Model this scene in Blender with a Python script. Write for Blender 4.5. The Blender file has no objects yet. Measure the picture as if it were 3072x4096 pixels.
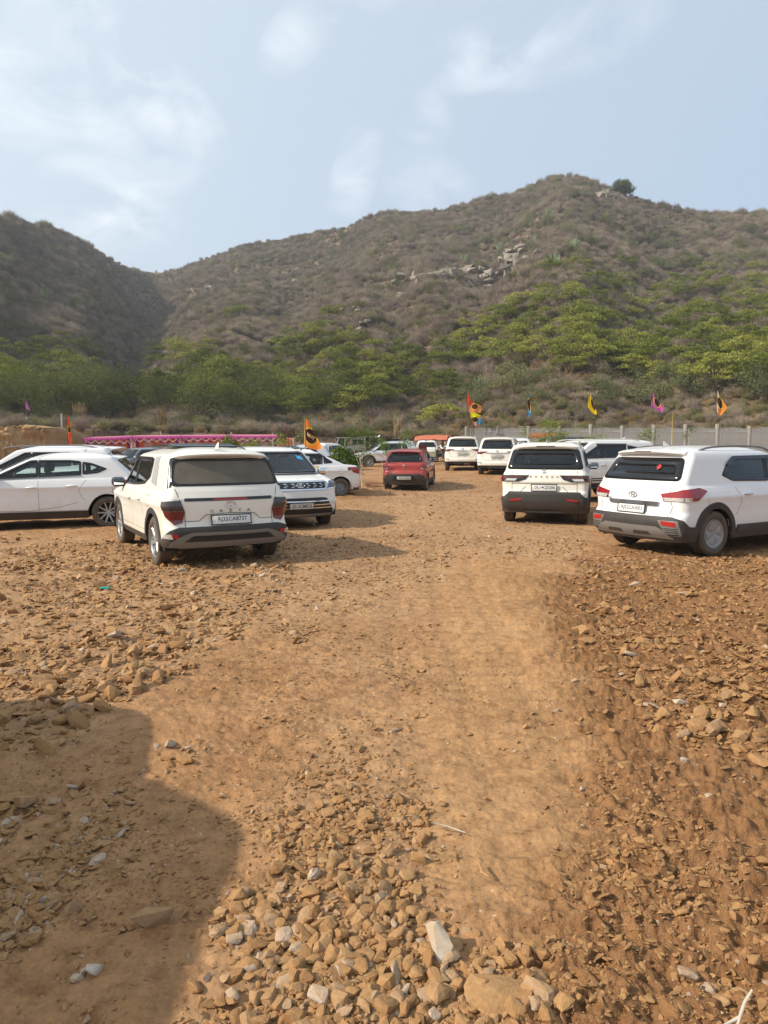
import bpy, bmesh, math, random
import numpy as np
from mathutils import Vector, Matrix
R = math.radians
random.seed(7); RNG = np.random.default_rng(11)
scene = bpy.context.scene
COL = scene.collection

# ------------------------------------------------------------------ camera
CAM_H = 1.65; PITCH = R(5.37); FPX = 2850.0          # pixels of a 3072 x 4096 picture
cam_d = bpy.data.cameras.new('camera'); cam = bpy.data.objects.new('camera', cam_d); COL.objects.link(cam)
cam_d.sensor_fit = 'VERTICAL'; cam_d.sensor_height = 36; cam_d.lens = FPX/4096*36
cam_d.clip_start = 0.05; cam_d.clip_end = 6000
cam.location = (0, 0, CAM_H); cam.rotation_euler = (R(90)-PITCH, 0, 0)
scene.camera = cam
scene.render.resolution_x = 768; scene.render.resolution_y = 1024

# ------------------------------------------------------------------ light
SUN_TO = Vector((-0.80, -0.26, 0.58)).normalized()    # towards the sun
sun_d = bpy.data.lights.new('sun', 'SUN'); sun = bpy.data.objects.new('sun', sun_d); COL.objects.link(sun)
sun_d.energy = 4.7; sun_d.angle = R(0.9); sun_d.color = (1.0, 0.91, 0.77)
sun.rotation_euler = SUN_TO.to_track_quat('Z', 'Y').to_euler()
world = bpy.data.worlds.new('World'); scene.world = world; world.use_nodes = True
scene.view_settings.view_transform = 'Standard'; scene.view_settings.look = 'None'
scene.view_settings.exposure = 0.32; scene.view_settings.gamma = 1.0

def world_nodes():
    nt = world.node_tree; nt.nodes.clear(); N = nt.nodes; L = nt.links
    def mth(op, a, b=None, clamp=False):
        n = N.new('ShaderNodeMath'); n.operation = op; n.use_clamp = clamp
        for i, v in enumerate((a, b)):
            if v is None: continue
            if isinstance(v, (int, float)): n.inputs[i].default_value = v
            else: L.new(v, n.inputs[i])
        return n.outputs[0]
    out = N.new('ShaderNodeOutputWorld'); bg = N.new('ShaderNodeBackground')
    sky = N.new('ShaderNodeTexSky'); sky.sky_type = 'NISHITA'; sky.sun_disc = False
    sky.sun_elevation = math.asin(SUN_TO.z); sky.sun_rotation = math.atan2(SUN_TO.x, SUN_TO.y)
    sky.air_density = 1.0; sky.dust_density = 3.0; sky.ozone_density = 1.0; sky.altitude = 300
    tc = N.new('ShaderNodeTexCoord'); sep = N.new('ShaderNodeSeparateXYZ')
    L.new(tc.outputs['Generated'], sep.inputs[0])
    # thin high clouds, laid out on the cloud layer (direction divided by height)
    up = mth('MAXIMUM', sep.outputs['Z'], 0.03)
    cx = mth('DIVIDE', sep.outputs['X'], mth('ADD', up, 0.25)); cy = mth('DIVIDE', sep.outputs['Y'], mth('ADD', up, 0.25))
    comb = N.new('ShaderNodeCombineXYZ'); L.new(cx, comb.inputs[0]); L.new(cy, comb.inputs[1])
    nz = N.new('ShaderNodeTexNoise'); nz.inputs['Scale'].default_value = 4.3; nz.inputs['Detail'].default_value = 10
    nz.inputs['Roughness'].default_value = 0.57; nz.inputs['Distortion'].default_value = 0.55
    L.new(comb.outputs[0], nz.inputs['Vector'])
    total = None
    def cloud(px, py, rx, ry, ang, amp):
        nonlocal total
        # elliptical blob in the direction sphere
        d = ray(px, py); t = d.cross(Vector((0, 0, 1))).normalized(); u = t.cross(d).normalized()
        ca, sa = math.cos(ang), math.sin(ang); a1 = t*ca+u*sa; a2 = -t*sa+u*ca
        def dot(v):
            n = N.new('ShaderNodeVectorMath'); n.operation = 'DOT_PRODUCT'; L.new(tc.outputs['Generated'], n.inputs[0]); n.inputs[1].default_value = v
            return n.outputs['Value']
        e = mth('ADD', mth('POWER', mth('ABSOLUTE', mth('DIVIDE', dot(a1), rx/FPX)), 2.0), mth('POWER', mth('ABSOLUTE', mth('DIVIDE', dot(a2), ry/FPX)), 2.0))
        front = mth('GREATER_THAN', dot(d), 0.2)
        m = mth('MULTIPLY', mth('MULTIPLY', mth('SUBTRACT', 1.0, e, True), front), amp)
        total = m if total is None else mth('MAXIMUM', total, m)
    cloud(430, 230, 480, 150, -0.55, 1.0); cloud(400, 480, 230, 110, -0.9, .75); cloud(60, 330, 320, 200, 0, .75)
    cloud(1180, 150, 150, 90, 0.7, .75); cloud(1400, 50, 190, 80, 0.4, .7)
    cloud(1960, 220, 330, 110, 0.12, .85); cloud(1660, 420, 110, 170, 0.7, .45); cloud(2280, 170, 320, 120, 0.2, .6)
    cloud(430, 820, 260, 200, 0.0, .85); cloud(640, 720, 200, 80, 0.3, .6); cloud(1420, 700, 90, 220, -0.3, .55); cloud(1720, 740, 200, 120, -0.3, .40)
    cl = mth('MULTIPLY', mth('POWER', mth('MULTIPLY', total, 1.0, True), 0.75), mth('MULTIPLY', mth('SUBTRACT', nz.outputs[0], 0.43), 3.4, True), True)
    # a veil of haze that whitens the sky, more toward the sun's side
    dt = N.new('ShaderNodeVectorMath'); dt.operation = 'DOT_PRODUCT'; L.new(tc.outputs['Generated'], dt.inputs[0])
    dt.inputs[1].default_value = SUN_TO
    side = mth('MULTIPLY', mth('ADD', dt.outputs['Value'], 0.55), 0.62, True)
    hz = N.new('ShaderNodeMix'); hz.data_type = 'RGBA'; hz.inputs[0].default_value = 0.68
    mul = N.new('ShaderNodeMix'); mul.data_type = 'RGBA'; mul.blend_type = 'MIX'
    mul.inputs[6].default_value = (4.5, 5.5, 6.9, 1); mul.inputs[7].default_value = (8.2, 9.1, 9.3, 1)
    L.new(side, mul.inputs[0])
    L.new(sky.outputs[0], hz.inputs[6]); L.new(mul.outputs[2], hz.inputs[7])
    mx = N.new('ShaderNodeMix'); mx.data_type = 'RGBA'; mx.inputs[7].default_value = (9.6, 9.8, 9.9, 1)
    L.new(mth('MULTIPLY', cl, 0.62), mx.inputs[0]); L.new(hz.outputs[2], mx.inputs[6])
    L.new(mx.outputs[2], bg.inputs['Color']); bg.inputs['Strength'].default_value = 0.11
    L.new(bg.outputs[0], out.inputs['Surface'])

CP, SP = math.cos(PITCH), math.sin(PITCH)
def ray(px, py):
    u = (px-1536)/FPX; v = (2048-py)/FPX              # right, up in camera space
    return Vector((u, CP+v*SP, -SP+v*CP)).normalized()
def at_depth(px, py, d):                              # the point of that picture direction at ground distance y = d
    r = ray(px, py); return Vector((0, 0, CAM_H)) + r*(d/r.y)
world_nodes()

# ------------------------------------------------------------------ helpers
def tag(o, label=None, cat=None, group=None, kind=None):
    if label: o['label'] = label
    if cat: o['category'] = cat
    if group: o['group'] = group
    if kind: o['kind'] = kind
    return o
def empty(name, loc=(0, 0, 0), rz=0.0):
    o = bpy.data.objects.new(name, None); COL.objects.link(o); o.location = loc; o.rotation_euler = (0, 0, rz)
    o.empty_display_size = 0.2; return o
def kids(o): return [c for c in o.children]
def copy_tree(o, parent=None):
    c = o.copy(); COL.objects.link(c)
    if parent: c.parent = parent
    for ch in list(o.children): copy_tree(ch, c)
    return c
def mesh_np(name, V, F, smooth=False):
    """V (n,3); F list of int arrays each (m,k)"""
    me = bpy.data.meshes.new(name); V = np.asarray(V, dtype=np.float32)
    if isinstance(F, np.ndarray): F = [F]
    F = [np.asarray(f, dtype=np.int32) for f in F if len(f)]
    me.vertices.add(len(V)); me.vertices.foreach_set('co', V.ravel())
    nl = sum(f.size for f in F); npoly = sum(len(f) for f in F)
    me.loops.add(nl); me.loops.foreach_set('vertex_index', np.concatenate([f.ravel() for f in F]))
    me.polygons.add(npoly); st = []; c = 0
    for f in F:
        k = f.shape[1]; st.append(np.arange(len(f), dtype=np.int32)*k+c); c += f.size
    me.polygons.foreach_set('loop_start', np.concatenate(st))
    try: me.polygons.foreach_set('loop_total', np.concatenate([np.full(len(f), f.shape[1], dtype=np.int32) for f in F]))
    except Exception: pass
    me.polygons.foreach_set('use_smooth', np.full(npoly, smooth))
    me.update(calc_edges=True); me.validate()
    return me
class MB:
    def __init__(s): s.V = []; s.T = []; s.Q = []; s.n = 0
    def add(s, V, F):
        V = np.asarray(V, dtype=float).reshape(-1, 3)
        for f in F:
            (s.Q if len(f) == 4 else s.T).append([i+s.n for i in f]) if len(f) in (3, 4) else s._fan(f)
        s.V.append(V); s.n += len(V); return s
    def _fan(s, f):
        for i in range(1, len(f)-1): s.T.append([f[0]+s.n, f[i]+s.n, f[i+1]+s.n])
    def grid(s, P, closed=False, flip=False):
        P = np.asarray(P, dtype=float); a, b = P.shape[:2]; I = np.arange(a*b).reshape(a, b)+s.n
        if closed: I = np.concatenate([I, I[:, :1]], 1)
        q = np.stack([I[:-1, :-1], I[1:, :-1], I[1:, 1:], I[:-1, 1:]], -1).reshape(-1, 4)
        if flip: q = q[:, ::-1]
        s.Q.extend(q.tolist()); s.V.append(P.reshape(-1, 3)); s.n += a*b; return s
    def box(s, c, d, rz=0, rx=0, ry=0, bev=0.0, taper=1.0):
        x, y, z = d[0]/2, d[1]/2, d[2]/2
        if bev > 0:
            bm = bmesh.new(); bmesh.ops.create_cube(bm, size=1)
            for v in bm.verts:
                k = taper if v.co.z > 0 else 1
                v.co = Vector((v.co.x*d[0]*k, v.co.y*d[1]*k, v.co.z*d[2]))
            bmesh.ops.bevel(bm, geom=bm.edges[:], offset=bev, segments=2, profile=0.5, affect='EDGES', clamp_overlap=True)
            V = [v.co.copy() for v in bm.verts]; F = [[v.index for v in f.verts] for f in bm.faces]; bm.free()
        else:
            V = [Vector((sx*x*(taper if sz > 0 else 1), sy*y*(taper if sz > 0 else 1), sz*z)) for sz in (-1, 1) for sy in (-1, 1) for sx in (-1, 1)]
            F = [[0, 2, 3, 1], [4, 5, 7, 6], [0, 1, 5, 4], [2, 6, 7, 3], [0, 4, 6, 2], [1, 3, 7, 5]]
        M = Matrix.Translation(Vector(c)) @ Matrix.Rotation(rz, 4, 'Z') @ Matrix.Rotation(ry, 4, 'Y') @ Matrix.Rotation(rx, 4, 'X')
        return s.add([tuple(M @ v) for v in V], F)
    def tube(s, pts, r, n=6, cap=True):
        pts = [Vector(p) for p in pts]; m = len(pts); rr = r if hasattr(r, '__len__') else [r]*m; rings = []
        for i, p in enumerate(pts):
            t = (pts[min(i+1, m-1)]-pts[max(i-1, 0)]).normalized()
            u = t.cross(Vector((0, 0, 1)) if abs(t.z) < .9 else Vector((1, 0, 0))).normalized(); w = t.cross(u)
            rings.append([tuple(p+(u*math.cos(2*math.pi*k/n)+w*math.sin(2*math.pi*k/n))*rr[i]) for k in range(n)])
        s.grid(np.array(rings), closed=True, flip=True)
        if cap:
            b = s.n-m*n; s._fan([b-s.n+k for k in range(n)]); s._fan([b-s.n+(m-1)*n+k for k in range(n)][::-1])
        return s
    def lathe(s, prof, c, axis='Y', n=32, a0=0, a1=2*math.pi):
        full = abs(a1-a0-2*math.pi) < 1e-6; an = np.linspace(a0, a1, n+(0 if full else 1), endpoint=not full)
        P = []
        for (r, h) in prof:
            ca, sa = np.cos(an)*r, np.sin(an)*r; hh = np.full_like(ca, h)
            P.append(np.stack([ca, hh, sa] if axis == 'Y' else ([ca, sa, hh] if axis == 'Z' else [hh, ca, sa]), -1)+np.array(c))
        return s.grid(np.array(P), closed=full)
    def merge(s, o, M=None):
        V = np.concatenate(o.V) if o.V else np.zeros((0, 3))
        if M is not None: M = np.array(M); V = V@M[:3, :3].T+M[:3, 3]
        s.V.append(V); s.Q += [[i+s.n for i in f] for f in o.Q]; s.T += [[i+s.n for i in f] for f in o.T]; s.n += len(V); return s
    def mesh(s, name, smooth=False):
        V = np.concatenate(s.V); F = []
        if s.T: F.append(np.array(s.T))
        if s.Q: F.append(np.array(s.Q))
        return mesh_np(name, V, F, smooth)
    def build(s, name, mat, parent=None, smooth=False, auto=None):
        me = s.mesh(name, smooth or auto is not None)
        if mat: me.materials.append(mat)
        if auto is not None:
            try: me.set_sharp_from_angle(angle=R(auto))
            except Exception: pass
        o = bpy.data.objects.new(name, me); COL.objects.link(o)
        if parent: o.parent = parent
        return o
def obj_from_mesh(name, me, parent=None, loc=(0, 0, 0)):
    o = bpy.data.objects.new(name, me); COL.objects.link(o); o.location = loc
    if parent: o.parent = parent
    return o

# vectorised value noise
def _h(ix, iy, seed):
    n = (ix.astype(np.int64)*374761393+iy.astype(np.int64)*668265263+seed*1274126177) & 0x7fffffff
    n = ((n ^ (n >> 13))*1274126177) & 0x7fffffff
    return ((n ^ (n >> 16)) & 0xffff)/65535.0
def vnoise(x, y, seed=0):
    x = np.asarray(x, float); y = np.asarray(y, float); ix = np.floor(x); iy = np.floor(y); fx = x-ix; fy = y-iy
    fx = fx*fx*(3-2*fx); fy = fy*fy*(3-2*fy)
    a = _h(ix, iy, seed); b = _h(ix+1, iy, seed); c = _h(ix, iy+1, seed); d = _h(ix+1, iy+1, seed)
    return (a+(b-a)*fx)*(1-fy)+(c+(d-c)*fx)*fy
def fbm(x, y, oct=4, seed=0, gain=.5):
    s = 0; a = 1; t = 0
    for k in range(oct):
        s = s+a*vnoise(x*2**k+k*17.3, y*2**k-k*9.1, seed+k); t += a; a *= gain
    return s/t
def sstep(a, b, x): t = np.clip((x-a)/(b-a), 0, 1); return t*t*(3-2*t)

# ------------------------------------------------------------------ materials
def mat_new(name):
    m = bpy.data.materials.new(name); m.use_nodes = True; nt = m.node_tree
    for n in list(nt.nodes):
        if n.type != 'OUTPUT_MATERIAL': nt.nodes.remove(n)
    return m, nt, nt.nodes['Material Output']
class NB:
    def __init__(s, name): s.m, s.nt, s.out = mat_new(name); s.N = s.nt.nodes; s.L = s.nt.links
    def n(s, t, **kw):
        n = s.N.new(t)
        for k, v in kw.items(): setattr(n, k, v)
        return n
    def set(s, n, i, v):
        if isinstance(v, bpy.types.NodeSocket): s.L.new(v, n.inputs[i])
        else: n.inputs[i].default_value = v
    def math(s, op, a, b=0.0, clamp=False):
        n = s.n('ShaderNodeMath', operation=op); n.use_clamp = clamp; s.set(n, 0, a); s.set(n, 1, b); return n.outputs[0]
    def noise(s, scale, detail=4, rough=.55, vec=None, dist=0.0):
        n = s.n('ShaderNodeTexNoise'); s.set(n, 'Scale', scale); s.set(n, 'Detail', detail); s.set(n, 'Roughness', rough); s.set(n, 'Distortion', dist)
        if vec is not None: s.set(n, 'Vector', vec)
        return n.outputs[0]
    def ramp(s, fac, stops):
        n = s.n('ShaderNodeValToRGB'); s.set(n, 0, fac); cr = n.color_ramp
        while len(cr.elements) < len(stops): cr.elements.new(0.5)
        for e, (p, c) in zip(cr.elements, stops): e.position = p; e.color = (*c, 1) if len(c) == 3 else c
        return n.outputs[0]
    def mix(s, f, a, b, mode='MIX'):
        n = s.n('ShaderNodeMix', data_type='RGBA', blend_type=mode); s.set(n, 0, f)
        s.set(n, 6, a if isinstance(a, bpy.types.NodeSocket) else (*a, 1)); s.set(n, 7, b if isinstance(b, bpy.types.NodeSocket) else (*b, 1)); return n.outputs[2]
    def obj(s): return s.n('ShaderNodeTexCoord').outputs['Object']
    def pos(s): return s.n('ShaderNodeNewGeometry').outputs['Position']
    def bump(s, h, strength=.3, dist=.01):
        n = s.n('ShaderNodeBump'); s.set(n, 'Height', h); s.set(n, 'Strength', strength); s.set(n, 'Distance', dist); return n.outputs[0]
    def bsdf(s, col, rough=.6, metal=0.0, coat=0.0, normal=None, spec=None, **kw):
        n = s.n('ShaderNodeBsdfPrincipled'); s.set(n, 'Base Color', col if isinstance(col, bpy.types.NodeSocket) else (*col, 1))
        s.set(n, 'Roughness', rough); s.set(n, 'Metallic', metal); s.set(n, 'Coat Weight', coat)
        if coat: s.set(n, 'Coat Roughness', kw.get('cr', .06))
        if spec is not None: s.set(n, 'Specular IOR Level', spec)
        if normal is not None: s.set(n, 'Normal', normal)
        return n.outputs[0]
    def done(s, shader): s.L.new(shader, s.out.inputs['Surface']); return s.m
def simple(name, col, rough=.6, metal=0.0, coat=0.0, var=0.0, scale=8, bump=0.0, spec=None):
    b = NB(name); c = col
    if var > 0:
        f = b.noise(scale, 5, .6, b.obj()); c = b.mix(f, tuple(max(0, k*(1-var)) for k in col), tuple(min(1, k*(1+var)) for k in col))
    nm = b.bump(b.noise(scale*4, 4, .6, b.obj()), bump, .01) if bump else None
    return b.done(b.bsdf(c, rough, metal, coat, nm, spec))
DUST = (.42, .27, .15)
def paint(name, col, dirt=.5, metal=0.0, rough=.38, film=.14, coat=.6):
    b = NB(name); o = b.obj(); sep = b.n('ShaderNodeSeparateXYZ'); b.L.new(o, sep.inputs[0])
    low = b.math('SUBTRACT', 0.85, sep.outputs[2]); low = b.math('MULTIPLY', low, 1.15, True)
    n1 = b.noise(7, 6, .65, o); n2 = b.noise(1.7, 3, .5, o)
    f = b.math('MULTIPLY', b.math('MULTIPLY', b.math('MULTIPLY', low, low), b.math('ADD', b.math('MULTIPLY', n1, 1.5), -.15)), dirt, True)
    base = b.math('MULTIPLY', b.math('MULTIPLY', n2, n1), film*1.6, True)
    f2 = b.math('ADD', f, base, True)
    c = b.mix(f2, col, DUST)
    r = b.math('ADD', b.math('MULTIPLY', f2, .5), rough, True)
    geo = b.n('ShaderNodeNewGeometry')
    sh = b.bsdf(c, r, metal, coat)
    inn = b.bsdf((.03, .03, .032), .9)
    m = b.n('ShaderNodeMixShader'); b.L.new(geo.outputs['Backfacing'], m.inputs[0]); b.L.new(sh, m.inputs[1]); b.L.new(inn, m.inputs[2])
    return b.done(m.outputs[0])
def glass_mat(name, tint=(.32, .38, .36), dust=0.0, dustcol=(.36, .32, .25), refl=1.0):
    b = NB(name); tr = b.n('ShaderNodeBsdfTransparent'); tr.inputs[0].default_value = (*tint, 1)
    gl = b.n('ShaderNodeBsdfGlossy'); gl.inputs['Roughness'].default_value = .03; gl.inputs[0].default_value = (.9, .93, .95, 1)
    fr = b.n('ShaderNodeFresnel'); fr.inputs[0].default_value = 1.5
    m = b.n('ShaderNodeMixShader'); b.L.new(b.math('MULTIPLY', fr.outputs[0], 1.25*refl, True), m.inputs[0]); b.L.new(tr.outputs[0], m.inputs[1]); b.L.new(gl.outputs[0], m.inputs[2])
    o = m.outputs[0]
    if dust > 0:
        df = b.n('ShaderNodeBsdfDiffuse'); df.inputs[0].default_value = (*dustcol, 1)
        m2 = b.n('ShaderNodeMixShader'); nz = b.noise(3.5, 5, .6, b.obj())
        b.L.new(b.math('MULTIPLY', b.math('ADD', nz, .45), dust, True), m2.inputs[0]); b.L.new(o, m2.inputs[1]); b.L.new(df.outputs[0], m2.inputs[2]); o = m2.outputs[0]
    return b.done(o)
M = {}
M['white'] = paint('white_paint', (.76, .76, .73), .95, film=.20)
M['white2'] = paint('white_paint_cool', (.74, .75, .76), .95, film=.20)
M['cream'] = paint('white_paint_dusty', (.76, .745, .68), .95, film=.30)
M['red'] = paint('red_paint', (.36, .030, .026), .5, 0.2, .32, film=.10)
M['silver'] = paint('silver_paint', (.62, .64, .66), .5, .5, .35)
M['grey'] = paint('grey_paint', (.17, .18, .19), .8, .3, .4, film=.35)
M['bluegrey'] = paint('bluegrey_paint', (.16, .20, .25), .5, .3, .35, film=.3)
M['blackp'] = paint('black_paint', (.02, .021, .024), .5, 0.0, .3, film=.2)
M['plastic'] = paint('black_plastic_dusty', (.020, .021, .023), .25, 0, .6, film=.05, coat=0)
M['skid'] = paint('grey_skid_plastic', (.16, .16, .16), .35, .2, .5, film=.08, coat=0)
M['black'] = simple('black_trim', (.012, .012, .013), .3, coat=.3)
M['dark'] = simple('dark_underbody', (.02, .018, .016), .9, var=.4)
M['frit'] = simple('black_glass_edge', (.008, .009, .011), .12)
M['glass'] = glass_mat('tinted_glass', (.72, .82, .79))
M['glassd'] = glass_mat('dark_glass', (.12, .14, .14))
M['glassdust'] = glass_mat('dusty_glass', (.08, .08, .08), .60, (.21, .18, .135))
M['chrome'] = simple('chrome', (.75, .76, .78), .15, 1.0)
M['alloy'] = simple('alloy_rim', (.42, .42, .43), .38, .75, var=.15, scale=20)
M['steel'] = simple('steel_rim', (.30, .31, .33), .5, .6, var=.2, scale=20)
M['hubcap'] = simple('hubcap_plastic', (.30, .29, .29), .5, .5, var=.12, scale=14)
M['lampred'] = simple('red_lens', (.24, .005, .007), .18, coat=.7, var=.55, scale=9)
M['lampsmoke'] = simple('smoked_red_lens', (.11, .007, .008), .16, coat=.8, var=.5, scale=6)
M['lampgrey'] = simple('smoked_grey_lens', (.035, .022, .022), .15, coat=.8, var=.3, scale=6)
M['lampclear'] = simple('clear_lens', (.55, .55, .55), .15, .3, coat=.8, var=.3, scale=18)
M['lampdark'] = simple('headlight_lens', (.10, .11, .12), .08, .3, coat=1.0, var=.5, scale=16)
M['reflred'] = simple('reflector_red', (.34, .012, .012), .3, coat=.5)
M['plate'] = simple('plate_white', (.62, .62, .60), .45, var=.08, scale=9)
M['ink'] = simple('plate_ink', (.015, .015, .017), .5)
M['gap'] = simple('panel_gap', (.07, .068, .065), .8)
M['badgegrey'] = simple('badge_grey', (.20, .20, .20), .35, .6)
M['mirror'] = simple('mirror_glass', (.75, .8, .85), .03, 1.0)
M['seat'] = simple('seat_fabric', (.06, .06, .062), .85, var=.3)
M['seatbeige'] = simple('seat_beige', (.35, .27, .18), .8, var=.1)
def tyre_mat():
    b = NB('tyre_rubber'); o = b.obj(); f = b.noise(9, 5, .65, o)
    c = b.mix(b.math('MULTIPLY', f, .75, True), (.022, .021, .020), (.20, .14, .085)); return b.done(b.bsdf(c, .85, normal=b.bump(b.noise(60, 2, .5, o), .3, .004)))
M['tyre'] = tyre_mat()
def text_mb(s, h, sx=1.0, depth=.002, bold=0.0, shear=0.0):
    cu = bpy.data.curves.new('t', 'FONT'); cu.body = s; cu.size = 1; cu.align_x = 'CENTER'; cu.align_y = 'CENTER'
    cu.offset = bold; cu.shear = shear; cu.resolution_u = 3
    ob = bpy.data.objects.new('t', cu); me = bpy.data.meshes.new_from_object(ob)
    n = len(me.vertices); V = np.zeros(n*3); me.vertices.foreach_get('co', V); V = V.reshape(-1, 3)
    F = [list(p.vertices) for p in me.polygons]
    bpy.data.objects.remove(ob); bpy.data.curves.remove(cu); bpy.data.meshes.remove(me)
    mb = MB()
    if n == 0: return mb, 0
    hh = V[:, 1].max()-V[:, 1].min(); V[:, 1] -= (V[:, 1].max()+V[:, 1].min())/2; V[:, 0] -= (V[:, 0].max()+V[:, 0].min())/2
    V *= h/hh; V[:, 0] *= sx; V[:, 2] = depth; mb.add(V, F); return mb, V[:, 0].max()*2
def pip(poly, x, y):
    """points in polygon, vectorised"""
    c = np.zeros(np.shape(x), bool); n = len(poly)
    for i in range(n):
        x1, y1 = poly[i]; x2, y2 = poly[(i+1) % n]
        if y1 == y2: continue
        k = ((y1 > y) != (y2 > y)) & (x < (x2-x1)*(y-y1)/(y2-y1)+x1); c ^= k
    return c
# ------------------------------------------------------------------ terrain
CTRL = np.array([(-3, 11, 0), (-4.4, 12.3, -.05), (5, 11, 0), (7.5, 12.5, .02), (3.6, 15.5, .05), (-2.5, 15.6, 0), (-2.8, 22, .05), (-7, 15, -.02), (-8.6, 18, -.12), (-15, 45, -.3), (.98, 26, .11),
 (4.2, 38, .46), (5.6, 34, .22), (6, 21, .03), (7.6, 40, .36), (3, 52, .35), (0, 46, .2), (-3, 55, .3), (-3.2, 40, .10), (11, 42, .5), (0, 2, 0), (-3, 3, 0), (3, 3, 0), (0, -5, 0), (-8, 5, 0), (8, 5, 0),
 (-20, 40, -.3), (-24, 47, -.3), (-18, 52, -.28), (-12, 57, -.2), (-20, 58, -.25), (8, 50, .95), (14, 50, 1.0), (22, 50, 1.05), (30, 50, 1.1), (-14, 52, -.25), (-8, 50, -.1), (15, 25, .2), (-15, 25, -.2), (0, 7, 0), (14, 38, .45), (20, 44, .7), (1, 35, .25)], float)
def flat_z(x, y):
    x = np.asarray(x, float); y = np.asarray(y, float); s = 1.6+.10*np.hypot(x, y); num = 0; den = 1e-12
    for cx, cy, cz in CTRL:
        w = np.exp(-((x-cx)**2+(y-cy)**2)/(2*s*s)); num = num+w*cz; den = den+w
    r = np.hypot(x, y); k = sstep(0, 1, den/1e-3); return num/den*k
def terrace_edge(x): return np.interp(x, [-60, -34, -23.2, -22.4, -21.5, -4, 3, 9, 12, 60], [44, 47, 49.5, 53, 60.5, 61, 61, 58, 53.5, 53.5])
def base_z(x, y):
    f = flat_z(x, y); r = np.hypot(x, y); t = 1.75+.035*np.maximum(0, -x-8)+(r-42)*.030
    k = sstep(-6, 12, x); t = t*(1-k)+(1.15+(r-50)*.06)*k; m = sstep(-.2, 1.1, y-terrace_edge(x)); return f*(1-m)+np.maximum(t, f)*m
SKY_PX = [(-900, 700), (-400, 800), (0, 872), (100, 893), (204, 915), (315, 966), (407, 1018), (481, 1062), (555, 1088), (630, 1090), (704, 1078), (796, 1048), (889, 1018), (963, 990), (1055, 973), (1148, 962),
  (1259, 938), (1370, 918), (1463, 878), (1555, 856), (1667, 858), (1778, 848), (1870, 820), (1963, 794), (2055, 780), (2148, 745), (2222, 712), (2300, 706), (2352, 724), (2389, 746), (2443, 764), (2555, 802), (2630, 828), (2740, 842), (2852, 862), (2963, 864), (3072, 868), (3500, 900), (4200, 1000)]
_az = []; _el = []
for px, py in SKY_PX:
    r_ = ray(px, py); _az.append(math.atan2(r_.x, r_.y)); _el.append(r_.z/math.hypot(r_.x, r_.y))
_az, _el = np.array(_az), np.array(_el)
def px_az(px): return math.atan2((px-1536)/FPX, CP)
AZK = np.array([px_az(p) for p in (-600, 0, 350, 620, 900, 1300, 1800, 2300, 2700, 3072, 3800)])
RD = np.array([190, 215, 270, 350, 330, 300, 270, 250, 255, 265, 280.])
R0 = np.array([72, 72, 72, 70, 69, 67, 62, 57, 56.5, 58, 62.])
def hill_z(x, y, noise=True):
    r = np.hypot(x, y); az = np.arctan2(x, y); D = np.interp(az, AZK, RD); r0 = np.interp(az, AZK, R0)
    E = np.interp(az, _az, _el); Rz = CAM_H+E*D; t = (r-r0)/(D-r0); tc = np.clip(t, 0, 1)
    zb = base_z(r0*np.sin(az), r0*np.cos(az)); S = .80*tc+.20*tc**1.9
    z = zb+(Rz-zb)*S
    env = np.sin(math.pi*np.clip(tc, 0, 1))**.8
    # gully below the saddle and a few shallower ones
    for pa, pb, wd, dp in ((640, 470, .045, 15), (1240, 1120, .05, 6), (1420, 1650, .04, 5), (2000, 1850, .05, 5), (2700, 2480, .06, 5), (230, 120, .05, 6)):
        a = np.interp(tc, [0, 1], [px_az(pb), px_az(pa)]); z = z-dp*env*np.exp(-((az-a)/wd)**2)
    if noise:
        z = z+env*((fbm(x/42, y/42, 3, 5)-.5)*14+(fbm(x/12, y/12, 3, 9)-.5)*4.0)+(fbm(x/4, y/4, 3, 21)-.5)*1.1*np.clip(t*6, 0, 1)
    back = np.maximum(0, r-D); z = np.where(r > D, np.minimum(z, Rz-back*.55), z)
    z = np.maximum(z, -2)
    return np.where(r < r0, base_z(x, y)*1.0, z)
def terrain_z(x, y):
    r = np.hypot(x, y); az = np.arctan2(x, y); r0 = np.interp(az, AZK, R0); f = np.abs(az) < 1.0
    return np.where((r > r0) & f & (y > 0), hill_z(x, y), base_z(x, y))
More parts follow.
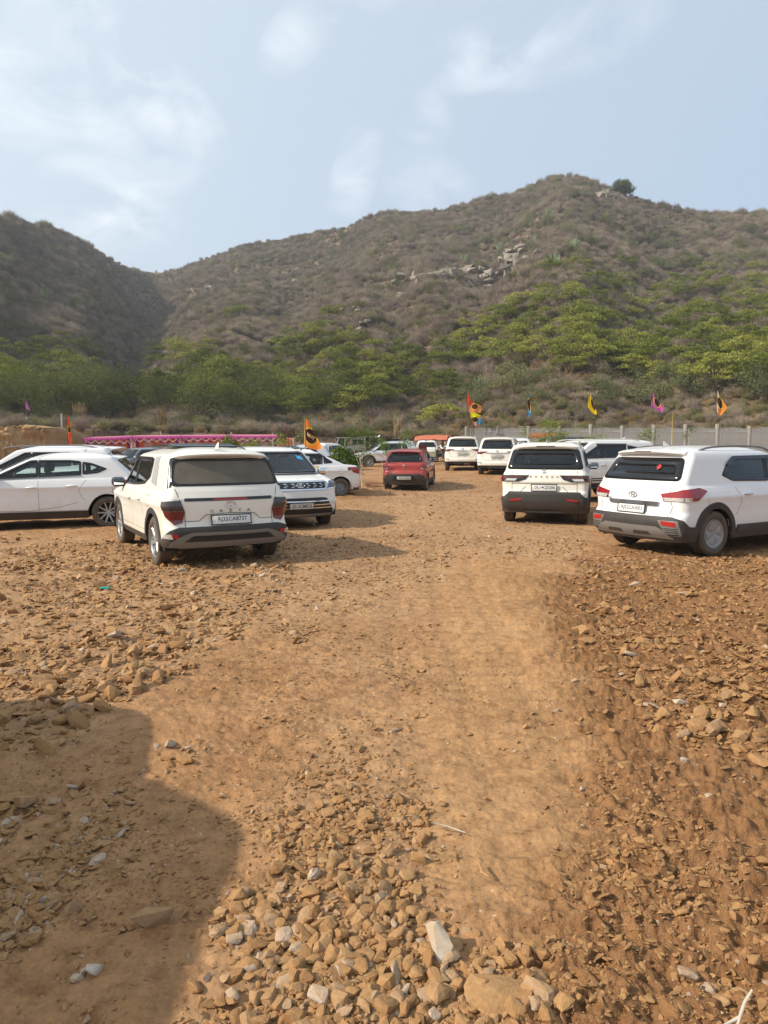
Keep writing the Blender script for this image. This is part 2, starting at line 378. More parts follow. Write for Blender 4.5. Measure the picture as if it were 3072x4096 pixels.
# zones of the lot, outlined on the ground as it is seen (1659-wide picture grid)
def to_px(x, y):
    y = np.maximum(y, .4); py = (1780+1.65*2850/y)/1.8517; px = (1536+x/y*2850*(1+.0*y))/1.8517
    # correct for the tilt of the camera
    dz = -CAM_H; yc = y*CP-dz*SP*1.0; u = x/(y*CP+(-dz)*SP); v = (y*SP*1.0+dz*CP)/(y*CP-dz*SP)
    return (1536+u*FPX)/1.8517, (2048-v*FPX)/1.8517
ZON = dict(
 heap=[(800, 1570), (860, 1560), (880, 1700), (905, 1850), (905, 2000), (960, 2110), (1010, 2290), (300, 2290), (400, 2130), (500, 1990), (560, 1880), (610, 1790), (600, 1700), (690, 1640), (740, 1590)],
 heap2=[(960, 2050), (1150, 2030), (1250, 2120), (1300, 2290), (960, 2290)],
 left=[(-500, 1130), (620, 1180), (640, 1240), (560, 1330), (430, 1420), (300, 1490), (240, 1530), (130, 1600), (-500, 1700)],
 left2=[(300, 1590), (420, 1610), (400, 1680), (260, 1740), (200, 1720)], left3=[(-500, 1760), (280, 1720), (270, 1800), (180, 1900), (80, 2000), (-500, 2200)],
 right=[(1230, 1200), (1900, 1190), (1900, 1760), (1500, 1640), (1380, 1560), (1280, 1450), (1230, 1300)],
 mid=[(560, 1160), (860, 1050), (1000, 1040), (1280, 1130), (1250, 1220), (1000, 1200), (960, 1260), (780, 1290), (620, 1420), (560, 1340)],
 mid2=[(740, 1240), (960, 1260), (900, 1330), (860, 1600), (700, 1640), (760, 1450), (620, 1500)],
 clod=[(1150, 1230), (1900, 1230), (1900, 2300), (1000, 2300), (1120, 2050), (1250, 1700), (1200, 1500)],
 track=[(930, 1180), (1180, 1180), (1230, 1500), (1210, 1700), (1130, 2000), (950, 2000), (900, 1800), (880, 1600)])
def zone(name, x, y, jit=26):
    px, py = to_px(x, y); sc = jit*np.clip(6/np.maximum(y, 1), .35, 2.2)
    jx = (fbm(x*2.1, y*2.1, 3, 31)-.5)*sc*5; jy = (fbm(x*2.1+40, y*2.1, 3, 37)-.5)*sc*2.6
    m = 0
    for k in range(8):
        a = k*2.4; q = (k+.5)/8; m = m+pip(ZON[name], px+jx+math.cos(a)*q*sc*2.6, py+jy+math.sin(a)*q*sc*1.1).astype(float)
    return m/8
def ridge(x, y):
    m = sstep(.15, 1.0, x+.3*fbm(x, y*.7, 2, 51))*sstep(4.2, 2.8, x-.08*y)*sstep(1.4, 1.9, y)*sstep(14, 9, y)
    w_ = np.sin(y*math.pi/.185+1.5*fbm(x*.7, y*.7, 2, 53)+.15*x); return m*(1-np.abs(w_)**1.1-.3)*sstep(.22, .50, fbm(x*.9, y*2.2, 2, 55))
def micro_z(x, y):
    fade = np.clip(1.4-np.hypot(x, y)/60, .3, 1)
    clod = np.maximum(zone('clod', x, y), zone('right', x, y)*.8); rub = np.maximum(zone('left', x, y), zone('heap', x, y)); trk = zone('track', x, y)
    z = (fbm(x/1.6, y/1.6, 3, 3)-.5)*.10+(fbm(x/.35, y/.35, 3, 13)-.5)*.035*(1-.5*trk)
    z = z+(fbm(x/.06, y/.05, 3, 15)-.5)*.024*(1-.35*trk)+(vnoise(x/.020, y/.018, 16)-.5)*.005
    rid = 1-np.abs(2*fbm(x/.10, y/.085, 3, 17)-1); z = z+clod*((rid-.75)*.060+(fbm(x/.045, y/.045, 3, 19)-.5)*.040+(vnoise(x/.018, y/.02, 20)-.5)*.012)
    z = z+rub*(fbm(x/.12, y/.12, 2, 23)-.5)*.03
    # ridges left by a tracked machine, lying across the way
    rr_ = ridge(x, y); z = z+rr_*.050*(.40+.60*sstep(.7, 1.5, x))*(.6+.8*fbm(x/.05, y/.04, 3, 56))
    # tyre ruts along the way
    for x0, sl, w in ((.10, .010, .11), (.42, .030, .10), (.74, .050, .10), (-.62, -.06, .12), (-1.25, -.13, .13)):
        d = (x-(x0+sl*y+.05*np.sin(y*.6)))/w; z = z-.010*np.exp(-d**4)*(.5+.5*vnoise(y*.5, x0*9, 61))+.0032*np.exp(-d**4)*np.tanh(3*np.sin(y*2*math.pi/.06+np.abs(d)*5))*sstep(.42, .66, fbm(x*1.1+x0*7, y*.9, 3, 63))*(y < 7)
    z = z+.22*sstep(2.6, 4.0, x)*sstep(9.2, 7.5, y)*sstep(2.5, 3.6, y)*fbm(x/.9, y/.9, 2, 71)*.6
    z = z+np.exp(-(((x+1.5)/1.5)**2+((y-25.3)/3.0)**2)**2)*(.05+.30*(fbm(x/.35, y/.5, 3, 81)-.35))+np.exp(-(((x-6.5)/2.2)**2+((y-9.6)/.9)**2)**2)*(.03+.16*(fbm(x/.3, y/.3, 3, 83)-.4))
    return z*fade
def ground_z(x, y): return terrain_z(x, y)+micro_z(x, y)
GFULL = lambda x, y: float(ground_z(np.array([x]), np.array([y]))[0])

def soil_material():
    b = NB('orange_soil'); p = b.pos(); at = b.n('ShaderNodeAttribute', attribute_name='zone'); sep = b.n('ShaderNodeSeparateColor'); b.L.new(at.outputs['Color'], sep.inputs[0])
    n1 = b.noise(.9, 6, .62, p); n2 = b.noise(9, 7, .7, p); n3 = b.noise(55, 4, .7, p)
    c = b.ramp(n1, [(.30, (.255, .132, .060)), (.52, (.33, .182, .087)), (.72, (.395, .230, .117))])
    c = b.mix(b.math('MULTIPLY', sep.outputs[1], .75), c, (.225, .113, .050)); c = b.mix(b.math('MULTIPLY', sep.outputs[2], .35), c, (.39, .238, .115))
    c = b.mix(b.math('MULTIPLY', sep.outputs[0], .35), c, (.37, .245, .145))
    g = b.ramp(n2, [(.32, (.58, .53, .49)), (.5, (1, 1, 1)), (.68, (1.24, 1.22, 1.18))]); c = b.mix(.85, c, g, 'MULTIPLY')
    g3 = b.ramp(n3, [(.34, (.70, .66, .62)), (.5, (1, 1, 1)), (.66, (1.2, 1.18, 1.16))]); c = b.mix(.5, c, g3, 'MULTIPLY')
    # pale chips
    v = b.n('ShaderNodeTexVoronoi'); b.set(v, 'Scale', 26.0); b.L.new(p, v.inputs['Vector'])
    chip = b.math('MULTIPLY', b.math('LESS_THAN', v.outputs['Distance'], .16), b.math('GREATER_THAN', b.noise(2.3, 3, .5, p), .56)); c = b.mix(b.math('MULTIPLY', chip, .55), c, (.55, .46, .37))
    n4 = b.noise(150, 3, .6, p); h = b.math('ADD', b.math('ADD', b.math('MULTIPLY', n2, .7), b.math('MULTIPLY', n3, .40)), b.math('MULTIPLY', n4, .14)); return b.done(b.bsdf(c, .95, normal=b.bump(h, b.math('ADD', b.math('MULTIPLY', sep.outputs[1], .5), .50), .035), spec=.12))
def hill_material():
    b = NB('hill_soil'); p = b.pos(); n1 = b.noise(.05, 6, .6, p); n2 = b.noise(.6, 6, .65, p); n3 = b.noise(3.2, 4, .7, p)
    c = b.ramp(n2, [(.3, (.10, .070, .050)), (.5, (.165, .118, .085)), (.68, (.25, .185, .135))])
    c = b.mix(b.math('MULTIPLY', b.math('SUBTRACT', n1, .45), 1.6, True), c, (.26, .18, .12))
    c = b.mix(.8, c, b.ramp(n3, [(.3, (.5, .5, .5)), (.7, (1.35, 1.3, 1.25))]), 'MULTIPLY')
    return b.done(b.bsdf(c, .95, normal=b.bump(n3, .8, .5), spec=.1))
def build_ground():
    fa = np.arange(-.58, .58, .0015); az = np.concatenate([np.linspace(-math.pi, -1.2, 40)[:-1], np.linspace(-1.2, -.58, 80)[:-1], fa, np.linspace(.58, 1.2, 80), np.linspace(1.2, math.pi, 40)[1:-1]])
    rr = np.concatenate([[.02, .3, .6, .9], np.exp(np.arange(math.log(1.15), math.log(30), .0040)), np.exp(np.arange(math.log(30), math.log(62), .010))])
    A, Rr = np.meshgrid(az, rr); r0 = np.interp(A, AZK, R0); Rr = Rr*np.where(Rr > 30, 1, 1); X, Y = Rr*np.sin(A), Rr*np.cos(A)
    Z = base_z(X, Y); inn = Y > .2; Z = Z+np.where(inn, micro_z(X, Y), 0)*(Rr < 60)
    mb = MB(); mb_P = np.stack([X, Y, Z], -1); a, bn = mb_P.shape[:2]; I = np.arange(a*bn).reshape(a, bn); I = np.concatenate([I, I[:, :1]], 1)
    q = np.stack([I[:-1, :-1], I[:-1, 1:], I[1:, 1:], I[1:, :-1]], -1).reshape(-1, 4)[:, ::-1]
    me = mesh_np('ground', mb_P.reshape(-1, 3), [q], True)
    gx, gy = X.ravel(), Y.ravel(); rub = np.maximum.reduce([zone('left', gx, gy), zone('heap', gx, gy), zone('mid', gx, gy), .6*zone('mid2', gx, gy)])
    drk = np.maximum(zone('clod', gx, gy), zone('right', gx, gy)); drk = np.maximum(drk, .9*np.exp(-(((gx+1.3)/1.6)**2+((gy-26)/4)**2))); pal = zone('track', gx, gy)
    front = gy > .2; colr = np.stack([rub*front, drk*front, pal*front, np.ones_like(gx)], -1).astype(np.float32)
    ca = me.color_attributes.new('zone', 'FLOAT_COLOR', 'POINT'); ca.data.foreach_set('color', colr.ravel())
    me.materials.append(soil_material()); tag(obj_from_mesh('ground', me), kind='structure')
    # the wide land around and the hills
    az = np.linspace(-1.0, 1.0, 620); tt = np.concatenate([np.linspace(0, 1, 330), np.linspace(1.02, 1.9, 24)]); A, TT = np.meshgrid(az, tt)
    D = np.interp(A, AZK, RD); r0 = np.interp(A, AZK, R0); start = np.minimum(r0, 59.5); Rr = np.where(TT <= 1, start+(D-start)*TT**1.25, D*TT**.8); X, Y = Rr*np.sin(A), Rr*np.cos(A)
    Z = terrain_z(X, Y); Z[0] -= .25; Z[0] = np.minimum(Z[0], base_z(X[0], Y[0])-.05)
    mb = MB(); mb.grid(np.stack([X, Y, Z], -1), flip=False); me = mb.mesh('hills', True); me.materials.append(hill_material()); tag(obj_from_mesh('hills', me), kind='structure')
    az = np.linspace(1.0, 2*math.pi-1.0, 60); rr = np.array([55, 100, 300, 1000, 4000.]); A, Rr = np.meshgrid(az, rr); mb = MB(); mb.grid(np.stack([Rr*np.sin(A), Rr*np.cos(A), -.12+0*A-.0*Rr], -1), flip=True)
    me = mb.mesh('open_land', True); me.materials.append(hill_material()); tag(obj_from_mesh('open_land', me), kind='structure')
build_ground()
# fallback sheet reaching the horizon under everything
mb = MB(); mb.grid(np.array([[(-4000, -4000, -3.0), (4000, -4000, -3.0)], [(-4000, 4000, -3.0), (4000, 4000, -3.0)]], float), flip=True)
_o = mb.build('plain', hill_material()); tag(_o, kind='structure')
def hit(px, py, rmin=40, rmax=420):
    """where a sight line meets the hills"""
    r = ray(px, py); ts = np.linspace(rmin, rmax, 1500); X, Y, Zr = r.x*ts, r.y*ts, CAM_H+r.z*ts; Zt = terrain_z(X, Y); k = np.argmax(Zt > Zr)
    return (float(X[k]), float(Y[k]), float(Zt[k])) if (Zt > Zr).any() else None
# ------------------------------------------------------------------ car bodies
def area(p): return sum(p[i][0]*p[(i+1) % len(p)][1]-p[(i+1) % len(p)][0]*p[i][1] for i in range(len(p)))/2
def inset(poly, d):
    s = 1 if area(poly) > 0 else -1; n = len(poly); out = []
    for i in range(n):
        a, b, c = np.array(poly[i-1]), np.array(poly[i]), np.array(poly[(i+1) % n])
        e1 = (b-a)/max(np.linalg.norm(b-a), 1e-9); e2 = (c-b)/max(np.linalg.norm(c-b), 1e-9)
        n1 = np.array([-e1[1], e1[0]])*s; n2 = np.array([-e2[1], e2[0]])*s; m = n1+n2; m = m/max(np.linalg.norm(m), 1e-6)
        k = d/max(.45, float(m@n1)); out.append(tuple(b+m*k))
    return out
def rpoly(poly, r=.04, k=4):
    n = len(poly); out = []
    for i in range(n):
        a, b, c = np.array(poly[i-1]), np.array(poly[i]), np.array(poly[(i+1) % n])
        la, lc = np.linalg.norm(a-b), np.linalg.norm(c-b); d = min(r, la*.45, lc*.45)
        p, q = b+(a-b)/la*d, b+(c-b)/lc*d
        for t in np.linspace(0, 1, k): out.append(tuple((1-t)**2*p+2*t*(1-t)*b+t*t*q))
    return out
def mirror_poly(p): return [(-x, z) for x, z in p][::-1]

class Car:
    def __init__(s, sp, name='parked_car'):
        s.sp = sp; s.xr = -sp['WB']/2-sp['ro']; s.xf = sp['WB']/2+sp['fo']; s.hw = sp['W']/2
        s.ze, s.H, s.zs = sp['ze'], sp['H'], sp['zs']; s.rw = sp['rw']; s.Ra = sp.get('Ra', sp['rw']+.055)
        s.xw = (-sp['WB']/2, sp['WB']/2); s.root = empty(name)
        s.nR, s.nC, s.nF = 17, 9, 17
        s._cols(); s._tables()
    def prm(s, z):
        sp = s.sp; f = lambda k: np.interp(z, [p[0] for p in sp[k]], [p[1] for p in sp[k]])
        return s.xr+f('rear'), s.xf-f('front'), s.hw*f('width'), f('rr'), f('rf'), f('br'), f('bf')
    def _cols(s):
        xr, xf, w, rr, rf, br, bf = s.prm(.6); s.A = xr+br+rr; s.B = xf-bf-rf
        X = [s.A, s.B]
        for xw in s.xw:
            X += [xw+s.Ra*math.cos(t) for t in np.linspace(0, math.pi, 25)]+[xw-s.Ra-.012, xw+s.Ra+.012]
        X += list(np.arange(s.A, s.B, .036)); X = sorted(x for x in X if s.A <= x <= s.B)
        Y = [X[0]]
        for x in X[1:]:
            if x-Y[-1] > .009: Y.append(x)
        s.X = np.array(Y); s.nS = len(Y)
        s.sec = np.array([0]*s.nR+[1]*s.nC+[2]*s.nS+[3]*s.nC+[4]*s.nF)
    def outline(s, z):
        """z (n,) -> (n, cols, 2)"""
        z = np.atleast_1d(z).astype(float); xr, xf, w, rr, rf, br, bf = [v[:, None] for v in s.prm(z)]
        t = np.linspace(0, 1, s.nR+1)[:-1][None]; y = t*(w-rr); xa = xr+br*t**2; Rr = np.stack([xa, y], -1)
        th = (np.linspace(0, 1, s.nC+1)[:-1]*math.pi/2)[None]
        Rc = np.stack([xr+br+rr-rr*np.cos(th), w-rr+rr*np.sin(th)], -1)
        a, b = xr+br+rr, xf-bf-rf; X = s.X[None]; xm = s.sp.get('xm', 0.0)
        x = np.where(X < xm, xm+(X-xm)*(a-xm)/(s.A-xm), xm+(X-xm)*(b-xm)/(s.B-xm)); S = np.stack([x, np.broadcast_to(w, x.shape)], -1)
        th = (np.linspace(0, 1, s.nC+1)[1:]*math.pi/2)[None]
        Fc = np.stack([xf-bf-rf+rf*np.sin(th), w-rf+rf*np.cos(th)], -1)
        t = np.linspace(1, 0, s.nF+1)[1:][None]; F = np.stack([xf-bf*t**2, t*(w-rf)], -1)
        P = np.concatenate([Rr, Rc, S, Fc, F], 1)
        tr, tf = s.sp.get('tr', .03), s.sp.get('tf', .05)
        k = 1-tr*np.clip((-.4-P[..., 0])/(-.4-s.xr), 0, 1)**2-tf*np.clip((P[..., 0]-.4)/(s.xf-.4), 0, 1)**2
        P[..., 1] *= k; return P
    def _tables(s):
        s.tz = np.linspace(s.zs-.05, s.ze, 220); P = s.outline(s.tz); n = 260
        s.tx = np.linspace(s.xr, s.xf, n); s.ty = np.linspace(0, s.hw, n)
        i0, i1 = s.nR, s.nR+s.nC+s.nS+s.nC; ir = s.nR+s.nC+8; jf = s.nR+s.nC+s.nS-8
        s.Ts = np.array([np.interp(s.tx, p[i0:i1, 0], p[i0:i1, 1]) for p in P])
        s.Tr = np.array([np.interp(s.ty, p[:ir, 1], p[:ir, 0]) for p in P])
        s.Tf = np.array([np.interp(s.ty, p[jf:, 1][::-1], p[jf:, 0][::-1]) for p in P])
        ref = s.outline(.6)[0]; d = np.r_[0, np.cumsum(np.hypot(*np.diff(ref, axis=0).T))]
        s.arc = d; s.ta = np.linspace(0, 1.9, n)
        s.Tw = np.array([np.stack([np.interp(s.ta, d, p[:, 0]), np.interp(s.ta, d, p[:, 1])], -1) for p in P])
        s.Tv = np.array([np.stack([np.interp(s.ta, d[-1]-d[::-1], p[::-1, 0]), np.interp(s.ta, d[-1]-d[::-1], p[::-1, 1])], -1) for p in P])
    def _bil(s, T, g, a, z):
        fa = np.clip((a-g[0])/(g[-1]-g[0])*(len(g)-1), 0, len(g)-1.001); fz = np.clip((z-s.tz[0])/(s.tz[-1]-s.tz[0])*(len(s.tz)-1), 0, len(s.tz)-1.001)
        i, j = fa.astype(int), fz.astype(int); u, v = fa-i, fz-j
        if T.ndim == 3: u, v = u[..., None], v[..., None]
        return (T[j, i]*(1-u)+T[j, i+1]*u)*(1-v)+(T[j+1, i]*(1-u)+T[j+1, i+1]*u)*v
    def surf(s, mode, a, z, sg=1):
        a = np.asarray(a, float); z = np.asarray(z, float)
        if mode == 'side': return np.stack([a, sg*s._bil(s.Ts, s.tx, a, z), z], -1)
        if mode == 'rear': return np.stack([s._bil(s.Tr, s.ty, abs(a), z), a, z], -1)
        if mode == 'front': return np.stack([s._bil(s.Tf, s.ty, abs(a), z), a, z], -1)
        q = s._bil(s.Tw if mode == 'wrap' else s.Tv, s.ta, abs(a), z); sgn = np.where(a < 0, -1, 1)
        return np.stack([q[..., 0], q[..., 1]*sgn, z], -1)
    def nrm(s, mode, a, z, sg=1):
        e = .012; a = np.asarray(a, float); z = np.asarray(z, float)
        da = s.surf(mode, a+e, z, sg)-s.surf(mode, a-e, z, sg); dz = s.surf(mode, a, z+e, sg)-s.surf(mode, a, z-e, sg)
        n = np.cross(da, dz); n /= np.maximum(np.linalg.norm(n, axis=-1, keepdims=True), 1e-9)
        p = s.surf(mode, a, z, sg)
        if mode == 'side': ref = np.zeros_like(n); ref[..., 1] = sg
        elif mode == 'rear': ref = np.zeros_like(n); ref[..., 0] = -1
        elif mode == 'front': ref = np.zeros_like(n); ref[..., 0] = 1
        else:
            ref = p.copy(); ref[..., 0] -= np.clip(p[..., 0], -1.0, 1.0); ref[..., 2] = 0
        f = np.sign((n*ref).sum(-1, keepdims=True)); f[f == 0] = 1
        return n*f
    def at(s, mode, a, z, off=0.0, sg=1): return s.surf(mode, a, z, sg)+s.nrm(mode, a, z, sg)*off
    # ---- patches
    def patch(s, mode, poly, off=.004, sg=1, da=.03, dz=.03, skirt=.012, mb=None, both=False, curve=0.0):
        mb = mb or MB()
        if both: s.patch(mode, poly, off, 1, da, dz, skirt, mb, False, curve); return s.patch(mode, poly if mode == 'side' else mirror_poly(poly), off, -1, da, dz, skirt, mb, False, curve)
        xs = [p[0] for p in poly]; a0, a1 = min(xs), max(xs); n = max(2, int((a1-a0)/da)+1)
        A = np.unique(np.concatenate([np.linspace(a0, a1, n+1)]+[np.array([p[0] for p in poly])]))
        A = np.array([A[0]+1e-5]+[a for a in A[1:-1]]+[A[-1]-1e-5]); lo, hi = [], []
        for a in A:
            zz = []
            for i in range(len(poly)):
                (x1, y1), (x2, y2) = poly[i], poly[(i+1) % len(poly)]
                if x1 != x2 and min(x1, x2) <= a <= max(x1, x2): zz.append(y1+(y2-y1)*(a-x1)/(x2-x1))
            lo.append(min(zz)); hi.append(max(zz))
        lo, hi = np.array(lo), np.array(hi); m = max(1, int((hi-lo).max()/dz)); v = np.linspace(0, 1, m+1)
        Z = lo[None]*(1-v[:, None])+hi[None]*v[:, None]; AA = np.broadcast_to(A[None], Z.shape)
        P = s.surf(mode, AA, Z, sg); Nn = s.nrm(mode, AA, Z, sg)
        o = off if not curve else off+curve*(1-(2*v[:, None, None]-1)**2)
        Q = P+Nn*o
        g = np.cross(Q[0, 1]-Q[0, 0], Q[-1, 0]-Q[0, 0])@Nn[0, 0] if len(A) > 1 else 1
        c = np.cross(Q[m//2 if m > 1 else 0, len(A)//2]-Q[m//2 if m > 1 else 0, len(A)//2-1], Q[min(m, m//2+1), len(A)//2]-Q[m//2 if m > 1 and m//2 < m else 0, len(A)//2])@Nn[m//2 if m > 1 else 0, len(A)//2]
        fl = c < 0; mb.grid(Q, flip=not fl)
        if skirt:
            Bq = np.concatenate([Q[0], Q[1:, -1], Q[-1, ::-1][1:], Q[::-1, 0][1:]]); Bn = np.concatenate([Nn[0], Nn[1:, -1], Nn[-1, ::-1][1:], Nn[::-1, 0][1:]])
            mb.grid(np.stack([Bq, Bq-Bn*skirt]), flip=not fl)
        return mb
    def ring(s, mode, outer, d, off=.006, sg=1, mb=None, inner=None):
        mb = mb or MB(); inner = inner or inset(outer, d); n = len(outer); O, I = [], []
        for i in range(n):
            L = math.dist(outer[i], outer[(i+1) % n]); k = max(1, int(L/.05))
            for t in np.arange(k)/k:
                O.append(np.array(outer[i])*(1-t)+np.array(outer[(i+1) % n])*t); I.append(np.array(inner[i])*(1-t)+np.array(inner[(i+1) % n])*t)
        O, I = np.array(O), np.array(I); Md = (O+I)/2
        rows = [s.at(mode, O[:, 0], O[:, 1], -.01, sg), s.at(mode, O[:, 0], O[:, 1], off, sg), s.at(mode, Md[:, 0], Md[:, 1], off+.001, sg), s.at(mode, I[:, 0], I[:, 1], off-.001, sg), s.at(mode, I[:, 0], I[:, 1], -.012, sg)]
        mb.grid(np.array(rows), closed=True, flip=(area(outer) > 0) ^ (mode == 'side' and sg > 0) ^ (mode == 'front') ^ (mode == 'rear') ^ True); return mb
    def line(s, mode, pts, w=.0055, off=.0015, sg=1, mb=None, both=False):
        mb = mb or MB()
        if both:
            s.line(mode, pts, w, off, 1, mb); return s.line(mode, pts if mode == 'side' else [(-a, z) for a, z in pts], w, off, -1, mb)
        P = []
        for (a, b) in zip(pts[:-1], pts[1:]):
            k = max(1, int(math.dist(a, b)/.04))
            for t in np.arange(k)/k: P.append((a[0]*(1-t)+b[0]*t, a[1]*(1-t)+b[1]*t))
        P.append(pts[-1]); P = np.array(P); T = np.gradient(P, axis=0); T /= np.maximum(np.linalg.norm(T, axis=1, keepdims=True), 1e-9); Nn = np.stack([-T[:, 1], T[:, 0]], -1)*w/2
        a, b = P+Nn, P-Nn
        mb.grid(np.stack([s.at(mode, a[:, 0], a[:, 1], off, sg), s.at(mode, b[:, 0], b[:, 1], off, sg)])); return mb
    def part(s, name, mb, mat, parent=None, smooth=True, auto=35, label=None):
        o = mb.build(name, M[mat] if isinstance(mat, str) else mat, parent or s.root, auto=auto if smooth else None)
        if label: o['label'] = label
        return o
    # ---- the shell, split into doors, tailgate and bonnet
    def shell(s, mat, holes, regions):
        sp = s.sp; zref = sp.get('zref', .98)
        zz = np.concatenate([np.linspace(s.zs, .86, 24)[:-1], np.arange(.86, sp['zcowl']+.02, .009), np.arange(sp['zcowl']+.02, s.ze, .03), [s.ze]])
        zz = np.unique(np.round(zz, 4)); xs = s.outline(.55)[0, :, 0]
        z0 = np.full(len(xs), s.zs)
        for xw in s.xw:
            d2 = s.Ra**2-(xs-xw)**2; ok = (d2 > 0) & (s.sec == 2); z0[ok] = np.maximum(s.zs, s.rw+np.sqrt(d2[ok]))
        zb = s.sp.get('zbottom')
        if zb: z0 = np.maximum(z0, np.interp(xs, [p[0] for p in zb], [p[1] for p in zb]))
        Z = np.where(zz[:, None] < zref, z0[None]+(zz[:, None]-s.zs)*(zref-z0[None])/(zref-s.zs), zz[:, None])
        O = s.outline(Z.ravel()).reshape(Z.shape[0], Z.shape[1], -1, 2); j = np.arange(Z.shape[1]); O = O[:, j, j]
        P = np.concatenate([O, Z[..., None]], -1)
        top = P[-1]; qs = [.985, .965, .94, .90, .84, .76, .66, .54, .42, .3, .18, .08, .02]; xc = (top[:, 0].max()+top[:, 0].min())/2
        rows = []
        for q in qs:
            r = top.copy(); r[:, 0] = xc+(r[:, 0]-xc)*q; r[:, 1] *= q; r[:, 2] = s.ze+(s.H-s.ze)*(1-q**sp.get('cp', 3.0)); rows.append(r)
        P = np.concatenate([P, np.array(rows)], 0)
        fl = P[0].copy(); c = np.stack([np.clip(fl[:, 0], s.xr+.5, s.xf-.5), fl[:, 1]*0, fl[:, 2]], -1); dd = c-fl; dd /= np.maximum(np.linalg.norm(dd, axis=1, keepdims=True), 1e-6)
        fl = fl+dd*.05; P = np.concatenate([fl[None], P], 0)
        Rr = P[:, 1:][:, ::-1].copy(); Rr[..., 1] *= -1; G = np.concatenate([P, Rr], 1); sec = np.concatenate([s.sec, s.sec[1:][::-1]])
        nr, nc = G.shape[:2]; I = np.arange(nr*nc).reshape(nr, nc); I = np.concatenate([I, I[:, :1]], 1)
        q = np.stack([I[:-1, :-1], I[:-1, 1:], I[1:, 1:], I[1:, :-1]], -1)   # outward?
        V = G.reshape(-1, 3); q = q.reshape(-1, 4)
        C = V[q].mean(1); fn = np.cross(V[q[:, 2]]-V[q[:, 0]], V[q[:, 3]]-V[q[:, 1]])
        o = ((C-np.stack([np.clip(C[:, 0], -1, 1), C[:, 1]*0, np.full(len(C), .7)], -1))*fn).sum(1)
        if (o < 0).mean() > .5: q = q[:, ::-1]; fn = -fn
        vn = np.zeros_like(V)
        for k in range(4): np.add.at(vn, q[:, k], fn)
        vn /= np.maximum(np.linalg.norm(vn, axis=1, keepdims=True), 1e-9)
        secf = np.tile(np.concatenate([sec])[:nc], nr-1)
        ax = abs(C[:, 1]); keep = np.ones(len(q), bool)
        for mode, poly in holes:
            ss = {'side': (1, 2, 3), 'rear': (0, 1), 'front': (3, 4)}[mode]
            a = C[:, 0] if mode == 'side' else ax
            keep &= ~(np.isin(secf, ss) & pip(poly, a, C[:, 2]) & (C[:, 2] < s.ze+.01))
        own = np.zeros(len(q), int); names = ['body']; rts = []
        for name, mode, poly in regions:
            if mode == 'side':
                for sg in (1, -1):
                    m = np.isin(secf, (1, 2, 3)) & pip(poly, C[:, 0], C[:, 2]) & (C[:, 1]*sg > 0) & (C[:, 2] < s.ze); names.append((name, sg)); own[m] = len(names)-1
            else:
                ss = (0, 1) if mode == 'rear' else (3, 4, 2)
                if mode == 'bonnet': m = np.isin(secf, ss) & (C[:, 2] > poly[0]) & (C[:, 2] < poly[1]) & (C[:, 0] > poly[2]) & (ax < poly[3])
                else: m = np.isin(secf, ss) & pip(poly, ax, C[:, 2]) & (C[:, 2] < s.ze)
                names.append((name, 0)); own[m] = len(names)-1
        out = {}
        for i, nm in enumerate(names):
            f = q[keep & (own == i)]
            if not len(f): continue
            u, inv = np.unique(f, return_inverse=True); f2 = inv.reshape(-1, 4); nme = nm if isinstance(nm, str) else nm[0]
            me = mesh_np(nme, V[u], [f2], True)
            if len(me.vertices) == len(u): me.normals_split_custom_set_from_vertices([tuple(v) for v in vn[u]])
            me.materials.append(mat); out[nm] = obj_from_mesh(nme, me, s.root)
        return out

def seat_mb(x, y, w=.5, back=.62, head=True, zf=.55):
    mb = MB(); mb.box((x+.12, y, zf-.06), (.50, w, .16), bev=.05); mb.box((x-.14, y, zf+back/2-.04), (.13, w*.94, back), ry=-.22, bev=.05)
    if head: mb.box((x-.235, y, zf+back+.06), (.09, .26, .17), ry=-.15, bev=.035)
    return mb

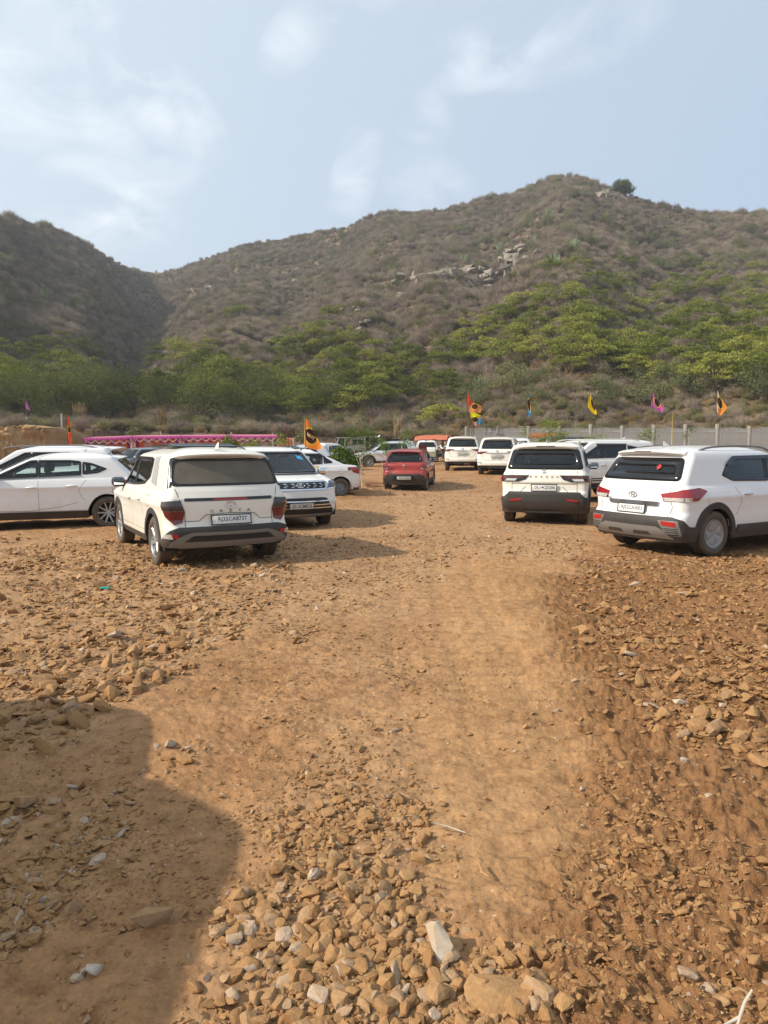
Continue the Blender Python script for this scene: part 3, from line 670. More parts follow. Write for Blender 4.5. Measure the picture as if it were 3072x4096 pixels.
def wheel_mesh(style, r, w=.215):
    """returns (tyre MB, rim MB, rim material, dark MB); outer face at +y"""
    rr = r*.655 if style not in ('steel',) else r*.60; h = w/2; T = MB()
    prof = [(rr, -h*.75), (rr+.012, -h*.9), (rr+(r-rr)*.45, -h*1.02), (r-.03, -h*.95), (r-.008, -h*.80), (r, -h*.62)]
    for k in (-.36, 0.0, .36): prof += [(r, h*(k-.10)-0), (r-.009, h*(k-.07)), (r-.009, h*(k+.07)), (r, h*(k+.10))]
    prof += [(r, h*.62), (r-.008, h*.80), (r-.03, h*.95), (rr+(r-rr)*.45, h*1.02), (rr+.012, h*.9), (rr, h*.75)]
    T.lathe(prof, (0, 0, 0), 'Y', 40)
    Rm = MB(); Rm.lathe([(rr*.93, -h*.7), (rr*.93, h*.35), (rr*.96, h*.75), (rr*1.0, h*.86), (rr*1.02, h*.80)], (0, 0, 0), 'Y', 40)
    D = MB(); D.lathe([(.001, h*.05), (rr*.75, h*.05), (rr*.76, -.02), (rr*.94, -.02)], (0, 0, 0), 'Y', 28)
    def spoke(a, w0, w1, r0, r1, y0, y1, tw=0.0, th=.03):
        c, n = np.array([math.cos(a), 0, math.sin(a)]), np.array([-math.sin(a), 0, math.cos(a)]); m = np.array([0, 1, 0]); V = []
        for (rad, ww, y, sh) in ((r0, w0, y0, 0), ((r0+r1)/2, (w0+w1)/2, (y0+y1)/2+.006, tw*.5), (r1, w1, y1, tw)):
            for (sx, dy) in ((-1, 0), (-.55, .012), (.55, .012), (1, 0), (1, -th), (-1, -th)): V.append(c*rad+n*(sx*ww/2+sh)+m*(y+dy))
        F = []
        for k in range(2):
            for j in range(6): F.append([k*6+j, k*6+(j+1) % 6, (k+1)*6+(j+1) % 6, (k+1)*6+j])
        F += [[0, 5, 4, 3], [0, 3, 2, 1], [12, 13, 14, 15], [12, 15, 16, 17]]; Rm.add(V, F)
    hubr = rr*.17; yo = h*.55
    Rm.lathe([(.001, yo+.016), (hubr*.6, yo+.016), (hubr, yo+.006), (hubr*1.15, yo-.03)], (0, 0, 0), 'Y', 20)
    if style == 'swirl':
        for k in range(6): spoke(k*math.pi/3, .075, .045, hubr*.8, rr*.96, yo, h*.72, tw=.085); spoke(k*math.pi/3+.35, .03, .03, hubr*.9, rr*.95, yo-.015, h*.6, tw=.10)
    elif style == 'five':
        for k in range(5):
            a = k*2*math.pi/5+.3
            spoke(a-.07, .045, .035, hubr*.8, rr*.97, yo, h*.72, tw=-.055); spoke(a+.07, .045, .035, hubr*.8, rr*.97, yo, h*.72, tw=.055)
    elif style == 'ten':
        for k in range(10): spoke(k*math.pi/5, .035, .045, hubr*.9, rr*.97, yo, h*.72)
    elif style == 'hub':
        for k in range(6): spoke(k*math.pi/3+.15, .10, .175, hubr*.7, rr*.72, yo, h*.68); 
        Rm.lathe([(rr*.70, h*.66), (rr*.80, h*.74), (rr*.95, h*.80), (rr*.97, h*.7)], (0, 0, 0), 'Y', 36)
    elif style == 'steel':
        Rm.lathe([(.02, yo-.035), (rr*.30, yo-.03), (rr*.42, yo+.0), (rr*.60, yo+.0), (rr*.72, yo-.04), (rr*.93, yo-.05)], (0, 0, 0), 'Y', 36)
        for k in range(12):
            a = k*math.pi/6; D.lathe([(.001, yo-.0), (rr*.062, yo-.004)], (math.cos(a)*rr*.64, .002, math.sin(a)*rr*.64), 'Y', 8)
        D.lathe([(.001, yo-.026), (rr*.17, yo-.026)], (0, 0, 0), 'Y', 8)
    for k in range(5):
        a = k*2*math.pi/5; D.lathe([(.001, yo+.017), (.012, yo+.016), (.013, yo-.0)], (math.cos(a)*hubr*1.6, .0, math.sin(a)*hubr*1.6), 'Y', 6)
    return T, Rm, D
_wc = {}
def add_wheels(car, style, rimmat='alloy', lock=0.0, sink=0.0, width=.215):
    k = (style, round(car.rw, 3), rimmat)
    if k not in _wc:
        T, Rm, D = wheel_mesh(style, car.rw, width); a = T.mesh('tyre', True); a.set_sharp_from_angle(angle=R(40)); a.materials.append(M['tyre'])
        b = Rm.mesh('rim', True); b.set_sharp_from_angle(angle=R(40)); b.materials.append(M[rimmat]); c = D.mesh('wheel_centre', True); c.materials.append(M['dark']); _wc[k] = (a, b, c)
    a, b, c = _wc[k]; y = car.hw-.035-width/2
    for i, xw in enumerate(car.xw):
        for sg in (1, -1):
            w = obj_from_mesh('wheel', a, car.root, (xw, sg*y, car.rw)); w.rotation_euler = (0, R(37*(i+1)*sg), 0 if sg > 0 else math.pi)
            if i == 1: w.rotation_euler.z += lock
            obj_from_mesh('rim', b, w); obj_from_mesh('wheel_hub', c, w)

def plate(car, a, z, text, mode='rear', w=.52, h=.115, off=.02, tilt=0.0, frame=True):
    p = car.surf(mode, np.array(a), np.array(z)); n = Vector(car.nrm(mode, np.array(a), np.array(z))); n = (n+Vector((0, 0, tilt))).normalized()
    up = (Vector((0, 0, 1))-n*n.z).normalized(); rt = up.cross(n)      # text runs along rt seen from outside
    Mx = Matrix((( *[rt[0], up[0], n[0]], p[0]+n[0]*off), (*[rt[1], up[1], n[1]], p[1]+n[1]*off), (*[rt[2], up[2], n[2]], p[2]+n[2]*off), (0, 0, 0, 1)))
    mb = MB(); q = MB(); q.box((0, 0, 0), (w, h, .008), bev=.003); mb.merge(q, Mx); o = car.part('number_plate', mb, 'plate')
    if frame:
        f = MB()
        for (cx, cy, dx, dy) in ((0, h/2, w+.02, .012), (0, -h/2, w+.02, .012), (w/2, 0, .012, h), (-w/2, 0, .012, h)): f.box((cx, cy, .0), (dx, dy, .018))
        g = MB(); g.merge(f, Mx); g.build('plate_frame', M['ink'], o)
    t, tw = text_mb(text, h*.58, 1.0, .0052, bold=.012); s = min(1.0, w*.80/tw)
    S = Matrix.Diagonal((s, 1, 1, 1)); g = MB(); g.merge(t, Mx @ Matrix.Translation((w*.03, 0, 0)) @ S); g.build('plate_characters', M['ink'], o)
    t, tw = text_mb('IND', h*.14, 1.0, .0052); g = MB(); g.merge(t, Mx @ Matrix.Translation((-w*.45, -h*.1, 0))); g.build('plate_emblem', M['bluegrey'], o)
    return o, Mx
def badge_text(car, mode, a, z, text, h, name='badge', mat='chrome', sx=1.0, off=.006, bold=.01, spacing=None):
    if spacing:
        n = len(text)
        for i, ch in enumerate(text):
            g = MB()
            aa = a-(i-(n-1)/2)*spacing*(1 if mode == 'rear' else -1)
            p = car.surf(mode, np.array(aa), np.array(z)); nn = Vector(car.nrm(mode, np.array(aa), np.array(z))); up = (Vector((0, 0, 1))-nn*nn.z).normalized(); rt = up.cross(nn)
            Mx = Matrix(((rt[0], up[0], nn[0], p[0]+nn[0]*off), (rt[1], up[1], nn[1], p[1]+nn[1]*off), (rt[2], up[2], nn[2], p[2]+nn[2]*off), (0, 0, 0, 1)))
            t, tw = text_mb(ch, h, sx, 0, bold); g.merge(t, Mx); o = car.part('badge_letter', g, mat, smooth=False)
        return o
    p = car.surf(mode, np.array(a), np.array(z)); nn = Vector(car.nrm(mode, np.array(a), np.array(z))); up = (Vector((0, 0, 1))-nn*nn.z).normalized(); rt = up.cross(nn)
    Mx = Matrix(((rt[0], up[0], nn[0], p[0]+nn[0]*off), (rt[1], up[1], nn[1], p[1]+nn[1]*off), (rt[2], up[2], nn[2], p[2]+nn[2]*off), (0, 0, 0, 1)))
    t, tw = text_mb(text, h, sx, 0, bold); g = MB(); g.merge(t, Mx); return car.part(name, g, mat, smooth=False)
def badge_shape(car, mode, a, z, strokes, off=.008, th=.007, mat='chrome', name='badge'):
    """strokes: list of 2-D polylines (right, up) metres, radius th"""
    p = car.surf(mode, np.array(a), np.array(z)); nn = Vector(car.nrm(mode, np.array(a), np.array(z))); up = (Vector((0, 0, 1))-nn*nn.z).normalized(); rt = up.cross(nn)
    g = MB()
    for st in strokes:
        g.tube([Vector(p)+rt*x+up*y+nn*off for x, y in st], th, 5)
    return car.part(name, g, mat)
def ell(rx, ry, n=20, a0=0, a1=2*math.pi): return [(rx*math.cos(t), ry*math.sin(t)) for t in np.linspace(a0, a1, n)]
LOGO = {
 'h_oval': [ell(.075, .04), [(-.032, -.024), (-.018, .026)], [(.018, -.026), (.032, .024)], [(-.025, .002), (.0, -.004), (.025, .004)]],
 's_mark': [[(.04, .045), (-.035, .015), (-.02, .002), (.035, -.012), (.02, -.022), (-.04, -.045)], [(.0, .05), (-.045, .02)], [(.0, -.05), (.045, -.018)]],
 'three_oval': [ell(.065, .045), ell(.024, .042), [(x, y+.012) for x, y in ell(.05, .018)]],
 'diamond': [[(0, .065), (.042, 0), (0, -.065), (-.042, 0), (0, .065)], [(.0, .03), (.018, 0), (.0, -.03)]],
 'road_oval': [ell(.08, .043), [(-.055, -.03), (-.012, .036)], [(-.015, -.036), (.006, .038)], [(.022, -.034), (.02, .036)]],
}
def T(*p): return list(p)
def spec(L, W, H, WB, rw, ro, kind='suv', **kw):
    fo = L-WB-ro; ze = H-kw.pop('crown', .085); zs = kw.pop('zs', .27); zb = kw.pop('zbelt', 1.0); zc = kw.pop('zcowl', zb+.03)
    bl = kw.pop('bonnet', 1.0); ws = kw.pop('ws', .72); rt = kw.pop('reartop', .34); rg = kw.pop('rearbelt', .09)
    s = dict(L=L, W=W, H=H, WB=WB, rw=rw, ro=ro, fo=fo, ze=ze, zs=zs, zb=zb, zcowl=zc)
    s['rear'] = T((zs-.1, .14), (zs, .11), (.45, .02), (.56, .0), (.66, .012), (.72, .045), (zb-.04, rg-.01), (zb, rg), (ze-.05, rt), (ze, rt+.02))
    if kind == 'sedan': s['rear'] = T((zs-.1, .12), (zs, .09), (.45, .02), (.58, .0), (.7, .03), (.9, .05), (.965, .10), (.99, .22), (1.005, .42), (1.02, .52), (1.06, .60), (ze-.03, 1.30), (ze, 1.42))
    zn = zb-.17
    s['front'] = T((zs-.1, .14), (zs, .10), (.42, .02), (.56, .0), (.70, .015), (zn, .05), (zn+.05, .10), (zn+.09, .22), (zn+.13, .45), (zc-.03, bl*.74), (zc, bl), (zc+.03, bl+.05), (ze-.04, bl+ws), (ze, bl+ws+.16))
    s['width'] = T((zs-.1, .90), (zs, .935), (.38, .968), (.55, .975), (.68, .972), (.80, .984), (zb-.15, 1.0), (zb-.13, .998), (zb-.06, .972), (zb, .945), (zb+.04, .915), (ze-.12, kw.get('wt', .82)), (ze-.03, kw.get('wt', .82)-.035), (ze, kw.get('wt', .82)-.065))
    s['rr'] = T((zs, .14), (.6, .18), (zb, .15), (zb+.1, .12), (ze, .12)); s['br'] = T((zs, .06), (.6, .07), (zb, .07), (ze, .07))
    s['rf'] = T((zs, .22), (.6, .26), (zn, .28), (zc-.02, .24), (zc+.06, .10), (ze, .10)); s['bf'] = T((zs, .12), (.6, .14), (zn, .16), (zc, .16), (zc+.05, .14), (ze, .12))
    s.update(kw); return s

def std_windows(car, side, rearwin, ws=True, glass='glass', rglass=None, holes=None, band=.045):
    """side: list of polygons (x,z); rearwin polygon (|y|,z) given as right half closed at y=0"""
    H = []
    for p in side: H.append(('side', inset(p, band*.55)))
    if rearwin: H.append(('rear', inset([(-.5, rearwin[0][1])]+rearwin+[(-.5, rearwin[-1][1])], band*.55)))
    wsp = car.ws_poly
    if ws: H.append(('front', inset([(-.5, wsp[0][1])]+wsp+[(-.5, wsp[-1][1])], band*.55)))
    return H
def ws_half(car, z0=None, z1=None, m=.05):
    sp = car.sp; z0 = z0 or sp['zcowl']+.015; z1 = z1 or car.ze-.02; out = []
    for z in (z0, z1):
        w = float(np.interp(z, [p[0] for p in sp['width']], [p[1] for p in sp['width']]))*car.hw; out.append(w-m)
    return [(out[0], z0), (out[1], z1)]
def full(half):                                      # half polygon bottom->top to a full one, counter-clockwise seen in (a,z)
    return half+[(-a, z) for a, z in half][::-1]
def fit_glass(car, sidewins, rearhalf, glass, rglass, band=.045, rband=None, visor=None, sideframe='frit', doorobj=None):
    for sg in (1, -1):
        for i, p in enumerate(sidewins):
            q = rpoly(p, .035, 3); par = (doorobj or {}).get((i, sg), car.root)
            g = car.patch('side', inset(q, band-.004), off=-.004, sg=sg, skirt=0, da=.06, dz=.08)
            w = car.part('window', g, glass, par); fr = car.ring('side', q, band, .006, sg); fr.build('window_frame', M[sideframe], w, smooth=True)
    if rearhalf:
        rb = rband or band; p = rpoly(full(rearhalf), .07, 5); inn = rpoly(inset(full(rearhalf), rb), .09 if rb < .08 else .16, 5)
        g = car.patch('rear', inset(inn, -.006), off=-.004, skirt=0, da=.06, dz=.08); par = (doorobj or {}).get('tailgate', car.root)
        w = car.part('rear_window', g, rglass or glass, par); car.ring('rear', p, rb, .007, 1, inner=inn).build('window_frame', M['frit'], w, smooth=True)
    p = rpoly(full(car.ws_poly), .06, 4); g = car.patch('front', inset(p, .04), off=-.004, skirt=0, da=.06, dz=.08)
    w = car.part('windscreen', g, glass); car.ring('front', p, .045, .006).build('window_frame', M['frit'], w, smooth=True)

def common(car, wheel='five', rim='alloy', clad='plastic', cladw=.075, interior='seat', handles=None, handlemat='chrome', mirrorcap='white', rails=None, fin=None, lock=0.0, sidebody=True, mz=None, tyre_w=.215, door_lines=None, doors=None, wells=True, mx=None):
    sp = car.sp; W = sp['W']; hw = car.hw; zs = car.zs; zb = sp['zb']
    add_wheels(car, wheel, rim, lock, width=tyre_w)
    # arch cladding and sills
    if cladw > 0:
        for xw in car.xw:
            for sg in (1, -1):
                th = np.linspace(-.12, math.pi+.12, 41); rows = []
                for (rad, off) in ((car.Ra-.012, -.03), (car.Ra-.012, .014), (car.Ra+cladw*.8, .016), (car.Ra+cladw, -.006)):
                    x = xw+rad*np.cos(th); z = np.maximum(car.rw+rad*np.sin(th), zs-.01); rows.append(car.at('side', x, z, off, sg))
                mb = MB(); mb.grid(np.array(rows)); car.part('wheel_arch_trim', mb, clad)
    for sg in (1, -1):
        x0, x1 = car.xw[0]+car.Ra-.0, car.xw[1]-car.Ra+.0; h = sp.get('sillh', .13)
        mb = car.patch('side', [(x0, zs-.02), (x1, zs-.02), (x1, zs+h), (x0, zs+h)], off=.010, sg=sg, da=.12); car.part('sill_trim', mb, clad if cladw > 0 else 'black')
    # wheel wells and floor
    mb = MB()
    for xw in car.xw:
        for sg in (1, -1):
            mb.lathe([(car.Ra-.002, sg*(hw-.03)), (car.Ra+.01, sg*(hw-.5)), (.02, sg*(hw-.5))], (xw, 0, car.rw), 'Y', 26, a0=-.25, a1=math.pi+.25)
    mb.box((0, 0, zs+.03), (car.xf-car.xr-.24, W-1.05, .10)); mb.box(((car.xw[0]+car.xw[1])/2, 0, zs+.045), (sp['WB']-2*car.Ra, W-.22, .09))
    mb.box(((car.xr+.10+car.xw[0]-car.Ra)/2, 0, zs+.06), (max(.1, car.xw[0]-car.Ra-car.xr-.14), W-.34, .08)); mb.box(((car.xf-.16+car.xw[1]+car.Ra)/2, 0, zs+.06), (max(.1, car.xf-car.xw[1]-car.Ra-.26), W-.5, .08))
    mb.tube([(car.xw[0], -hw+.2, car.rw-.04), (car.xw[0], -.2, car.rw-.09), (car.xw[0], .2, car.rw-.09), (car.xw[0], hw-.2, car.rw-.04)], .045, 8)
    mb.tube([(car.xw[1], -hw+.2, car.rw-.04), (car.xw[1], hw-.2, car.rw-.04)], .035, 8)
    mb.tube([(car.xr+.12, -.42, zs-.01), (car.xr+.5, -.42, zs+.01), (0, -.2, zs)], .028, 8)
    mb.box((car.xr+.35, .15, zs-.01), (.35, .5, .10), bev=.04)
    car.part('underbody', mb, 'dark')
    # interior
    fx = sp.get('seatx', .12); zf = zs+.30; i1 = MB()
    for y in (-.37, .37): i1.merge(seat_mb(fx, y, zf=zf))
    i1.box((fx-.72, 0, zf-.06), (.5, W-.55, .15), bev=.05); i1.box((fx-1.02, 0, zf+.24), (.14, W-.52, .58), ry=-.28, bev=.05)
    for y in (-.4, .4): i1.box((fx-1.14, y, zf+.60), (.08, .24, .13), ry=-.2, bev=.03)
    car.part('seats', i1, interior)
    i2 = MB(); i2.box((car.xf-sp['fdash'] if 'fdash' in sp else sp['WB']/2+sp['fo']-1.22, 0, zb-.10), (.42, W-.30, .24), bev=.06)
    cx = (car.xf-sp['fdash'] if 'fdash' in sp else sp['WB']/2+sp['fo']-1.22)-.30
    i2.tube([(cx+.10*math.sin(t)*.4, -.37+.17*math.cos(t), zb-.05+.17*math.sin(t)) for t in np.linspace(0, 2*math.pi, 17)], .016, 6)
    i2.box((cx+.5, .0, car.ze-.10), (.03, .22, .06), bev=.01); car.part('dashboard', i2, 'seat')
    # mirrors
    m_x = mx if mx is not None else car.xf-sp.get('mirror_in', 1.28); mz = mz or zb+.07
    for sg in (() if sp.get('nomirror') else (1, -1)):
        mb = MB(); y = float(car.surf('side', np.array(m_x), np.array(mz), 1)[1]); mb.box((m_x, sg*(y+.13), mz+.01), (.11, .21, .145), rz=sg*.15, bev=.045)
        o = car.part('side_mirror', mb, mirrorcap)
        g = MB(); g.box((m_x-.057, sg*(y+.13), mz+.01), (.006, .165, .105), rz=sg*.15, bev=.002); g.build('mirror_glass', M['mirror'], o)
        g = MB(); g.box((m_x+.02, sg*(y+.03), mz-.05), (.07, .10, .04), bev=.015); g.box((m_x-.01, sg*(y+.12), mz-.055), (.10, .17, .035), bev=.015); g.build('mirror_arm', M['black'], o)
    # door handles
    for (hx, hz) in (handles or []):
        for sg in (1, -1):
            p = car.at('side', np.array([hx-.09, hx-.06, hx, hx+.07, hx+.10]), np.array([hz]*5), 0, sg); p[:, 1] += sg*np.array([.0, .026, .034, .026, .0]); mb = MB(); mb.tube(p, [.012, .017, .019, .016, .010], 8)
            par = car.doors.get(('rear_door' if hx < sp.get('bpillar', 0) else 'front_door', sg)) if hasattr(car, 'doors') else None
            mb.build('door_handle', M[handlemat], par or car.root, auto=50)
    if rails:
        x0, x1, mat = rails
        for sg in (1, -1):
            xs = np.linspace(x0, x1, 12); q = .93; yy = float(np.interp(car.ze, [p[0] for p in sp['width']], [p[1] for p in sp['width']]))*hw*q
            zz = car.ze+(car.H-car.ze)*(1-q**sp.get('cp', 3.0)); pts = [(x, sg*yy*(1-.03*abs(2*i/11-1)**3), zz+.012+.05*(1-abs(2*i/11-1)**6)-.02*((2*i/11-1)**2)) for i, x in enumerate(xs)]
            mb = MB(); mb.tube(pts, .017, 6); car.part('roof_rail', mb, mat)
    if fin:
        mb = MB(); P = []
        for (t, h, w) in ((0, .0, .012), (.25, .025, .022), (.55, .05, .026), (.8, .075, .020), (1.0, .078, .006)):
            x = fin[0]+.18-.18*t; P.append([(x, -w, car.H-.02), (x, -w*.25, car.H-.012+h), (x, w*.25, car.H-.012+h), (x, w, car.H-.02)])
        mb.grid(np.array(P), flip=True); b = np.array(P)[-1]; mb.add(b, [[3, 2, 1, 0]]); o = car.part('antenna_fin', mb, fin[1])
    # doors' shut lines
    for ln in (door_lines or []):
        
        for sg in (1, -1): mb = MB(); car.line('side', ln, sg=sg, mb=mb); car.part('shut_line', mb, 'gap', smooth=False)

def wipers(car, z0, mode='rear'):
    mb = MB(); p = [car.at(mode, np.array(a), np.array(z), .02) for a, z in ((0, z0), (.12, z0+.02), (.36, z0+.035))]; mb.tube(p, .008, 5)
    if mode == 'rear': car.part('wiper', mb, 'ink')
def spoiler(car, w, zt, over=.10, mat='white', th=.05, lamp=True, x=None, drop=.03):
    """roof spoiler above the rear window: a rounded slab hanging past the roof edge"""
    ys = np.linspace(-w, w, 17); P = []
    for y in ys:
        k = abs(y)/w; xe = float(car.surf('rear', np.array(y), np.array(car.ze-.01))[0]); e = over*(1-.25*k**4)*(1 if k < .999 else .6); zt2 = zt-.035*k**3
        P.append([(xe+.25, y, zt2+.012), (xe+.02, y, zt2+.008), (xe-e*.7, y, zt2-.010), (xe-e, y, zt2-.022), (xe-e*.96, y, zt2-th*.75-drop*.3), (xe-e*.5, y, zt2-th-drop), (xe+.05, y, zt2-th-drop)])
    mb = MB(); mb.grid(np.array(P)); mb.add(P[0], [[0, 1, 2, 3, 4, 5, 6]]); mb.add(P[-1], [[6, 5, 4, 3, 2, 1, 0]]); o = car.part('spoiler', mb, mat)
    if lamp:
        i0, i1 = 6, 11; g = MB(); Q = []
        for r in P[i0:i1]:
            a = np.array(r[3]); b = np.array(r[4]); n = np.array([-.004, 0, 0]); Q.append([a*.75+b*.25+n, a*.25+b*.75+n])
        g.grid(np.array(Q)); g.build('brake_light', M['lampsmoke'], o)
    return o
def build_car(cfg):
    sp = cfg['spec']; c = Car(sp, cfg.get('name', 'parked_car')); zb = sp['zb']; c.sp['bpillar'] = cfg['B']
    c.ws_poly = ws_half(c, m=cfg.get('wsm', .05)); rearhalf = cfg.get('rearwin'); wins = cfg['wins']
    holes = std_windows(c, wins, rearhalf)
    D0, B, D1 = cfg['D'], cfg['B'], cfg['F']; zd = c.zs+.10; zt = c.ze-.01
    fd = [(D1, zd), (D1, zb-.02), (D1-.1, zb+.04), (cfg.get('Atop', D1-.75), zt), (B, zt), (B, zd)]
    rd = [(B, zd), (B, zt), (D0+.10, zt), (D0-.06, zb+.22), (D0-.04, zb), (D0+.10, .80), (c.xw[0]+c.Ra+.10, .62), (c.xw[0]+c.Ra+.05, zd)]
    regs = [('front_door', 'side', fd), ('rear_door', 'side', rd)]
    if cfg.get('tail'): regs.append(('tailgate', 'rear', [(-.1, cfg['tail'][0])]+cfg['tail'][1]+[(-.1, cfg['tail'][1][-1][1])]))
    zn = zb-.17; regs.append(('bonnet', 'bonnet', (zn+.075, sp['zcowl'], c.xf-1.3, c.hw*.80)))
    if sp.get('bootlid'): regs.append(('boot_lid', 'rear', sp['bootlid']))
    out = c.shell(M[cfg['paint']], holes, regs); c.doors = {k: v for k, v in out.items() if isinstance(k, tuple)}
    dmap = {'tailgate': out.get(('tailgate', 0), c.root)}
    for i, p in enumerate(wins):
        mx = sum(q[0] for q in p)/len(p)
        for sg in (1, -1):
            if mx > B: dmap[(i, sg)] = out.get(('front_door', sg), c.root)
            elif mx > D0-.05: dmap[(i, sg)] = out.get(('rear_door', sg), c.root)
    fit_glass(c, wins, rearhalf, cfg.get('glass', 'glass'), cfg.get('rglass'), rband=cfg.get('rband'), doorobj=dmap)
    lines = [[(D1, c.zs+.14), (D1+.015, .7), (D1-.01, zb-.03), (D1-.06, zb+.02)], [(B, c.zs+.14), (B+.005, .7), (B, zb+.01)], rd[4:7]+[(c.xw[0]+c.Ra+.04, .60)],
             [(c.xw[0]+c.Ra+.03, c.zs+.14), (B, c.zs+.14), (D1, c.zs+.14)]]
    if cfg.get('tail'):
        t = cfg['tail'][1]; mb = MB(); ln = [(-a, z) for a, z in t[:-1]][::-1]+t[:-1]
        c.line('rear', ln, mb=mb, w=.009); c.part('shut_line', mb, 'gap', smooth=False)
    if cfg.get('fullcommon', True):
        common(c, cfg.get('wheel', 'five'), cfg.get('rim', 'alloy'), cfg.get('clad', 'plastic'), cfg.get('cladw', .07), cfg.get('interior', 'seat'),
               cfg.get('handles', [((B+.12), zb-.13), (D0+.22, zb-.11)]), cfg.get('handlemat', 'chrome'), cfg.get('cap', cfg['paint']), cfg.get('rails'), cfg.get('fin'), cfg.get('lock', 0), door_lines=lines, mx=cfg.get('mx'))
    # rear
    def P(name, polys, mode, mat, off=.006, both=False, **k):
        mb = MB(); c.patch(mode, polys, off, both=both, mb=mb, **k); return c.part(name, mb, mat)
    for (nm, mode, poly, mat, off, both) in cfg.get('patches', []):
        if both == 'each':
            for sg in (1, -1):
                mb = MB(); c.patch(mode, poly if (sg > 0 or mode == 'side') else mirror_poly(poly), off, sg, mb=mb); c.part(nm, mb, mat)
        else: P(nm, poly, mode, mat, off, both)
    # front: lamps, grille, bumper intake (generic unless the car has its own)
    if not cfg.get('ownfront'):
        P('grille', full([(.42, zn-.12), (.48, zn-.01)]), 'front', 'black', .008)
        P('air_intake', full([(.55, .34), (.48, .50)]), 'front', 'plastic', .010)
        for sg in (1, -1):
            mb = MB(); c.patch('vrap', [(sg*a, z) for a, z in [(.50, zn-.12), (.50, zn-.01), (.95, zn+.03), (.92, zn-.07)]], .008, mb=mb); c.part('headlight', mb, 'lampdark')
        P('bumper_trim', [(-.95, c.zs-.02), (.95, c.zs-.02), (.95, c.zs+.10), (-.95, c.zs+.10)], 'vrap', 'plastic', .012)
    mb = MB(); c.line('front', [(0, sp['zcowl']-.008), (c.ws_poly[0][0]-.02, sp['zcowl']-.008)], w=.03, off=.004, both=True, mb=mb); c.part('wiper_cowl', mb, 'ink', smooth=False)
    return c
def place(c, x, y, head, z=0.0, roll=0.0, pitch=0.0, label='', cat='car', group=None):
    """head: degrees clockwise from +Y"""
    c.root.location = (x, y, z); c.root.rotation_mode = 'XYZ'; c.root.rotation_euler = (R(roll), R(pitch), R(90-head))
    tag(c.root, label, cat, group); return c
GROUP = 'cars parked on the dirt lot'

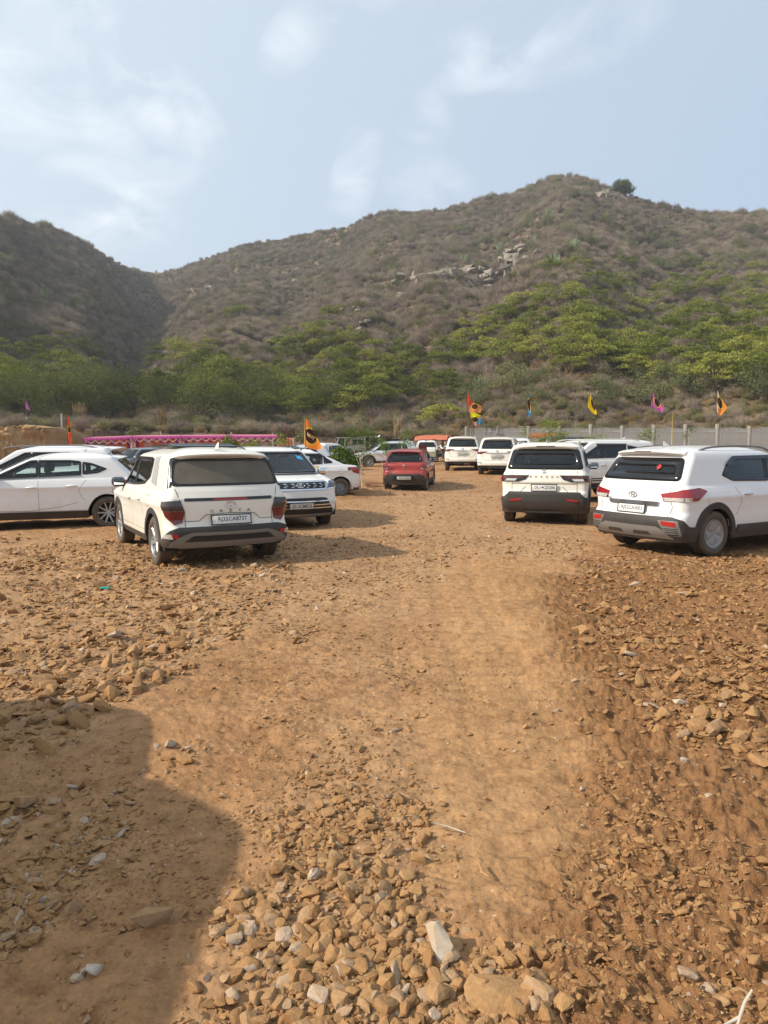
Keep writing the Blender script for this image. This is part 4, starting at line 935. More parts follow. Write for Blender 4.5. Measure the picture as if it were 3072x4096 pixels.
def car_creta_new():
    s = spec(4.30, 1.79, 1.635, 2.61, .345, .83, zs=.32, sillh=.07, zbelt=1.0, ws=.74, reartop=.36, rearbelt=.10, crown=.10)
    s['rear'] = T((.17, .14), (.27, .11), (.38, .035), (.50, .0), (.56, .0), (.60, .030), (.68, .050), (.78, .045), (.90, .050), (.96, .055), (1.06, .10), (1.12, .14), (1.47, .33), (1.55, .37))
    wins = [[(.86, 1.05), (.05, 1.06), (.05, 1.485), (.20, 1.48)][::-1], [(.05, 1.06), (-.60, 1.10), (-.90, 1.21), (-.93, 1.43), (-.86, 1.475), (.05, 1.485)]]
    W = 'wrap'
    cfg = dict(spec=s, paint='cream', wins=wins, rearwin=[(.75, 1.12), (.68, 1.48)], rglass='glassdust', glass='glassd', D=-.78, B=.05, F=1.02, Atop=.22,
      tail=(.57, [(.60, .57), (.60, .78), (.66, .95), (.70, 1.09), (.60, 1.50)]), wheel='swirl', rim='alloy', fin=(-1.62, 'cream'), rband=.03, cap='black', handlemat='cream',
      patches=[
       ('rear_bumper', W, [(-1.10, .33), (1.10, .33), (1.10, .42), (.97, .43), (.88, .50), (.80, .55), (.68, .58), (-.68, .58), (-.80, .55), (-.88, .50), (-.97, .43), (-1.10, .42)], 'plastic', .022, False),
       ('skid_plate', W, [(-.84, .345), (.84, .345), (.70, .46), (.60, .50), (.50, .52), (-.50, .52), (-.60, .50), (-.70, .46)], 'skid', .034, False),
       ('bumper_grille', W, [(-.60, .405), (.60, .405), (.50, .485), (-.50, .485)], 'ink', .037, False),
       ('bumper_skirt', W, [(-.66, .325), (.66, .325), (.80, .36), (-.80, .36)], 'skid', .030, False),
       ('reflector', W, [(.66, .445), (.75, .455), (.78, .505), (.70, .505)], 'reflred', .032, 'each'),
       ('fog_light', W, [(.75, .445), (.93, .455), (.86, .505), (.78, .505)], 'lampclear', .031, 'each'),
       ('tail_light', W, [(.585, .80), (.63, .65), (.74, .62), (.86, .74), (.885, .80)], 'lampsmoke', .014, 'each'),
       ('tail_light_upper', W, [(.585, .805), (.885, .805), (.925, .905), (.91, .925), (.64, .94), (.62, .93)], 'lampgrey', .016, 'each'),
       ('garnish', 'rear', [(-.60, .925), (.60, .925), (.60, .965), (-.60, .965)], 'black', .008, False),
       ('brake_light', 'rear', [(-.23, .932), (.23, .932), (.23, .958), (-.23, .958)], 'reflred', .012, False),
       ('pillar_trim', W, [(.79, 1.11), (.89, 1.09), (.87, 1.48), (.74, 1.50)], 'frit', .004, 'each'),
       ('pillar_cover', 'side', [(-1.32, 1.10), (-.99, 1.14), (-.96, 1.49), (-1.20, 1.51)], 'silver', .004, 'each'),
       ('rain_visor', 'side', [(.24, 1.45), (.24, 1.49), (-.88, 1.485), (-.92, 1.41), (-.86, 1.40), (-.80, 1.45)], 'black', .035, 'each'),
       ('mud_flap', W, [(.98, .26), (1.13, .26), (1.13, .34), (.98, .34)], 'dark', .01, 'each'),
      ])
    c = build_car(cfg)
    mb = MB()
    for z in (.425, .445, .465): c.line(W, [(-.54, z), (.54, z)], w=.006, off=.041, mb=mb)
    for a in np.linspace(-.5, .5, 11): c.line(W, [(a, .41), (a, .48)], w=.006, off=.041, mb=mb)
    c.part('grille_mesh', mb, 'skid', smooth=False)
    mb = MB(); c.line('rear', [(-.60, .665), (-.42, .665), (-.33, .745), (.0, .76), (.33, .745), (.42, .665), (.60, .665)], w=.008, off=.003, mb=mb); c.part('shut_line', mb, 'gap', smooth=False)
    plate(c, 0, .665, 'RJ32CA8737', w=.54, h=.125, off=.03)
    badge_shape(c, 'rear', 0, .865, LOGO['h_oval']); badge_text(c, 'rear', 0, .79, 'CRETA', .034, spacing=.125, sx=1.7, bold=.02, mat='badgegrey')
    spoiler(c, .64, c.ze+.03, .10, 'cream', th=.04, lamp=False)
    mb = MB(); mb.box((-.15, 0, c.H+.012), (1.35, .90, .05), ry=.012, bev=.02); mb.box((-.82, .0, c.H+.022), (.35, .95, .03), ry=-.12, bev=.012); c.part('sunroof', mb, 'black')
    mb = MB(); c.line('side', [(-.93, .95), (-1.02, .97), (-1.17, .955), (-1.19, .84), (-1.10, .80), (-.98, .84), (-.93, .95)], w=.006, mb=mb); c.part('fuel_flap', mb, 'gap', smooth=False)
    return c
def car_creta_old():
    s = spec(4.27, 1.78, 1.63, 2.59, .335, .86, zbelt=1.02, ws=.74, reartop=.36, rearbelt=.10, crown=.09)
    s['rear'] = T((.17, .16), (.27, .12), (.38, .03), (.52, .0), (.60, .015), (.66, .07), (.80, .075), (.98, .085), (1.08, .12), (1.14, .15), (1.46, .36), (1.54, .40))
    wins = [[(.86, 1.07), (.02, 1.08), (.02, 1.465), (.20, 1.46)][::-1], [(.02, 1.08), (-.86, 1.10), (-1.10, 1.19), (-.93, 1.38), (-.80, 1.455), (.02, 1.465)]]
    W = 'wrap'
    cfg = dict(spec=s, paint='white2', wins=wins, rearwin=[(.72, 1.115), (.68, 1.27), (.63, 1.45)], glass='glass', rglass='glass', D=-.82, B=.02, F=1.0, Atop=.22,
      tail=(.60, [(.62, .60), (.66, .74), (.60, .95), (.70, 1.09), (.60, 1.50)]), wheel='hub', rim='hubcap', fin=(-1.45, 'cream'), rband=.12, handlemat='chrome', rails=(-1.42, .30, 'skid'), cladw=.085,
      patches=[
       ('rear_bumper', W, [(-1.14, .25), (1.14, .25), (1.12, .46), (.98, .47), (.86, .56), (.72, .60), (-.72, .60), (-.86, .56), (-.98, .47), (-1.12, .46)], 'plastic', .022, False),
       ('skid_plate', W, [(-.72, .30), (.76, .30), (.52, .44), (.46, .465), (-.46, .465), (-.52, .44)], 'skid', .034, False),
       ('bumper_insert', W, [(.50, .545), (.60, .36), (.82, .335), (.84, .36), (.79, .55)], 'skid', .027, 'each'),
       ('reflector', W, [(.56, .49), (.76, .475), (.76, .53), (.54, .54)], 'reflred', .033, 'each'),
       ('tail_light', W, [(.46, .93), (.50, .83), (.52, .825), (1.06, .845), (1.28, .965), (1.27, .98), (1.12, 1.02), (.80, .995)], 'lampred', .014, 'each'),
       ('reversing_light', W, [(.52, .83), (.93, .835), (.93, .885), (.49, .88)], 'lampclear', .0165, 'each'),
       ('chrome_strip', 'rear', [(-.44, .755), (.44, .755), (.46, .815), (-.46, .815)], 'chrome', .030, False),
       ('rain_visor', 'side', [(.24, 1.42), (.24, 1.475), (-.80, 1.465), (-.98, 1.35), (-.95, 1.32), (-.78, 1.415)], 'black', .03, 'each'),
       ('mud_flap', W, [(.96, .19), (1.14, .19), (1.14, .30), (.96, .30)], 'dark', .01, 'each'),
       ('door_cladding', 'side', [(-.80, .33), (.95, .33), (.95, .45), (-.80, .45)], 'plastic', .018, 'each'),
      ])
    c = build_car(cfg)
    mb = MB()
    for sg in (1, -1):
        for k, z in enumerate((.37, .395, .42, .445)): c.line(W, [(sg*(.62-k*.015), z), (sg*.79, z)], w=.010, off=.031, mb=mb)
    c.part('bumper_vents', mb, 'ink', smooth=False)
    mb = MB()
    for x0 in (-.36, .12): c.patch(W, [(x0, .345), (x0+.30, .345), (x0+.27, .385), (x0+.03, .385)], .037, mb=mb)
    c.part('skid_recess', mb, 'plastic')
    mb = MB(); c.line(W, [(.80, .83), (.80, .99)], w=.008, off=.019, mb=mb); c.line(W, [(-.80, .83), (-.80, .99)], w=.008, off=.019, mb=mb); c.part('shut_line', mb, 'gap', smooth=False)
    plate(c, .0, .69, 'RJ52CA3003', w=.50, h=.125, off=.03, tilt=.12)
    badge_shape(c, 'rear', .0, .90, LOGO['h_oval'], th=.008); badge_text(c, 'rear', .50, .83, 'CRETA', .032, mat='ink')
    spoiler(c, .62, c.ze+.035, .14, 'white2', th=.045)
    mb = MB(); c.patch('rear', [(p[0]-.30, p[1]+1.31) for p in ell(.036, .036, 14)[:-1]], .012, mb=mb, skirt=0); c.part('round_sticker', mb, 'reflred')
    for sg in (1, -1): pass
    [c.part('shut_line', c.line('side', [(-1.55, .90), (-1.38, .66), (-1.28, .58)], w=.005, sg=sg), 'skid', smooth=False) for sg in (1, -1)]
    return c
def car_brezza():
    s = spec(3.995, 1.79, 1.685, 2.5, .345, .70, zbelt=1.06, ws=.66, reartop=.28, rearbelt=.06, crown=.085, cp=5.0)
    s['rear'] = T((.17, .15), (.27, .12), (.40, .03), (.50, .0), (.66, .0), (.70, .045), (.84, .05), (.88, .035), (1.04, .045), (1.10, .08), (1.16, .11), (1.50, .27), (1.6, .31))
    s['rr'] = T((.2, .12), (.6, .14), (1.05, .13), (1.2, .10), (1.6, .09)); s['br'] = T((.2, .05), (1.6, .05))
    wins = [[(.72, 1.11), (-.02, 1.12), (-.02, 1.52), (.14, 1.515)][::-1], [(-.02, 1.12), (-.85, 1.15), (-.88, 1.50), (-.02, 1.52)], [(-.94, 1.16), (-1.30, 1.18), (-1.24, 1.48), (-.96, 1.50)]]
    W = 'wrap'; tp = [(.30, 1.015), (.36, .93), (.50, .885), (.90, .885), (.98, 1.01)]
    cfg = dict(spec=s, paint='cream', wins=wins, rearwin=[(.76, 1.13), (.66, 1.54)], glass='glass', rglass='glass', D=-.80, B=-.02, F=.88, Atop=.14,
      tail=(.67, [(.645, .67), (.645, 1.10), (.60, 1.56)]), wheel='five', fin=(-1.42, 'cream'), rband=.11, cap='black', handlemat='cream', rails=(-1.3, .45, 'cream'),
      patches=[
       ('rear_bumper', W, [(-1.06, .25), (1.06, .25), (1.04, .56), (.80, .575), (.70, .67), (-.70, .67), (-.80, .575), (-1.04, .56)], 'plastic', .022, False),
       ('bumper_insert', W, [(-.72, .34), (.72, .34), (.60, .50), (.40, .535), (-.40, .535), (-.60, .50)], 'plastic', .036, False),
       ('reflector', W, [(.44, .515), (.66, .495), (.66, .525), (.44, .545)], 'reflred', .042, 'each'),
       ('tail_light', W, tp, 'black', .012, 'each'),
       ('tail_light_bar', W, [(.40, .985), (.44, .955), (.86, .955), (.90, .985)], 'lampsmoke', .018, 'each'),
       ('reversing_light', W, [(.52, .945), (.56, .90), (.76, .90), (.73, .945)], 'lampclear', .017, 'each'),
       ('tail_light_corner', W, [(.80, .90), (.90, .90), (.94, .975), (.84, .945)], 'lampred', .017, 'each'),
       ('mud_flap', W, [(.86, .19), (1.06, .19), (1.06, .30), (.86, .30)], 'dark', .01, 'each'),
       ('brake_light', 'rear', [(-.18, 1.555), (.18, 1.555), (.18, 1.572), (-.18, 1.572)], 'ink', .09, False),
      ])
    c = build_car(cfg)
    mb = MB(); c.line('rear', [(-.64, .845), (.64, .845)], w=.012, mb=mb); c.line('rear', [(-.47, .68), (-.36, .79)], w=.01, mb=mb); c.line('rear', [(.47, .68), (.36, .79)], w=.01, mb=mb); c.part('shut_line', mb, 'skid', smooth=False)
    plate(c, 0, .765, 'DL14CJ5206', w=.50, h=.13, off=.03)
    badge_shape(c, 'rear', 0, 1.095, LOGO['s_mark'], th=.009); badge_text(c, 'rear', 0, .985, 'BREZZA', .035, spacing=.105, sx=1.5, mat='badgegrey')
    spoiler(c, .66, c.ze+.035, .09, 'cream', th=.05, lamp=False)
    return c
def car_xuv300():
    s = spec(3.995, 1.82, 1.627, 2.6, .34, .62, zbelt=1.03, ws=.66, bonnet=.92, zcowl=1.07, crown=.085, cp=4.0)
    s['front'] = T((.17, .16), (.27, .12), (.40, .03), (.55, .0), (.74, .02), (.80, .035), (.90, .06), (.935, .12), (.965, .22), (1.0, .42), (1.03, .62), (1.055, .85), (1.07, .92), (1.10, .97), (1.50, 1.60), (1.55, 1.74))
    s['rf'] = T((.2, .20), (.6, .22), (.9, .24), (1.05, .22), (1.12, .09), (1.6, .09))
    wins = [[(.86, 1.10), (.05, 1.10), (.05, 1.47), (.20, 1.465)][::-1], [(.05, 1.10), (-.80, 1.12), (-1.0, 1.25), (-.8, 1.44), (.05, 1.47)]]
    V = 'vrap'
    cfg = dict(spec=s, paint='white', wins=wins, rearwin=[(.62, 1.14), (.56, 1.45)], glass='glass', D=-.80, B=.05, F=1.0, Atop=.22, wheel='five', cladw=.07, rails=(-1.2, .45, 'black'), ownfront=True, cap='chrome', mx=.80, lock=R(-8), tail=(.60, [(.6, .6), (.62, 1.1), (.58, 1.5)]),
      patches=[
       ('grille', V, [(-.56, .80), (.56, .80), (.60, .925), (-.60, .925)], 'ink', .010, False),
       ('headlight', V, [(.63, .795), (1.04, .845), (1.13, .975), (1.00, .985), (.70, .935)], 'lampdark', .012, 'each'),
       ('headlight_trim', V, [(.62, .775), (1.04, .825), (1.04, .85), (.62, .80)], 'chrome', .016, 'each'),
       ('lower_grille', V, [(-.80, .31), (.80, .31), (.60, .61), (.50, .63), (-.50, .63), (-.60, .61)], 'ink', .012, False),
       ('fog_light', V, [(.80, .50), (.90, .44), (1.02, .50), (1.04, .62)], 'chrome', .014, 'each'),
       ('fog_lamp_lens', V, [(.84, .505), (.91, .465), (.99, .51), (1.00, .58)], 'lampdark', .018, 'each'),
       ('drl_strip', V, [(1.00, .62), (1.04, .62), (1.06, .82), (1.02, .82)], 'chrome', .016, 'each'),
       ('bumper_trim', V, [(-1.05, .25), (1.05, .25), (1.05, .36), (.92, .38), (.82, .30), (-.82, .30), (-.92, .38), (-1.05, .36)], 'plastic', .016, False),
       ('skid_plate', V, [(-.72, .27), (.72, .27), (.76, .325), (-.76, .325)], 'skid', .026, False),
      ])
    c = build_car(cfg)
    mb = MB()
    for (a, b, z) in ((-.62, .62, .935), (-.58, .58, .79)): c.patch(V, [(a, z-.014), (b, z-.014), (b, z+.014), (a, z+.014)], .018, mb=mb)
    c.patch(V, [(.575, .80), (.605, .80), (.645, .92), (.615, .93)], .018, mb=mb); c.patch(V, [(-.645, .92), (-.605, .80), (-.575, .80), (-.615, .93)], .018, mb=mb)
    for z in (.56, .49, .43):
        w = .60+(.61-z)*.6; c.line(V, [(-w, z), (w, z)], w=.018, off=.02, mb=mb)
    for j in (-3, -2, -1, 1, 2, 3):
        for i, z in enumerate((.895, .865, .835)): c.line(V, [(j*.15-.03+(i % 2)*.03, z), (j*.15+.03+(i % 2)*.03, z)], w=.009, off=.018, mb=mb)
    c.part('grille_chrome', mb, 'chrome')
    plate(c, 0, .485, 'DL10CM8536', mode='front', w=.50, h=.125, off=.045)
    badge_shape(c, 'front', 0, .868, LOGO['road_oval'], off=.03, th=.008)
    mb = MB(); mb.box((1.18, .43, 1.045), (.65, .012, .012), ry=-.10, rz=-.10); mb.box((1.18, -.43, 1.045), (.65, .012, .012), ry=-.10, rz=.10)
    mb = MB(); c.patch('front', [(.46, 1.36), (.60, 1.34), (.57, 1.42), (.45, 1.44)], .004, skirt=0, mb=mb); c.part('windscreen_sticker', mb, simple('blue_sticker', (.05, .30, .55), .4)); 
    mb = MB(); mb.tube([(.62, 0, 1.43), (.62, 0, 1.32)], .003, 4); mb.lathe([(.001, -.03), (.022, -.02), (.018, .02), (.001, .03)], (.62, 0, 1.29), 'Z', 8); c.part('hanging_charm', mb, 'reflred')
    return c
def car_dzire():
    s = spec(3.995, 1.735, 1.515, 2.45, .30, .76, kind='sedan', wt=.785, zs=.23, zbelt=.96, zcowl=1.0, ws=.74, bonnet=.90, crown=.09, cp=3.0)
    wins = [[(.80, 1.0), (-.02, 1.02), (-.02, 1.355), (.10, 1.35)][::-1], [(-.02, 1.02), (-.68, 1.05), (-.70, 1.28), (-.52, 1.345), (-.02, 1.355)], [(-.72, 1.055), (-1.00, 1.07), (-.98, 1.13), (-.72, 1.275)]]
    W = 'wrap'
    cfg = dict(spec=s, paint='white2', wins=wins, rearwin=None, glass='glass', D=-.80, B=-.02, F=.92, Atop=.12, wheel='steel', rim='steel', cladw=0, handlemat='black', cap='black',
      patches=[('tail_light', W, [(.62, .74), (.78, .72), (.98, .76), (1.16, .92), (1.14, .93), (.72, .93)], 'lampred', .012, 'each'),
       ('rear_bumper', W, [(-1.0, .22), (1.0, .22), (1.0, .30), (-1.0, .30)], 'plastic', .01, False),
       ('yellow_band', 'side', [(-.55, .955), (.8, .93), (.8, .965), (-.55, .99)], simple('yellow_band', (.60, .36, .02), .5), .004, 'each'),
       ('rain_visor', 'side', [(.12, 1.31), (.12, 1.375), (-.60, 1.365), (-.80, 1.25), (-.78, 1.22), (-.56, 1.315)], 'black', .025, 'each')])
    c = build_car(cfg)
    # rear screen of the saloon
    mb = MB(); h = [(.55, 1.10), (.50, 1.36)]; c.patch('rear', rpoly(full(h), .05, 4), .006, skirt=.01, mb=mb); c.part('rear_window', mb, 'frit')
    [c.part('fuel_flap', c.line('side', [(-1.25+.085*math.cos(t), .80+.085*math.sin(t)) for t in np.linspace(0, 2*math.pi, 25)], w=.006, sg=sg), 'gap', smooth=False) for sg in (1, -1)]
    mb = MB(); c.patch('side', [(-1.50+p[0], .87+p[1]) for p in ell(.04, .045, 13)[:-1]], .004, mb=mb, both=True); c.part('sticker', mb, 'ink')
    plate(c, 0, .62, 'DL1ZC4471', w=.5, h=.12)
    return c
def car_hatch():
    s = spec(4.15, 1.80, 1.555, 2.58, .325, .76, zs=.25, zbelt=1.0, ws=.80, bonnet=.95, reartop=.52, rearbelt=.10, crown=.10)
    wins = [[(.90, 1.035), (.0, 1.06), (.0, 1.41), (.14, 1.405)][::-1], [(.0, 1.06), (-.80, 1.10), (-.80, 1.38), (-.60, 1.405), (.0, 1.41)], [(-.82, 1.105), (-1.12, 1.135), (-1.30, 1.22), (-1.0, 1.34), (-.82, 1.37)]]
    W = 'wrap'
    cfg = dict(spec=s, paint='white2', wins=wins, rearwin=[(.60, 1.12), (.52, 1.40)], glass='glass', D=-.84, B=.0, F=1.0, Atop=.16, wheel='five', rim='alloy', cladw=0, fin=(-.86, 'white2'), handlemat='white2', rband=.08,
      patches=[('tail_light', W, [(.5, .86), (.95, .84), (1.15, .93), (1.12, .99), (.6, .98)], 'lampred', .012, 'each'),
       ('rear_bumper', W, [(-1.05, .22), (1.05, .22), (1.02, .40), (-1.02, .40)], 'plastic', .015, False),
       ('window_sill_strip', 'side', [(-.80, 1.082), (.90, 1.015), (.90, 1.032), (-.80, 1.099)], 'bluegrey', .012, 'each')])
    c = build_car(cfg)
    [c.part('shut_line', c.line('side', [(.98, .42), (.2, .40), (-.35, .46), (-.72, .55)], w=.007, sg=sg), 'gap', smooth=False) for sg in (1, -1)]
    [c.part('fuel_flap', c.line('side', [(-1.38, .88), (-1.38, .72), (-1.55, .70)], w=.006, sg=sg), 'gap', smooth=False) for sg in (1, -1)]
    plate(c, 0, .66, 'HR26DX5518', w=.5, h=.12); spoiler(c, .56, c.ze+.03, .16, 'white2', th=.03, lamp=False)
    return c
def car_tallsuv():
    s = spec(4.585, 1.89, 1.735, 2.70, .37, .93, zs=.30, zbelt=1.10, ws=.74, reartop=.52, rearbelt=.16, crown=.095)
    wins = [[(.98, 1.16), (.06, 1.18), (.06, 1.56), (.22, 1.555)][::-1], [(.06, 1.18), (-.85, 1.22), (-.85, 1.555), (.06, 1.56)], [(-.87, 1.225), (-1.30, 1.29), (-1.12, 1.50), (-.87, 1.555)]]
    W = 'wrap'
    cfg = dict(spec=s, paint='white2', wins=wins, rearwin=[(.66, 1.20), (.58, 1.56)], glass='glassd', D=-.86, B=.06, F=1.08, Atop=.24, wheel='five', rails=(-1.45, .75, 'skid'), rband=.06,
      patches=[('tail_light', W, [(.45, 1.02), (.95, .98), (1.25, 1.10), (1.05, 1.19), (.55, 1.16)], 'lampred', .014, 'each'),
       ('rear_bumper', W, [(-1.12, .28), (1.12, .28), (1.10, .50), (-1.10, .50)], 'plastic', .02, False),
       ('pillar_trim', W, [(.80, 1.22), (1.02, 1.20), (.98, 1.50), (.80, 1.52)], 'frit', .006, 'each')])
    c = build_car(cfg); spoiler(c, .60, c.ze+.04, .24, 'white2', th=.04)
    mb = MB(); mb.tube([(.75, .3, c.H-.03), (.95, .3, c.H+.16)], .006, 5); c.part('antenna', mb, 'ink'); plate(c, 0, .70, 'DL8CAF2208', w=.5, h=.12)
    return c
def car_kwid():
    s = spec(3.68, 1.58, 1.45, 2.42, .29, .58, zs=.25, zbelt=.93, ws=.62, bonnet=.84, reartop=.30, rearbelt=.06, crown=.085)
    wins = [[(.76, .975), (-.02, .985), (-.02, 1.32), (.12, 1.315)][::-1], [(-.02, .985), (-.72, 1.03), (-.88, 1.15), (-.72, 1.28), (-.02, 1.32)]]
    W = 'wrap'
    cfg = dict(spec=s, paint='red', wins=wins, rearwin=[(.63, 1.00), (.60, 1.15), (.50, 1.30)], glass='glass', rglass='glass', D=-.74, B=-.02, F=.86, Atop=.1,
      tail=(.57, [(.48, .57), (.54, .75), (.64, .98), (.50, 1.34)]), wheel='hub', rim='steel', rband=.075, cap='black', handlemat='red', rails=(-1.25, -.0, 'black'), cladw=.055,
      patches=[
       ('rear_bumper', W, [(-.95, .23), (.95, .23), (.93, .42), (.76, .43), (.66, .55), (.56, .60), (-.56, .60), (-.66, .55), (-.76, .43), (-.93, .42)], 'plastic', .02, False),
       ('plate_recess', 'rear', [(-.40, .40), (.40, .40), (.32, .545), (-.32, .545)], 'ink', .026, False),
       ('tail_light', W, [(.50, .86), (.53, .80), (.66, .765), (.82, .79), (.88, .86), (.80, .915), (.62, .935)], 'lampred', .016, 'each'),
       ('tail_light_trim', W, [(.52, .80), (.66, .755), (.84, .79), (.83, .805), (.66, .785), (.54, .815)], 'lampclear', .02, 'each'),
       ('mud_flap', W, [(.76, .17), (.93, .17), (.93, .28), (.76, .28)], 'dark', .01, 'each'),
      ])
    c = build_car(cfg); plate(c, .0, .475, 'HR36AD4420', w=.50, h=.12, off=.035)
    badge_shape(c, 'rear', 0, .865, LOGO['diamond'], th=.011); badge_text(c, 'rear', 0, .785, 'RENAULT', .022, sx=1.5); badge_text(c, 'rear', .40, .635, 'CLIMBER', .02, sx=1.6)
    spoiler(c, .50, c.ze+.03, .10, 'red', th=.035, lamp=False); wipers(c, 1.0)
    return c
def car_fortuner(platetxt, beige=False):
    s = spec(4.795, 1.855, 1.80, 2.745, .39, .95, zs=.42, zbelt=1.18, ws=.80, bonnet=1.02, reartop=.34, rearbelt=.06, crown=.09, zref=1.1, cp=3.5, Ra=.47)
    s['rear'] = T((.3, .14), (.42, .10), (.52, .02), (.62, .0), (.72, .03), (.90, .045), (1.12, .05), (1.20, .09), (1.26, .12), (1.64, .30), (1.72, .34))
    s['width'] = T((.32, .92), (.42, .95), (.6, .99), (.85, 1.0), (1.05, .985), (1.16, .955), (1.22, .92), (1.6, .82), (1.68, .785), (1.71, .76))
    s['seatx'] = .2
    wins = [[(1.00, 1.24), (.04, 1.25), (.04, 1.63), (.22, 1.625)][::-1], [(.04, 1.25), (-.80, 1.27), (-.80, 1.62), (.04, 1.63)], [(-.86, 1.275), (-1.62, 1.40), (-1.45, 1.53), (-.86, 1.62)]]
    W = 'wrap'
    cfg = dict(spec=s, paint='cream' if not beige else 'white', wins=wins, rearwin=[(.74, 1.26), (.62, 1.64)], glass='glass', rglass='glass', D=-.82, B=.04, F=1.12, Atop=.24,
      tail=(.74, [(.55, .74), (.66, .95), (.68, 1.2), (.56, 1.70)]), wheel='five', rband=.07, rails=(-1.5, .6, 'white'), cladw=0, fin=(-1.5, 'white'), interior='seatbeige' if beige else 'seat', cap='chrome',
      patches=[
       ('tail_light', W, [(.40, 1.145), (.70, 1.03), (1.02, 1.03), (1.10, 1.08), (1.02, 1.15)], 'lampsmoke', .014, 'each'),
       ('chrome_strip', 'rear', [(-.52, 1.06), (.52, 1.06), (.50, 1.095), (-.50, 1.095)], 'chrome', .020, False),
       ('fog_light', W, [(.66, .62), (.88, .63), (.90, .665), (.70, .655)], 'ink', .008, 'each'),
       ('rear_bumper', W, [(-1.10, .40), (1.10, .40), (1.08, .50), (.80, .52), (-.80, .52), (-1.08, .50)], 'black', .010, False),
       ('mud_flap', W, [(.82, .26), (1.06, .26), (1.06, .44), (.82, .44)], 'dark', .01, 'each'),
       ('window_frame_upper', 'side', [(.28, 1.60), (.28, 1.66), (-.82, 1.655), (-.84, 1.60)], 'black', .02, 'each')])
    c = build_car(cfg); plate(c, 0, .94, platetxt, w=.5, h=.13, off=.03); badge_shape(c, 'rear', 0, 1.155, LOGO['three_oval'], th=.008)
    badge_text(c, 'rear', 0, .80, 'FORTUNER', .045, sx=1.5, mat='skid')
    spoiler(c, .62, c.ze+.035, .12, 'white', th=.05, lamp=False)
    mb = MB()
    for sg in (1, -1):
        for z in (.66, .60): c.patch('side', [(-.95, z), (.95, z), (.95, z+.035), (-.95, z+.035)], .006, sg=sg, mb=mb, da=.2)
    if beige: c.part('side_stripe', mb, 'ink')
    for sg in (1, -1):
        mb = MB(); mb.box((.0, sg*.90, .42), (1.9, .18, .05), bev=.02); c.part('side_step', mb, 'black')
    return c
def car_generic(kind, paint, L, W, H, WB, rw, name='parked_car', lampw=True, fin=True, **kw):
    zb = H*.62; s = spec(L, W, H, WB, rw, kw.pop('ro', .78), zbelt=zb, ws=.70, reartop=kw.pop('reartop', .34), crown=.09, zs=kw.pop('zs', .28), zref=zb-.03); s['nomirror'] = kw.get('nomirror', False)
    zt = s['ze']-.06; xb = -.02
    wins = [[(s['WB']/2+s['fo']-1.36, zb+.045), (xb, zb+.05), (xb, zt), (s['WB']/2+s['fo']-1.95, zt-.01)][::-1], [(xb, zb+.05), (-.82, zb+.08), (-.85, zt-.02), (xb, zt)], [(-.88, zb+.085), (-1.25, zb+.13), (-1.12, zt-.06), (-.88, zt-.02)]]
    cfg = dict(spec=s, paint=paint, wins=wins, rearwin=[(W/2-.24, zb+.11), (W/2-.34, zt)], glass='glassd', D=-.82, B=xb, F=s['WB']/2+s['fo']-1.20, Atop=.2, wheel=kw.get('wheel', 'five'), cladw=kw.get('cladw', .06), name=name, rails=kw.get('rails'), fin=(-1.4, paint) if fin else None, rband=.07, cap=paint,
        tail=(.58, [(W/2-.30, .58), (W/2-.22, zb+.08), (W/2-.32, zt)]),
        patches=[('tail_light', 'wrap', kw.get('lamp', [(.55, .80), (.92, .80), (1.02, .93), (.6, .95)]), kw.get('lampmat', 'lampred'), .014, 'each'),
           ('rear_bumper', 'wrap', [(-.98, s['zs']-.02), (.98, s['zs']-.02), (.95, .48), (.7, .52), (-.7, .52), (-.95, .48)], 'plastic', .02, False)])
    c = build_car(cfg); plate(c, 0, .70, kw.get('plate', 'HR26CK0916'), w=.5, h=.12, off=.03); return c
# ------------------------------------------------------------------ the parked cars
def put(c, x, y, head, label, cat='car', dz=0.0, sink=.02):
    f = Vector((math.sin(R(head)), math.cos(R(head)))); g = lambda u, v: float(flat_z(np.array([x+f.x*u+f.y*v]), np.array([y+f.y*u-f.x*v]))[0])
    zf, zr, zr_, zl = g(1.3, 0), g(-1.3, 0), g(0, .8), g(0, -.8)
    return place(c, x, y, head, (zf+zr)/2-sink+dz, 0, -math.degrees(math.atan2(zf-zr, 2.6)), label, cat, GROUP)
put(car_creta_new(), -3.10, 11.33, -30, 'white car with dark smoked tail lights, glass sunroof and dusty rear window', sink=.0)
put(car_creta_old(), 5.57, 11.8, 60, 'white car with large red tail lights and a round red sticker on its rear window', sink=.0)
put(car_brezza(), 3.79, 16.2, 17, 'white boxy car with black-edged slim tail lights, seen squarely from behind', sink=.0)
put(car_xuv300(), -2.55, 15.66, 153, 'white car facing the lane, chrome grille and blue sticker on its windscreen', sink=.0)
put(car_dzire(), -2.77, 22.36, -110, 'white saloon with a yellow strip under its windows and plain steel wheels')
put(car_hatch(), -7.16, 15.02, -108, 'white low car in side view, cut by the left edge of the picture')
put(car_tallsuv(), -8.6, 18.1, -100, 'white tall car with roof rails standing behind the low white one at the left')
put(car_kwid(), .98, 26.3, 9.5, 'small red car parked in the middle of the lot, the only red one')
put(car_fortuner('HR13T2143'), 4.25, 38.8, 6, 'tall white car nearest the end of the grey wall, black frame round its plate')
put(car_fortuner('HR26EP9001'), 5.6, 34.4, 13, 'tall white car in the row just left of the boxy one with slim tail lights', dz=-.04)
put(car_fortuner('HR26DK7001', True), 6.0, 21.2, -115, 'tall white car in side view with black stripes along its lower doors', dz=.0)
put(car_generic('h', 'white', 3.9, 1.68, 1.66, 2.45, .30), 7.6, 40.5, 12, 'small white car showing only its roof before the grey wall')
